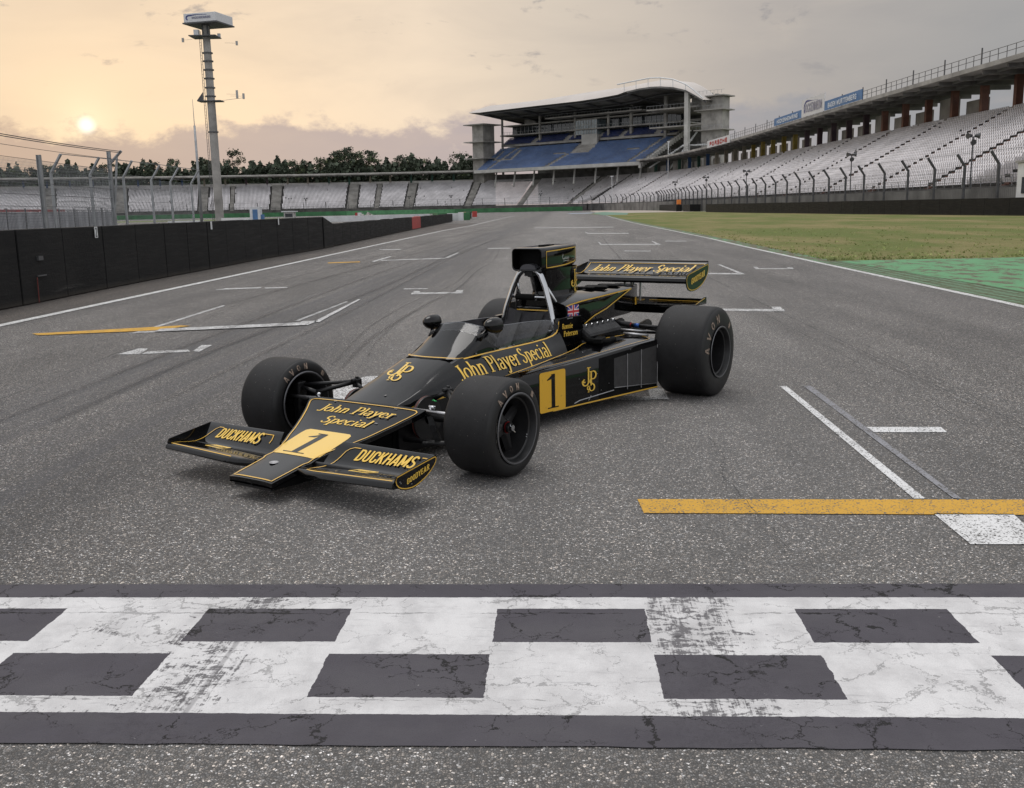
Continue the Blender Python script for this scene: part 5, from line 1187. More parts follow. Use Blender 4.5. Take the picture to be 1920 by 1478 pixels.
b = MB(); b.prism([(.968, -.13, .072), (.975, .13, .072), (.975, .13, .060), (.968, -.13, .060)], (-.06, 0, 0)); b.box((.968, 0, .080), (.02, .012, .02)); b.build('splitter', K_satin, nose)
# gold outline
ol = []
for x in [.968, .93, .86, .80, .765, .74, .70, .66, .62, .56, .506, .45, .388, .33, .288, .25, .219, .185]: ol.append((x, nhw(x) - .017))
ol += [(.168, nhw(.168) - .022), (.158, nhw(.16) - .040), (.156, nhw(.156) - .075)]
loop = [(x, y) for x, y in ol] + [(.156, y) for y in (.24, .12, 0, -.12, -.24)] + [(x, -y) for x, y in ol[::-1]] + [(.968, 0)]
b = MB(); ribbon3(b, [nose_p(x, y) for x, y in dense(ring_pts(loop), .02)], .0036, (.25, 0, .97), .0028); b.build('pinstripe', K_gold, nose, fix=False)
# number panel with the 1
b = MB()
def panel_pts(x0, x1, h0, h1, r):
    P = []
    for cx_, cy_, a0 in ((x1 + r, h1 - r, 0), (x1 + r, -h1 + r, 90), (x0 - r, -h0 + r, 180), (x0 - r, h0 - r, 270)):
        pass
    P += [(x0 - r + r * math.cos(R(a)), h0 - r + r * math.sin(R(a))) for a in (0, 30, 60, 90)] + [(x1 + r + r * math.cos(R(a)), h1 - r + r * math.sin(R(a))) for a in (90, 120, 150, 180)]
    P += [(x1 + r + r * math.cos(R(a)), -h1 + r + r * math.sin(R(a))) for a in (180, 210, 240, 270)] + [(x0 - r + r * math.cos(R(a)), -h0 + r + r * math.sin(R(a))) for a in (270, 300, 330, 360)]
    return P
xs = [.698, .67, .62, .57, .52, .47, .44, .425]; hw_ = [.135, .158, .162, .164, .165, .165, .160, .140]
b.grid([[nose_p(x, h * (2 * j / 8 - 1), .0016) for j in range(9)] for x, h in zip(xs, hw_)]); b.build('number_panel', K_num2, nose, fix=False)
def on_nose(u, v, o_):   # u to the reader's right (car's left), v up the nose
    x = .70 - v; return nose_p(x, u, .0016 + o_)
b = MB(); strokes_mesh(b, [[(-.02 + .022, .235, .020), (-.02 - .0, .03, .020)], [(-.012, .232, .003), (-.04, .205, .010), (-.078, .195, .003)], [(-.095, .028, .0035), (.05, .028, .0035)], [(-.045, .236, .004), (.022, .236, .004)]], on_nose, .0008, .0003)
b.build('number', K_blk, nose, fix=False)
b = MB(); put_text(b, 'John Player', lambda x, y, o_: nose_p(.252 - y, x - .262, .0016 + o_), .53, .062, ital=.22, thick=.16, thin=.05)
put_text(b, 'Special', lambda x, y, o_: nose_p(.352 - y, x - .150, .0016 + o_), .33, .066, ital=.22, thick=.16, thin=.05); b.build('lettering', K_let, nose, fix=False)
b = MB(); b.lathe([(0, 0), (.003, .020), (.0035, .023), (0, .024)], Matrix(((1, 0, 0), (0, 0, 1), (0, 1, 0))), 20)
b.v = [tuple(Vector(nose_p(.80, -.028, .001)) + Vector(v)) for v in b.v]; b.build('badge', K_alu, nose, smooth=True)
b = MB()
for x, y in ((.30, .21), (.16, -.20), (.165, .235), (.52, .18)):
    p = Vector(nose_p(x, y, .001)); b.box(p, (.022, .012, .003), rz=random.uniform(0, 3))
b.build('fastener', K_alu, nose)
# ---------- front wings
WP = [(.862, .140), (.858, .155), (.845, .163), (.82, .165), (.78, .160), (.74, .153), (.70, .150), (.67, .154), (.645, .164), (.61, .184), (.58, .204), (.553, .223), (.545, .224), (.546, .218), (.575, .196), (.61, .172), (.65, .150), (.70, .137), (.76, .135), (.82, .130), (.85, .130)]
def wz(x, z, y): return z - .022 * max(0, 1 - (y - .15) / .63) * min(1, max(0, (x - .58) / .2))
def wing_up(x, y=.78): return wz(x, interp(-x, [-q for q, _ in WP[:12]], [z for _, z in WP[:12]]), abs(y))
ENDP = [(.836, .187), (.846, .168), (.841, .148), (.826, .130), (.805, .119), (.773, .109), (.728, .104), (.695, .108), (.665, .117), (.633, .129), (.605, .143), (.578, .160), (.555, .180), (.540, .198), (.535, .213), (.540, .223), (.552, .225), (.636, .2145), (.75, .199)]
for sg, nm in ((1, 'left'), (-1, 'right')):
    b = MB(); inn = lambda x: max(.152, nhw(x) + .004) if x < .64 else .150
    b.loft([[(min(x, lerp(.818, 1, min(1, q * 3))), sg * lerp(inn(x), .783, q), wz(x, z, lerp(inn(x), .783, q))) for x, z in WP] for q in (0, .15, .3, .6, 1)]); fw_ = b.build('front_wing', K_blk, CAR, auto=50)
    b = MB()
    y0 = .20 if sg > 0 else .19; seq = [(.815, y0 + .02), (.815, .765)]
    nw = lambda i: (.25, 0, 1)
    b_p = [(.835, .765), (.835, .60), (.835, .40), (.835, .27), (.828, .225), (.79, .215), (.73, .235), (.67, .25), (.63, .262), (.60, .27), (.585, .285), (.575, .31), (.575, .35)]
    if sg < 0: b_p = [(.835, .30), (.835, .45), (.835, .60), (.835, .765), (.80, .755), (.74, .745), (.68, .735), (.62, .715), (.59, .70), (.575, .68), (.575, .645)]
    ribbon3(b, [(x, sg * y, wing_up(x, y)) for x, y in dense(b_p, .02)], .0028, (.35, 0, .93), .003)
    if sg > 0: ribbon3(b, [(x, y, wing_up(x, y)) for x, y in dense([(.575, .735), (.575, .765)], .02)], .0028, (.5, 0, .86), .003)
    else: ribbon3(b, [(x, -y, wing_up(x, y)) for x, y in dense([(.575, .33), (.575, .26), (.60, .25), (.62, .25)], .02)], .0028, (.5, 0, .86), .003)
    b.build('pinstripe', K_gold, fw_, fix=False)
    b = MB(); c0 = .35 if sg > 0 else -.655
    put_text(b, 'DUCKHAMS', lambda x, y, o_: (.640 - y * .88 - .0, c0 + x, wing_up(.640 - y * .88, c0 + x) + .003 + o_), .37 if sg > 0 else .33, .070, serif=False, ital=.16, thick=.17, thin=.13, track=.02, inc=.0003)
    b.build('lettering', K_let, fw_, fix=False)
    b = MB(); c1 = .42 if sg > 0 else -.60
    strokes_mesh(b, [subdiv(q_, .02) for q_ in ([(.035, .036, .0045), (.155, .036, .0045)], [(.035, .036, .0045), (0, .006, .0045)], [(0, .006, .0045), (.120, .006, .0045)], [(.155, .036, .0045), (.120, .006, .0045)], [(.045, .020, .003), (.115, .020, .003)])], lambda x, y, o_: (.735 - y * 1.2 + .02, c1 + x, wing_up(.735 - y, c1 + x) + .005 + o_), 0, .0006)
    b.build('emblem', K_let, fw_, fix=False)
    b = MB(); b.prism([(x, sg * .782, z) for x, z in ENDP], (0, sg * .006, 0)); ep = b.build('end_plate', K_blk, CAR, bevel=.0015)
    b = MB(); cx_, cz_ = .69, .165
    lp = [(cx_ + (x - cx_) * .955, cz_ + (z - cz_) * .86) for x, z in ENDP]; ribbon3(b, [(x, sg * .788, z) for x, z in ring_pts(lp)], .0026, (0, sg, 0), .0012); b.build('pinstripe', K_gold, ep, fix=False)
    if sg > 0:
        b = MB(); sl_ = (.225 - .187) / (.836 - .552)
        put_text(b, 'GOODYEAR', lambda x, y, o_: (.765 - x, .7895 + o_, .133 + x * .22 + y), .165, .026, serif=False, ital=.1, thick=.2, thin=.13)
        b.build('lettering', K_let, ep, fix=False)
        b = MB()
        for x, z in ((.812, .158), (.806, .150), (.73, .130)): b.box((x, .789, z), (.005, .004, .005))
        b.build('bolt', K_alu, ep)
b = MB(); b.tube([(.70, -.78, .138), (.70, .78, .138)], .012, 8); b.build('wing_spar', K_satin, CAR)
# ---------- tub and cowl
ST = [(.12, .190, .300, .172, .320, .328), (0, .215, .325, .176, .354, .366), (-.10, .235, .345, .180, .386, .400), (-.20, .258, .350, .183, .420, .436), (-.30, .280, .355, .186, .452, .470), (-.40, .293, .358, .190, .482, .503)]
def cowl_ring(s_):
    x, yb, zb, ys, zs, zt = s_
    P = [flank(x, t) for t in (0, .2, .4, .6, .8, 1)] + [ (x, ys * .78, lerp(zs, zt, .55)), (x, ys * .5, lerp(zs, zt, .82)), (x, ys * .25, lerp(zs, zt, .96)), (x, 0, zt)]
    return P + [(a, -b_, c) for a, b_, c in P[-2::-1]]
SD = [(-.40, .293, .358, .190, .482), (-.44, .298, .359, .193, .494), (-.50, .305, .360, .197, .502), (-.60, .314, .363, .204, .505), (-.70, .320, .366, .210, .508), (-.85, .326, .368, .217, .510), (-1.0, .330, .370, .225, .512), (-1.2, .333, .372, .237, .515), (-1.35, .335, .373, .246, .522), (-1.45, .335, .374, .250, .535), (-1.50, .335, .374, .252, .560)]
def flank(x, t, o_=0, s=1):
    """t 0 at the cowl bottom edge, 1 at the belt line"""
    S_ = [(q[0], q[1], q[2], q[3], q[4]) for q in ST[:-1]] + SD; X = [-q[0] for q in S_]
    yb, zb, ys, zs = [interp(-x, X, [q[k] for q in S_]) for k in (1, 2, 3, 4)]
    bul = .010 * math.sin(pi * min(1, max(0, t))); nn = Vector((0, zs - zb, yb - ys)).normalized()
    return (x, s * (lerp(yb, ys, t) + nn.y * (bul + o_)), lerp(zb, zs, t) + nn.z * (bul + o_))
b = MB(); rg_ = [cowl_ring(s_) for s_ in ST]
b.grid(rg_); cowl = b.build('cowl', K_blk, CAR, auto=35)
for s in (1, -1):
    b = MB(); xs = [q[0] for q in SD]
    b.grid([[flank(x, t, 0, s) for x in xs] for t in (0, .2, .4, .6, .8, 1)])
    b.grid([[flank(x, 1, 0, s) for x in xs], [(x, s * (interp(-x, [-q[0] for q in SD], [q[3] for q in SD]) - .022), interp(-x, [-q[0] for q in SD], [q[4] for q in SD]) + .002) for x in xs], [(x, s * .19, .30) for x in xs]])
    o_ = b.build('cockpit_side', K_blk, cowl, auto=35)
b = MB()
for s in (1, -1):
    pts = [flank(x, 1.0, 0, s) for x in np.linspace(-.50, -1.43, 24)] + [(-1.465, s * .2555, .548), (-1.487, s * .256, .575), (-1.495, s * .257, .618)]
    ribbon3(b, [(p[0], p[1] + s * .002, p[2] - .005) for p in pts], .0042, lambda i, s=s: (0, s * .75, .66), .004)
fr_ = []
for k in range(25):
    a = lerp(-90, 90, k / 24); y = .197 * math.sin(R(a)); x = -.405 - .10 * (1 - math.cos(R(a)))
    fr_.append((x, y))
ribbon3(b, [(x, y, interp(abs(y), [0, .1, .17, .185, .197], [.507, .507, .502, .500, .500])) for x, y in fr_], .0042, (.35, 0, .94), .005)
b.build('pinstripe', K_gold, cowl, fix=False)
b = MB(); put_text(b, 'John Player', lambda x, y, o_: flank(-.385 - x, .24 + y / .155, .0015 + o_), .575, .094, ital=0, thick=.145, thin=.06)
put_text(b, 'Special', lambda x, y, o_: flank(-.985 - x, .26 + y / .155, .0015 + o_), .325, .094, thick=.145, thin=.06)
b.build('lettering', K_let, cowl, fix=False)
# JP monogram: interlaced initials
def mono(b, place, o0=.0015):
    sg = []
    def add(pts, th=.05, tn=.018):
        seg = []
        for i, (px, py) in enumerate(pts):
            a = pts[max(i - 1, 0)]; c = pts[min(i + 1, len(pts) - 1)]; dx_, dy_ = c[0] - a[0], c[1] - a[1]; l = math.hypot(dx_, dy_) or 1
            seg.append((px, py, tn + (th - tn) * abs(dy_) / l))
        sg.append(seg)
    add([(.42, 1), (.42, .42)] + arc(.22, .40, .20, .17, 0, -200, 10)); add([(.30, .985), (.56, .985)], .02, .018); add(arc(.13, .44, .07, .06, 60, 330, 8))
    add([(.58, .82), (.58, .20)]); add([(.58, .80)] + arc(.70, .64, .20, .17, 100, -120, 10)); add([(.46, .80), (.60, .80)], .02, .016)
    add(arc(.62, .36, .12, .13, 60, 190, 8) + arc(.62, .12, .17, .15, 60, -190, 12), .045, .016); add(arc(.40, .12, .09, .08, 40, 300, 8), .03, .014); add([(.40, .02), (.34, -.06), (.46, -.05)], .02, .014)
    strokes_mesh(b, sg, place, o0, .0004)
def on_cowl(x, y, o_):
    ring = None
    X = [-q[0] for q in ST]; ys, zs, zt = [interp(-x, X, [q[k] for q in ST]) for k in (3, 4, 5)]
    a = abs(y) / ys; z = lerp(zt, zs, interp(a, [0, .25, .5, .78, 1], [0, .04, .18, .45, 1])) ; return (x + o_ * .33, y, z + o_ * .94)
b = MB(); mono(b, lambda x, y, o_: on_cowl(-.135 - y * .20 + (x - .5) * .02, -.055 + (x - .5) * .17 - (y - .5) * .02, o_)); b.build('monogram', K_let, cowl, fix=False)
b = MB(); p_ = Vector(on_cowl(.03, .05, .002)); b.box(p_, (.016, .012, .003)); p_ = Vector(flank(-.60, .08, .003)); b.box(p_, (.022, .004, .018))
for x in (-.62, -.80, -1.0, -1.2): b.box(flank(x, 1.03, .006), (.008, .008, .008))
b.build('fastener', K_alu, cowl)
# lower tub
TS = [(.10, .19, .055, .295), (0, .212, .055, .322), (-.12, .240, .055, .343), (-.30, .280, .055, .353), (-.60, .314, .055, .360), (-1.0, .330, .055, .367), (-1.5, .335, .055, .371), (-1.62, .30, .055, .40)]
b = MB(); b.loft([[(x, y * .92, zb), (x, y, zb + .03), (x, y - .002, zt), (x, -y + .002, zt), (x, -y, zb + .03), (x, -y * .92, zb)] for x, y, zb, zt in TS]); tub = b.build('tub', K_satin, CAR, auto=35)
b = MB()
for s in (1, -1): ribbon3(b, [(x, s * (y + .003), zt - .022) for x, y, zb, zt in TS[:5]], .006, (0, s, .1), .002)
b.build('pinstripe', K_gold, tub, fix=False)
# ---------- windscreen fairing (black) and perspex
BB = [(-.405, 0, .505), (-.407, .06, .504), (-.415, .115, .501), (-.435, .155, .498), (-.475, .182, .498), (-.54, .194, .500), (-.62, .200, .503), (-.72, .206, .507), (-.85, .214, .510), (-1.0, .222, .512), (-1.15, .232, .514), (-1.30, .242, .518), (-1.44, .247, .530), (-1.50, .248, .548)]
TP = [(-.737, 0, .680), (-.738, .05, .678), (-.740, .095, .673), (-.745, .130, .666), (-.755, .155, .660), (-.775, .166, .656), (-.81, .172, .653), (-.86, .178, .650), (-.93, .184, .648), (-1.03, .190, .646), (-1.15, .198, .644), (-1.28, .207, .639), (-1.40, .215, .632), (-1.47, .220, .622)]
FF = [.80, .80, .79, .775, .75, .70, .58, .36, .04, .0, 0, 0, 0, 0]
def fair(i, f, s=1):
    a, c = Vector(BB[i]), Vector(TP[i]); p = a.lerp(c, f); ext_ = math.sin(pi * f) ; k = 1 if i < 8 else .35
    p.z += (-.012 if i < 5 else 0) * ext_ * k; p.x += 0
    p.y += .010 * ext_ * (i > 3); return (p.x, s * p.y, p.z)
full = [(i, -1) for i in range(len(BB) - 1, 0, -1)] + [(i, 1) for i in range(len(BB))]
b = MB(); sub = [(i, s) for i, s in full if i <= 8]
b.grid([[fair(i, FF[i] * q, s) for i, s in sub] for q in (0, .2, .4, .6, .8, 1)]); b.grid([[fair(i, FF[i], s) for i, s in sub], [(fair(i, FF[i], s)[0] - .012, fair(i, FF[i], s)[1] * .96, fair(i, FF[i], s)[2] - .03) for i, s in sub]])
b.build('screen_fairing', K_blk, CAR, auto=50)
b = MB(); b.grid([[fair(i, lerp(FF[i], 1, q), s) for i, s in full] for q in (0, .25, .5, .75, 1)]); ws = b.build('windscreen', K_perspex, CAR, smooth=True, fix=False)
b = MB(); b.tube([fair(i, 1, s) for i, s in full], .0022, 5); b.build('screen_edge', mat('perspex_edge', (.22, .23, .25), .25, var=.05), ws)
# cockpit interior
b = MB(); b.grid([[(x, y, z) for y in (-.19, .19)] for x, z in ((-.60, .22), (-1.15, .16), (-1.62, .16))]); b.build('cockpit_floor', K_matt, tub)
b = MB(); b.grid([[(x, y * (1 + .08 * math.cos(q)), z + .025 * abs(y / .17) ** 2) for y in (-.17, -.11, -.05, 0, .05, .11, .17)] for x, z, q in ((-1.02, .24, 0), (-1.15, .25, 0), (-1.30, .34, 0), (-1.42, .46, 0), (-1.52, .57, 0), (-1.58, .66, 0))]); b.build('seat', K_fab, CAR, smooth=True)
for s in (-1, 1):
    b = MB(); ribbon3(b, [(-1.56, s * .09, .655), (-1.51, s * .085, .585), (-1.40, s * .07, .47), (-1.30, s * .05, .38)], .025, (.8, 0, .6), .012); b.build('harness_strap', K_belt, CAR, fix=False)
b = MB(); b.loft([[(-1.60, -.165, .46), (-1.60, .165, .46), (-1.60, .165, .64), (-1.605, .145, .69), (-1.605, -.145, .69), (-1.60, -.165, .64)], [(-1.66, -.165, .46), (-1.66, .165, .46), (-1.66, .165, .64), (-1.655, .145, .70), (-1.655, -.145, .70), (-1.66, -.165, .64)]]); hr = b.build('head_restraint', K_blk, CAR, bevel=.008)
b = MB(); ribbon3(b, [(-1.599, -.16, .645), (-1.600, -.145, .672), (-1.600, .145, .672), (-1.599, .16, .645)], .004, (1, 0, .1), .003); b.build('pinstripe', K_gold, hr, fix=False)
b = MB(); b.tube([(-1.57, -.19, .535), (-1.56, .20, .535)], .012, 8); b.build('cross_tube', K_chr, CAR, smooth=True)
b = MB(); b.tube([(-.98 + .0 * k, .125 * math.cos(R(k * 15)), .49 + .115 * math.sin(R(k * 15))) for k in range(25)], .013, 8); sw_ = b.build('steering_wheel', K_fab, CAR, smooth=True)
b = MB(); b.tube([(-.98, 0, .49), (-.70, 0, .43)], .014, 8); b.box((-.975, 0, .49), (.012, .19, .03)); b.build('spoke', K_alu, sw_)
b = MB(); b.box((-.80, 0, .53), (.03, .28, .12)); b.build('dashboard', K_satin, CAR, bevel=.01)
# ---------- mirrors
for s in (1, -1):
    b = MB(); c = Vector((-.772, s * .234, .668)); fwd = Vector((1, -s * .05, .06)).normalized(); M_ = fwd.to_track_quat('Y', 'Z').to_matrix()
    prof = [(.085, .001), (.080, .014), (.066, .028), (.042, .040), (.012, .047), (-.020, .0495), (-.034, .049), (-.036, .045), (-.030, .044), (-.029, .001)]
    b.lathe(prof, M_, 26); b.v = [tuple(Vector(v) + c) for v in b.v]; mr = b.build('mirror', K_blk, CAR, auto=45)
    b = MB(); b.tube([(-.750, s * .215, .650), (-.715, s * .192, .615), (-.690, s * .178, .590)], [.009, .012, .022], 10); b.build('mirror_stalk', K_blk, mr, smooth=True)
# ---------- roll hoop
b = MB(); hp = [(-1.515, -.213, .40), (-1.52, -.213, .545), (-1.535, -.175, .70), (-1.55, -.125, .84), (-1.557, -.088, .915), (-1.56, -.055, .942), (-1.562, 0, .948)]
hp = hp + [(x, -y, z) for x, y, z in hp[-2::-1]]; b.tube(hp, .0195, 12); hoop = b.build('roll_hoop', K_chr, CAR, smooth=True)
b = MB()
for s in (-1, 1): b.tube([(-1.56, s * .105, .87), (-1.66, s * .145, .72), (-1.78, s * .17, .60)], .012, 8)
b.build('rear_stay', K_chr, hoop, smooth=True)
b = MB(); b.tube([(-1.552, -.155, .765), (-1.552, .155, .765)], .010, 8); b.build('cross_bar', K_chr, hoop, smooth=True)
b = MB(); b.tube([(-1.548, -.105, .765), (-1.548, .045, .765)], .021, 12); b.build('head_pad', K_matt, hoop, bevel=.004)
b = MB(); b.tube([(-1.60, -.17, .40), (-1.60, -.155, .55), (-1.60, -.125, .84)], .008, 6); b.build('side_strut', K_cast, hoop)
b = MB(); b.box((-1.565, .0, .925), (.05, .06, .035)); b.tube([(-1.565, 0, .925), (-1.565, 0, .90)], .02, 6); b.build('bracket', K_cast, hoop)
# ---------- engine cover and rear deck
def zb_cov(x): return interp(-x, [1.60, 1.86, 1.90, 2.68, 3.02], [.60, .60, .525, .555, .560])
EC = [(-1.64, .232, .600, .712), (-1.70, .232, .598, .718), (-1.80, .228, .595, .724), (-1.86, .226, .600, .727), (-1.90, .225, .560, .729), (-2.05, .222, .595, .733), (-2.25, .216, .625, .738), (-2.45, .210, .68, .744), (-2.68, .200, .735, .749)]
def mound(x): return .035 * math.exp(-((x + 1.88) / .30) ** 2) + .012
b = MB(); rows = []
for x, hw, zb, zt in EC:
    P = [(x, hw, zb), (x, hw + .003, lerp(zb, zt, .7)), (x, hw - .002, zt - .012), (x, hw - .016, zt), (x, hw * .65, zt + mound(x) * .55), (x, hw * .3, zt + mound(x)), (x, 0, zt + mound(x))]
    rows.append(P + [(a, -b_, c) for a, b_, c in P[-2::-1]])
b.grid(rows); b.grid([rows[0], [(x - .002, y * .9, .60 if z > .6 else z) for x, y, z in rows[0]]]); cov = b.build('engine_cover', K_blk, CAR, auto=35)
TL = [(-1.95, .218, .53, .60), (-2.15, .210, .54, .655), (-2.40, .200, .548, .70), (-2.68, .190, .552, .742), (-2.85, .150, .555, .748), (-3.00, .100, .558, .752), (-3.03, .06, .56, .745)]
b = MB(); b.loft([[(x, hw * .96, zb), (x, hw - .004, zt - .004), (x, hw - .02, zt), (x, -hw + .02, zt), (x, -hw + .004, zt - .004), (x, -hw * .96, zb)] for x, hw, zb, zt in TL]); tail = b.build('tail_body', K_blk, CAR, auto=30)
b = MB()
for s in (1, -1):
    ribbon3(b, [(x, s * (hw + .001), zt - .010) for x, hw, zb, zt in EC], .0042, (0, s, .1), .004)
    ribbon3(b, [(-1.90, s * .2275, .556), (-2.05, s * .225, .600), (-2.25, s * .2185, .632), (-2.45, s * .212, .686), (-2.68, s * .202, .742)], .0042, (0, s, 0), .0035)
b.build('pinstripe', K_gold, cov, fix=False)
b = MB(); b.add([(-2.84, .157, .66), (-2.90, .141, .66), (-2.90, .141, .60), (-2.84, .157, .60)], [(0, 1, 2, 3)]); b.build('sticker', K_num, tail, fix=False)
b = MB()
for k in range(5): b.box((-2.30 - k * .10, .0 + .06 * (k % 2), .772 - k * .002), (.07, .16, .012), rz=.2)
b.build('deck_strap', K_matt, cov, bevel=.004)
# body shoulder with the driver's name
for s in (1, -1):
    b = MB(); sh = [(-1.47, .262, .372), (-1.47, .262, .545), (-1.50, .262, .634), (-1.62, .262, .636), (-1.80, .262, .628), (-1.82, .262, .56), (-1.86, .262, .475), (-1.80, .262, .42), (-1.62, .262, .372)]
    b.prism([(x, s * y, z) for x, y, z in sh], (0, -s * .03, 0)); sp_ = b.build('shoulder_panel', K_blk, CAR, bevel=.004)
    if s > 0:
        b = MB(); put_text(b, 'Ronnie', lambda x, y, o_: (-1.535 - x, .2640 + o_, .560 + y - x * .02), .135, .034, thick=.19, thin=.09); put_text(b, 'Peterson', lambda x, y, o_: (-1.555 - x, .2640 + o_, .508 + y - x * .02), .185, .036, thick=.19, thin=.09); b.build('lettering', K_let, sp_, fix=False)
        b = MB(); b.add([(-1.60, .264, .628), (-1.68, .264, .626), (-1.675, .264, .619), (-1.605, .264, .620)], [(0, 1, 2, 3)]); b.build('fastener', K_alu, sp_, fix=False)
# union flag on the side of the cover
F0 = Vector((-1.655, .236, .705)); fu = Vector((-.155, -.002, -.004)); fv = Vector((0, .0, -.088))
def fpl(u, v, o_): return tuple(F0 + fu * u + fv * v + Vector((0, .001 + o_, 0)))
def fpoly(b, pts, o_): b.add([fpl(u, v, o_) for u, v in pts], [tuple(range(len(pts)))])
b = MB(); b.i = 0; fpoly(b, [(0, 0), (1, 0), (1, 1), (0, 1)], 0)
b.i = 1
for (a, c) in (((0, 0), (1, 1)), ((1, 0), (0, 1))):
    d = Vector((c[0] - a[0], c[1] - a[1])); nn = Vector((-d.y, d.x)).normalized() * .09
    fpoly(b, [(a[0] + nn.x * .6, max(0, min(1, a[1] + nn.y))), (c[0] + nn.x * .6, max(0, min(1, c[1] + nn.y))), (c[0] - nn.x * .6, max(0, min(1, c[1] - nn.y))), (a[0] - nn.x * .6, max(0, min(1, a[1] - nn.y)))], .0004 + .0002 * (a[0]))
b.i = 2
for (a, c) in (((0, 0), (1, 1)), ((1, 0), (0, 1))): fpoly(b, [(a[0], a[1] * .94 + .0), (a[0] + (.05 if a[0] == 0 else -.05), a[1]), (c[0], c[1] * .94 + .0), (c[0] - (.05 if c[0] == 1 else -.05), c[1])], .0010 + .0002 * a[0])
b.i = 1; fpoly(b, [(.38, 0), (.62, 0), (.62, 1), (.38, 1)], .0014); fpoly(b, [(0, .33), (1, .33), (1, .67), (0, .67)], .0016)
b.i = 2; fpoly(b, [(.44, 0), (.56, 0), (.56, 1), (.44, 1)], .0019); fpoly(b, [(0, .41), (1, .41), (1, .59), (0, .59)], .0021)
b.build('flag_decal', [K_blue, K_wht, K_red], cov, fix=False)
# ---------- airbox
def rr(x, hy, z0, z1, r, k=4):
    P = []
    for cy, cz, a0 in ((hy - r, z1 - r, 0), (-hy + r, z1 - r, 90), (-hy + r, z0 + r, 180), (hy - r, z0 + r, 270)):
        for i in range(k + 1): a = R(a0 + 90 * i / k); P.append((x, cy + r * math.cos(a), cz + r * math.sin(a)))
    return P
AB = [(-1.522, .118, .943, 1.091, .028), (-1.530, .121, .940, 1.094, .030), (-1.60, .122, .940, 1.097, .028), (-1.72, .120, .942, 1.100, .024), (-1.84, .114, .946, 1.103, .022), (-1.94, .101, .952, 1.104, .020), (-2.03, .080, .960, 1.104, .018), (-2.10, .052, .970, 1.102, .016), (-2.14, .022, .98, 1.098, .012)]
b = MB(); b.grid([rr(*q) for q in AB], True); b.grid([rr(-1.522, .118, .943, 1.091, .028), rr(-1.524, .111, .951, 1.084, .024), rr(-1.60, .105, .955, 1.08, .03)], True)
b.f.append(tuple(range(len(b.v) - 20, len(b.v)))); b.mi.append(0)
e_ = (len(AB) - 1) * 20; b.f.append(tuple(range(e_, e_ + 20))); b.mi.append(0)
air = b.build('airbox', K_blk, CAR, auto=40)
b = MB(); b.add(rr(-1.598, .108, .952, 1.082, .03), [tuple(range(20))]); b.build('intake_throat', K_matt, air)
b = MB(); b.loft([[(x, y * .9, z) for x, y, z in [(-1.535, .07 * math.cos(R(a)), .952 + .036 * math.sin(R(a))) for a in range(0, 181, 15)]], [(-1.60, .07 * math.cos(R(a)) * .9, .952 + .036 * math.sin(R(a))) for a in range(0, 181, 15)]]); b.build('hoop_fairing', mat('helmet_grey', (.075, .075, .085), .3, var=.1), air)
def el(z, cx_, hx, hy, p=2.6, k=28):
    o_ = []
    for i in range(k):
        a = 2 * pi * i / k; c, s = math.cos(a), math.sin(a); o_.append((cx_ + hx * abs(c) ** (2 / p) * (1 if c > 0 else -1), hy * abs(s) ** (2 / p) * (1 if s > 0 else -1), z))
    return o_
b = MB(); b.grid([el(.735, -1.88, .250, .125), el(.765, -1.885, .218, .110), el(.80, -1.883, .210, .106), el(.88, -1.868, .225, .109), el(.925, -1.855, .250, .112), el(.952, -1.845, .275, .112)], True); trunk = b.build('airbox_trunk', K_blk, CAR, smooth=True)
b = MB()
fr_pts = [(-1.575, 1.070), (-1.65, 1.072), (-1.75, 1.075), (-1.85, 1.079), (-1.93, 1.081), (-2.0, 1.082), (-2.05, 1.082), (-2.05, .990), (-2.0, .984), (-1.93, .978), (-1.85, .971), (-1.75, .966), (-1.65, .963), (-1.575, .962)]
def aby(x): return interp(-x, [-q[0] for q in AB], [q[1] for q in AB])
for s in (1, -1): ribbon3(b, [(x, s * (aby(x)), z) for x, z in ring_pts(fr_pts)], .0035, lambda i, s=s: (-.25 * max(0, (-fr_pts[i % len(fr_pts)][0] - 1.8) * 4), s, 0), .0030)
b.build('pinstripe', K_gold, air, fix=False)
b = MB()
strokes_mesh(b, [[(.005, .034, .0016), (-.002, .020, .0016), (.0, .004, .0016), (.018, .0, .0016), (.024, .008, .0014)]] + [[(.024 + .013 * k, .0, .0013), (.026 + .013 * k, .012 + .006 * (k % 2), .0013), (.032 + .013 * k, .002, .0013)] for k in range(6)] + [[(.0, -.012, .001), (.09, -.010, .001)]],
    lambda x, y, o_: (-1.80 - x, aby(-1.80 - x) + .003 + o_, 1.008 + y), .0, .0004)
b.build('signature', K_wht, air, fix=False)
b = MB(); mono(b, lambda x, y, o_: (-1.93 - (x - .0) * .14, .1085 * max(.15, (1 - (abs(.05 + (x) * .14) / .225) ** 2.6)) ** (1 / 2.6) + .003 + o_, .775 + y * .155), .0); b.build('monogram', K_let, trunk, fix=False)
b = MB(); b.box((-1.78, 0, 1.104), (.17, .045, .010), rz=.1); b.build('lid_strap', K_matt, air, bevel=.003)
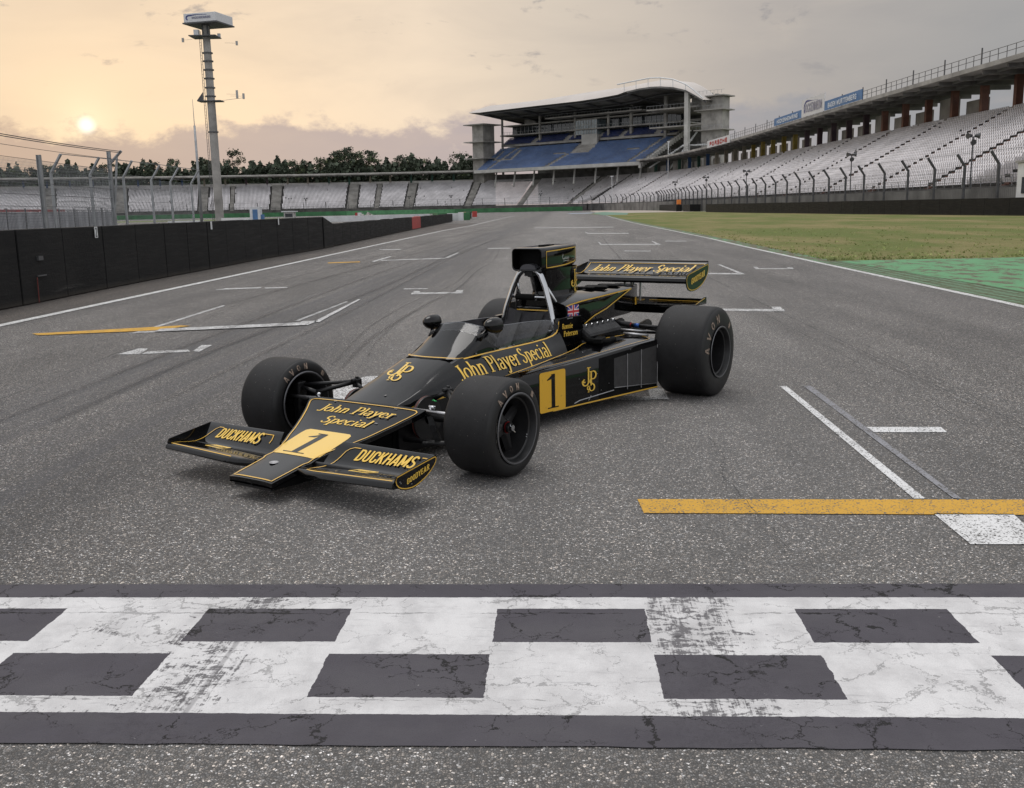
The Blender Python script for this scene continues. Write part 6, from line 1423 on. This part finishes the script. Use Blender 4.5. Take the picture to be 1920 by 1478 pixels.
# ---------- side pods
P0 = (-.60, .305); P1 = (-2.235, .6315)
def py_(x): return P0[1] + (P0[0] - x) * (P1[1] - P0[1]) / (P0[0] - P1[0])
def ptop(x): return interp(-x, [.6, .887, 1.15, 1.416, 1.87, 2.24], [.338, .347, .360, .376, .410, .431])
pn = Vector((P1[0] - P0[0], P1[1] - P0[1])).normalized(); pnn = (-pn.y, -pn.x) ; PN = Vector((pn.y * 1.0, -pn.x, 0)); PN = Vector((-(P1[1] - P0[1]), (P1[0] - P0[0]), 0)).normalized() * -1
def pside(x, z, o_=0, s=1): return (x + PN.x * o_, s * (py_(x) + PN.y * o_), z)
XP = [-.60, -.887, -1.15, -1.416, -1.65, -1.87, -2.05, -2.24]
yi = lambda x: interp(-x, [.6, .9, 1.3, 1.6, 1.76, 1.9, 2.1, 2.24], [.300, .325, .335, .32, .285, .300, .36, .42])
zi = lambda x: interp(-x, [.6, .9, 1.3, 1.6, 1.76, 2.0, 2.24], [.352, .375, .400, .420, .432, .445, .455])
for s in (1, -1):
    b = MB(); b.grid([[pside(x, .082, 0, s) for x in XP], [pside(x, .20, 0, s) for x in XP], [pside(x, ptop(x) - .018, 0, s) for x in XP], [pside(x, ptop(x) - .004, -.006, s) for x in XP], [pside(x, ptop(x), -.020, s) for x in XP], [(x, s * yi(x), zi(x)) for x in XP]])
    b.grid([[pside(x, .082, 0, s) for x in XP], [(x, s * .25, .07) for x in XP]])
    b.add([pside(-2.24, .082, 0, s), pside(-2.24, ptop(-2.24) - .004, -.006, s), (-2.24, s * .40, .45), (-2.24, s * .30, .07)], [(0, 1, 2, 3)])
    pod = b.build('side_pod', K_blk, CAR, auto=30)
    b = MB(); ribbon3(b, [pside(x, .089, 0, s) for x in XP[2:]], .0045, (PN.x, s * PN.y, 0), .002)
    ribbon3(b, [(x, s * (py_(x) - .035), lerp(ptop(x), zi(x), .035 / max(.05, py_(x) - yi(x))) + .0) for x in [-.75, -.887, -1.15, -1.416, -1.65, -1.87, -2.05, -2.20]], .0028, (0, 0, 1), .003)
    ribbon3(b, [(x, s * (yi(x) + .006), zi(x)) for x in [-.62, -.887, -1.15, -1.416, -1.6, -1.7, -1.76, -1.87, -2.0, -2.2]], .0028, (0, s * .2, 1), .004)
    ribbon3(b, [(-2.215, s * .43, .4555), (-2.215, s * .50, .448), (-2.215, s * .585, .437)], .0028, (0, 0, 1), .003)
    b.build('pinstripe', K_gold, pod, fix=False)
    # radiator opening: recessed core behind three bays
    b = MB(); gx0, gx1 = -1.754, -2.222; zb_ = lambda x: interp(-x, [1.754, 2.222], [.152, .118]); zt_ = lambda x: interp(-x, [1.754, 2.222], [.352, .388])
    b.grid([[pside(x, zb_(x), .003, s) for x in (gx0, -1.9, -2.05, gx1)], [pside(x, zt_(x), .003, s) for x in (gx0, -1.9, -2.05, gx1)]]); b.build('radiator_core', K_fin, pod, fix=False)
    b = MB(); b.grid([[pside(x, .100, .0015, s) for x in (-1.60, -1.754, -1.9, -2.05, gx1)], [pside(x, ptop(x) - .02, .0015, s) for x in (-1.60, -1.754, -1.9, -2.05, gx1)]]); b.build('radiator_recess', K_matt, pod, fix=False)
    b = MB()
    for x in (-1.892, -2.045, gx1 - .006): b.tube([pside(x, zb_(x) - .02, .007, s), pside(x, zt_(x) + .005, .007, s)], .0035, 6)
    b.tube([pside(gx0, zb_(gx0), .007, s), pside(gx1, zb_(gx1), .007, s)], .003, 6); b.build('radiator_frame', K_alu, pod)
    b = MB(); o1, o2 = -1.45, -1.56
    # number panel
    def rrect(x0, x1, z0, z1, r):
        P = []
        for cx2, cz2, a0 in ((x0 - r, z1 - r, 0), (x1 + r, z1 - r, 90), (x1 + r, z0 + r, 180), (x0 - r, z0 + r, 270)):
            for i in range(5): a = R(a0 + 22.5 * i); P.append((cx2 + r * math.cos(a), cz2 + r * math.sin(a)))
        return P
    pp = rrect(-1.030, -1.268, .088, .346, .016)
    b = MB(); b.add([pside(x, z + (-1.03 - x) * .012, .003, s) for x, z in pp], [tuple(range(len(pp)))]); npn = b.build('number_panel', K_num, pod, fix=False)
    b = MB(); dirx = 1 if s > 0 else -1; cx2 = -1.149
    strokes_mesh(b, [[(.004, .225, .0165), (.004, .012, .0165)], [(.008, .224, .003), (-.020, .202, .009), (-.052, .190, .003)], [(-.048, .010, .0035), (.052, .010, .0035)]], lambda x, y, o_, s=s, dirx=dirx: pside(cx2 - x * dirx, .103 + y, .0045 + o_, s)); b.build('number', K_blk, npn, fix=False)
    b = MB(); mono(b, lambda x, y, o_, s=s, dirx=dirx: pside(-1.505 - (x - .5) * .15 * dirx, .170 + y * .155, .003 + o_, s), .0); b.build('monogram', K_let, pod, fix=False)
    b = MB()
    for x, z in ((-1.40, .26), (-1.58, .27), (-1.34, .095), (-1.62, .155), (-1.70, .19), (-1.93, .392)): b.box(pside(x, z, .003, s), (.006, .004, .006))
    b.build('rivet', K_alu, pod)
    b = MB(); b.tube([pside(-1.35, .105, .004, s), pside(-1.40, .118, .006, s), pside(-1.75, .135, .004, s)], .0035, 5); b.tube([pside(-1.49, .105, .004, s), pside(-1.515, .135, .006, s)], .003, 5); b.build('lower_lip', K_alu, pod)
    if s > 0:
        b = MB()
        strokes_mesh(b, [[(0, 0, .002), (.02, .012, .002), (.03, -.004, .002)]] + [[(.03 + .018 * k, 0, .0016), (.036 + .018 * k, .020, .0016), (.044 + .018 * k, .0, .0016)] for k in range(9)] + [[(.03, -.006, .0012), (.20, -.004, .0012)]], lambda x, y, o_: (-.95 - x, .362 + x * .12 - y, lerp(ptop(-.95 - x), zi(-.95 - x), .5) + .006 + o_), 0, .0003)
        b.build('signature', mat('faded_gold', (.22, .15, .06), .5), pod, fix=False)
# ---------- engine bay
b = MB(); b.box((-1.98, 0, .33), (.62, .40, .40)); b.box((-2.02, 0, .52), (.50, .26, .14)); b.build('engine_block', K_cast, CAR, bevel=.02)
for s in (1, -1):
    b = MB(); ax = Matrix.Rotation(s * R(-38), 3, 'X'); ax2 = Matrix.Rotation(R(0), 3, 'Z') @ ax; c = Vector((-2.06, s * .262, .495))
    b.box(c, (.50, .135, .075), ax=ax2); cc = b.build('cam_cover', K_cast, CAR, bevel=.026)
    b = MB(); b.box(c + ax2 @ Vector((0, s * .045, -.055)), (.52, .055, .06), ax=ax2); b.build('cam_cover_base', K_satin, cc, bevel=.015)
    for k in range(6):
        b = MB(); p = c + ax2 @ Vector((.20 - k * .08, -s * .025, .040)); b.tube([p + Vector((.012 * math.cos(R(a)), s * .004, .016 * math.sin(R(a)))) for a in range(-20, 201, 22)], .0035, 5); b.build('bolt', K_chr, cc)
    b = MB()
    for k in range(4): b.tube([(-1.84 - k * .115, s * .255, .43), (-1.85 - k * .115, s * .32, .385), (-1.93 - k * .11, s * .33, .34), (-2.25, s * .25, .33)], .021, 8)
    b.tube([(-2.25, s * .25, .33), (-2.6, s * .16, .36), (-3.15, s * .12, .42)], [.034, .038, .038], 10); b.build('exhaust', K_cast, CAR, smooth=True)
    b = MB()
    for k in range(6): b.tube([(-1.90 - k * .06, s * .10, .60), (-1.94 - k * .05, s * .20, .575 - .01 * k), (-1.98 - k * .05, s * .235, .52)], .006, 5)
    b.build('ignition_lead', K_matt, CAR, smooth=True)
b = MB(); b.loft([[(x, -h, zb), (x, h, zb), (x, h, zt), (x, -h, zt)] for x, h, zb, zt in ((-2.28, .15, .12, .50), (-2.60, .12, .14, .47), (-2.90, .09, .20, .44), (-3.10, .06, .24, .42))]); b.build('gearbox', K_cast, CAR, bevel=.02)
b = MB(); b.tube([(-1.80, .30, .46), (-1.83, .36, .445), (-1.92, .40, .44), (-2.02, .40, .445)], .022, 8); b.box((-1.86, .37, .455), (.16, .06, .03), rz=.3); b.build('water_hose', K_matt, CAR, smooth=False, bevel=.004)
b = MB(); b.tube([(-2.16, .40, .468), (-2.24, .56, .452)], .010, 8); b.tube([(-2.20, .36, .49), (-2.30, .52, .47)], .008, 6); b.build('silver_pipe', K_alu, CAR, smooth=True)
for s in (1, -1):
    b = MB(); b.tube([(-2.42, s * .12, .52), (-2.40, s * .34, .50)], .020, 8); b.tube([(-2.40, s * .34, .50), (-2.40, s * .60, .49)], .013, 8); ra = b.build('rear_link', K_cast, CAR, smooth=True)
    b = MB(); b.tube([(-2.405, s * .31, .503), (-2.403, s * .345, .500)], .0165, 8); b.build('red_fitting', K_redm, ra, smooth=True)
    b = MB(); b.tube([(-2.402, s * .37, .498), (-2.400, s * .41, .497)], .0155, 8); b.build('blue_fitting', K_bluem, ra, smooth=True)
    b = MB(); b.tube([(-2.55, s * .12, .32), (-2.54, s * .60, .32)], .022, 10); b.build('drive_shaft', K_cast, CAR, smooth=True)
    b = MB(); b.tube([(-2.30, s * .15, .46), (-2.50, s * .60, .44)], .011, 8); b.tube([(-2.70, s * .12, .46), (-2.56, s * .60, .44)], .011, 8); b.tube([(-2.50, s * .12, .15), (-2.54, s * .60, .15)], .012, 8); b.tube([(-1.70, s * .30, .30), (-2.50, s * .58, .25)], .010, 8); b.build('rear_arm', K_satin, CAR, smooth=True)
    b = MB(); b.box((-2.54, s * .60, .30), (.06, .03, .32)); b.build('rear_upright', K_cast, CAR, bevel=.01)
    b = MB(); b.lathe([(-.012, .02), (-.012, .12), (.012, .12), (.012, .02)], Matrix.Translation((-2.50, s * .17, .33)), 32); b.build('rear_brake_disc', K_cast, CAR)
# ---------- rear wing
RW_ = [(-2.958, .763), (-2.944, .780), (-2.948, .799), (-2.968, .811), (-3.0, .814), (-3.06, .815), (-3.12, .822), (-3.20, .838), (-3.29, .866), (-3.365, .899), (-3.372, .906), (-3.376, .900), (-3.30, .858), (-3.20, .824), (-3.12, .804), (-3.04, .785), (-2.99, .766)]
rw_up = lambda x: interp(-x, [2.968, 3.0, 3.06, 3.12, 3.20, 3.29, 3.365], [.811, .814, .815, .822, .838, .866, .899])
b = MB(); b.loft([[(x, y, z) for x, z in RW_] for y in (-.541, -.2, .2, .541)]); rwg = b.build('rear_wing', K_blk, CAR, auto=50)
b = MB(); b.prism([(-3.368, -.54, .900), (-3.372, -.54, .917), (-3.380, -.54, .917), (-3.378, -.54, .898)], (0, 1.08, 0)); b.build('gurney_flap', K_satin, rwg)
b = MB(); lpw = [(-3.075, .50), (-3.345, .525), (-3.345, .3), (-3.345, 0), (-3.345, -.3), (-3.345, -.51), (-3.10, -.47), (-3.06, -.50)]
ribbon3(b, [(x, y, rw_up(x)) for x, y in dense(lpw, .03)], .0032, (.35, 0, .93), .002); b.build('pinstripe', K_gold, rwg, fix=False)
b = MB(); put_text(b, 'John Player Special', lambda x, y, o_: (-3.165 - y, -.435 + x, rw_up(-3.165 - y) + .0025 + o_), .90, .145, ital=.14, thick=.13, thin=.05); b.build('lettering', K_let, rwg, fix=False)
RE = [(-3.013, .846), (-2.965, .838), (-2.938, .826), (-2.922, .800), (-2.927, .768), (-2.940, .738), (-2.967, .714), (-3.015, .701), (-3.071, .699), (-3.14, .707), (-3.20, .722), (-3.26, .746), (-3.308, .774), (-3.345, .808), (-3.366, .844), (-3.372, .872), (-3.366, .893), (-3.35, .900), (-3.20, .876)]
for s in (1, -1):
    b = MB(); b.prism([(x, s * .541, z) for x, z in RE], (0, s * .006, 0)); ep = b.build('rear_end_plate', K_blk, CAR, bevel=.0015)
    b = MB(); lp = [(-3.15 + (x + 3.15) * .95, .80 + (z - .80) * .90) for x, z in RE]; ribbon3(b, [(x, s * .547, z) for x, z in ring_pts(lp)], .0032, (0, s, 0), .0013); b.build('pinstripe', K_gold, ep, fix=False)
    if s > 0:
        b = MB(); put_text(b, 'GOODYEAR', lambda x, y, o_: (-3.02 - x, .5485 + o_, .752 + x * .20 + y), .26, .046, serif=False, ital=.1, thick=.2, thin=.13); b.build('lettering', K_let, ep, fix=False)
b = MB()
for s in (1, -1):
    b.tube([(-3.02, s * .03, .78), (-3.06, s * .03, .70), (-3.12, s * .03, .60), (-3.06, s * .03, .54)], .009, 6); b.tube([(-3.20, s * .03, .80), (-3.19, s * .03, .60)], .009, 6)
b.prism([(-3.02, -.03, .75), (-3.12, -.03, .60), (-3.09, -.03, .60), (-3.0, -.03, .70)], (0, .004, 0)); b.build('wing_strut', K_alu, CAR)
b = MB(); b.box((-3.24, 0, .578), (.34, 1.02, .012)); b.box((-3.08, 0, .545), (.03, .9, .055)); b.box((-3.40, 0, .594), (.012, 1.02, .035))
tr_ = b.build('lower_rear_tray', K_blk, CAR, bevel=.003)
for s in (1, -1):
    b = MB(); b.prism([(-3.15, s * .511, .57), (-3.41, s * .511, .57), (-3.41, s * .511, .625), (-3.36, s * .511, .625)], (0, s * .005, 0)); b.build('tray_end', K_blk, tr_)
    b = MB(); ribbon3(b, [(-3.19, s * .517, .585), (-3.37, s * .517, .618)], .003, (0, s, 0), .001); ribbon3(b, [(-3.385, s * .02, .586), (-3.385, s * .50, .586)], .003, (.3, 0, 1), .004); b.build('pinstripe', K_gold, tr_, fix=False)
# ---------- front suspension
for s in (1, -1):
    b = MB(); up = (-.155, s * .345, .376)
    b.tube([up, (-.06, s * .48, .370), (-.01, s * .64, .358)], .011, 8); b.tube([(-.15, s * .35, .372), (.005, s * .50, .325)], .014, 8); b.tube([(.005, s * .50, .325), (.0, s * .64, .35)], .013, 8); b.tube([(-.14, s * .26, .33), up], .012, 8); b.build('upper_wishbone', K_satin, CAR, smooth=True)
    b = MB(); b.box((-.165, s * .335, .366), (.045, .040, .05)); b.tube([(-.165, s * .335, .37), (-.165, s * .335, .405)], .012, 8); b.tube([(-.12, s * .335, .385), (-.19, s * .335, .385)], .013, 8); b.build('inner_pivot', K_cast, CAR, bevel=.005)
    b = MB(); b.tube([(.06, s * .18, .13), (.0, s * .62, .13)], .014, 8); b.tube([(-.25, s * .28, .13), (-.02, s * .62, .13)], .012, 8); b.build('lower_wishbone', K_satin, CAR, smooth=True)
    b = MB(); b.tube([(.10, s * .30, .315), (.06, s * .66, .30)], .010, 8); b.build('track_rod', K_alu, CAR, smooth=True)
    b = MB(); b.tube([(.085, s * .405, .337), (.080, s * .405, .295)], .008, 8); b.tube([(.085, s * .395, .335), (.075, s * .43, .332)], .010, 8); b.build('ball_joint', K_chr, CAR, smooth=True)
    b = MB(); b.prism([(.10, s * .39, .285), (.105, s * .41, .24), (.09, s * .43, .15), (.06, s * .42, .15), (.07, s * .40, .22)], (-.02, s * .02, 0)); b.tube([(.10, s * .36, .135), (.05, s * .60, .15)], .012, 8); b.build('anti_roll_link', K_cast, CAR)
    b = MB(); b.box((0, s * .64, .25), (.07, .05, .26)); b.tube([(0, s * .64, .255), (0, s * .80, .255)], .03, 12); b.build('upright', K_cast, CAR, bevel=.01)
    b = MB(); b.lathe([(-.011, .03), (-.011, .122), (-.003, .124), (.003, .124), (.011, .122), (.011, .03)], Matrix.Translation((-.070, s * .254, .231)), 48); bd = b.build('brake_disc', K_satin, CAR)
    b = MB(); b.lathe([(-.0045, .1245), (.0045, .1245)], Matrix.Translation((-.070, s * .254, .231)), 48); b.build('disc_rim', mat('rusty_vent', (.11, .03, .022), .7), bd)
    b = MB(); b.tube([(-.070, s * .26, .24), (0, s * .62, .25)], .020, 10); b.build('brake_shaft', K_cast, CAR, smooth=True)
b = MB(); b.tube([(-.03, .33, .345), (-.01, .355, .352), (.0, .37, .350), (.01, .385, .353)], .003, 5); b.build('green_pipe', K_green, CAR)
b = MB(); b.prism([(.13, -.17, .06), (.13, .17, .06), (.13, .19, .30), (.13, -.19, .30)], (-.02, 0, 0)); b.build('front_bulkhead', K_matt, CAR)
# ---------- wheels
def tyre_profile(hw, Rt, rr_):
    h = Rt - rr_
    half = [(hw - .012, rr_ - .012), (hw - .004, rr_ + .004), (hw - .001, rr_ + .18 * h), (hw, rr_ + .35 * h), (hw - .003, rr_ + .52 * h), (hw - .005, rr_ + .68 * h), (hw - .012, rr_ + .82 * h), (hw - .020, rr_ + .91 * h), (hw - .033, rr_ + .972 * h), (hw - .052, Rt - .001), (hw * .45, Rt + .0005)]
    return half
def wheel(x, s, Rt, hw, yc, front):
    ax = Matrix.Translation((x, s * yc, Rt)); rim_r = .176
    T_ = bpy.data.objects.new('wheel', bpy.data.meshes.new('wheel')); C.objects.link(T_); T_.parent = CAR; bpy.data.objects.remove(T_)
    o_lip = hw + .004
    out_d = .095 if front else .20    # dish depth
    b = MB(); prof = [(o_lip, rim_r + .0095), (o_lip + .003, rim_r + .004), (o_lip, rim_r - .004), (o_lip - .012, rim_r - .009), (o_lip - .03, rim_r - .014), (o_lip - .035, rim_r - .022), (o_lip - out_d * .9, rim_r - .026), (o_lip - out_d, rim_r - .028)]
    inner = [(-o_lip + .06, rim_r - .028), (-o_lip + .035, rim_r - .020), (-o_lip + .01, rim_r - .008), (-o_lip, rim_r - .002), (-o_lip - .003, rim_r + .004), (-o_lip, rim_r + .0095)]
    b.lathe([(a * s, r) for a, r in prof + inner], ax, 64); W_ = b.build('wheel', K_rim, CAR, auto=40)
    b = MB()
    for sg in (1, -1): b.lathe([(sg * (o_lip + .0005), rim_r + .010), (sg * (o_lip + .0045), rim_r + .0055), (sg * (o_lip + .002), rim_r + .0005)], ax, 64)
    b.build('rim_lip', K_lip, W_, smooth=True)
    # spokes
    b = MB(); yd = s * (o_lip - out_d)
    nsp = 4 if front else 8
    for k in range(nsp):
        a = 2 * pi * k / nsp + (R(62) if front else .2); ca, sa = math.cos(a), math.sin(a); w0, w1 = (.040, .013) if front else (.03, .02)
        def pt(r, t, y): return ax @ Vector((r * ca - t * sa, y, r * sa + t * ca))
        b.add([pt(.035, -w0, yd + s * .0), pt(.035, w0, yd), pt(rim_r - .026, w1 * 2.4, yd - s * .012), pt(rim_r - .026, -w1 * 2.4, yd - s * .012), pt(.035, -w0 * .4, yd + s * .022), pt(.035, w0 * .4, yd + s * .022), pt(rim_r - .026, w1 * .5, yd + s * .008), pt(rim_r - .026, -w1 * .5, yd + s * .008)],
              [(0, 1, 2, 3), (4, 5, 6, 7), (0, 1, 5, 4), (2, 3, 7, 6), (0, 3, 7, 4), (1, 2, 6, 5)])
    b.lathe([(yd - s * .03, .0), (yd - s * .03, .05), (yd + s * .012, .048), (yd + s * .022, .036), (yd + s * .022, 0)], ax, 32); b.build('wheel_centre', K_rim, W_, bevel=.003)
    b = MB(); b.lathe([(yd - s * .045, 0), (yd - s * .045, rim_r - .028)], ax, 40); b.build('backing', K_matt, W_)
    if front:
        b = MB(); b.lathe([(yd + s * .018, .0), (yd + s * .018, .030), (yd + s * .030, .030), (yd + s * .030, .025), (yd + s * .040, .025), (yd + s * .040, .028), (yd + s * .050, .027), (yd + s * .050, 0)], ax, 24); b.build('wheel_nut', K_cast, W_, auto=30)
        b = MB(); b.lathe([(yd + s * .0305, .0255), (yd + s * .0305, .0305), (yd + s * .0345, .0305), (yd + s * .0345, .0255)], ax, 24); b.build('red_ring', K_redm, W_, auto=30)
        b = MB(); b.lathe([(yd + s * .044, .0), (yd + s * .044, .019), (yd + s * .066, .015), (yd + s * .068, 0)], ax, 20)
        for a in (50, 230): b.tube([ax @ Vector((.016 * math.cos(R(a)), yd + s * .055, .016 * math.sin(R(a)))), ax @ Vector((.036 * math.cos(R(a)), yd + s * .062, .036 * math.sin(R(a))))], .0045, 6)
        b.build('hub', K_chr, W_, auto=40)
        b = MB()
        for q in (.0, .012): b.tube([ax @ Vector(((rim_r - .025) * math.cos(R(205 + q * 400)), s * (o_lip - .03), (rim_r - .025) * math.sin(R(205 + q * 400)))), ax @ Vector(((rim_r - .04) * math.cos(R(205 + q * 400)), s * (o_lip - .025), (rim_r - .04) * math.sin(R(205 + q * 400))))], .003, 6)
        b.build('valve', K_alu, W_)
    else:
        b = MB(); b.lathe([(yd, .0), (yd, .03), (yd + s * .05, .028), (yd + s * .05, 0)], ax, 20); b.build('hub', K_cast, W_, auto=30)
    pr = tyre_profile(hw, Rt, rim_r + .004); full_ = pr + [(-a, r) for a, r in pr[::-1]]
    b = MB(); b.lathe(full_, ax, 96); ty = b.build('tyre', [K_tyre, K_side], W_, auto=60)
    me = ty.data; cy = s * yc
    for p in me.polygons: p.material_index = 1 if abs(abs(p.center.y) - yc) > hw - .024 else 0
    # flatten slightly where it stands
    for v in me.vertices:
        if v.co.z < .0015: v.co.z = .0015
    # sidewall lettering on the face that looks to the car's left
    fs = 1; h = Rt - rim_r; a0, a1 = (47, 93) if front else (8, 78); r0 = rim_r + (.022 if front else .036); lh = (.036 if front else .062)
    def sw_y(r):
        P = sorted([(rr2, aa) for aa, rr2 in pr[1:]]); return interp(r, [q[0] for q in P], [q[1] for q in P])
    b = MB()
    for k, ch in enumerate('AVON'):
        am = lerp(a0, a1, k / 3)
        segs, tw = text_segs(ch, serif=False, thick=.2, thin=.13)
        def pl(x, y, o_, am=am, tw=tw):
            th_ = R(am) + (x / tw - .5) * (lh * .72 / r0) ; r = r0 + y * lh
            return tuple(ax @ Vector((r * math.cos(th_), sw_y(r) + .0015 + o_, r * math.sin(th_))))
        strokes_mesh(b, [[(x, y, hw2 * .8) for x, y, hw2 in subdiv(sg2)] for sg2 in segs], pl, .0006, .0002)
    b.build('tyre_lettering', K_brown, W_, fix=False)
    b = MB()
    am = 134
    def pl2(u, v): r = r0 + v * lh; th_ = R(am + u * 3.4); return tuple(ax @ Vector((r * math.cos(th_), sw_y(r) + .002, r * math.sin(th_))))
    b.add([pl2(-1, .05), pl2(1, .05), pl2(1, .85), pl2(-1, .85)], [(0, 1, 2, 3)]); b.build('tyre_label', K_brown, W_, fix=False)
    if front and s > 0:
        b = MB(); rq = random.Random(3)
        for k in range(22):
            aa = -32 + k * 2.7 + rq.uniform(-.5, .5); l = rq.uniform(.3, 1.0); r = r0 - .008
            b.add([tuple(ax @ Vector(((r + q) * math.cos(R(aa + w3)), sw_y(r + q) + .0022, (r + q) * math.sin(R(aa + w3))))) for w3, q in ((-l, 0), (l, 0), (l, .0035), (-l, .0035))], [(0, 1, 2, 3)])
        b.build('size_marking', K_tan, W_, fix=False)
    return W_
for s in (1, -1):
    wheel(0, s, .2551, .1507, .7435, True); wheel(-2.54, s, .3213, .199, .7827, False)
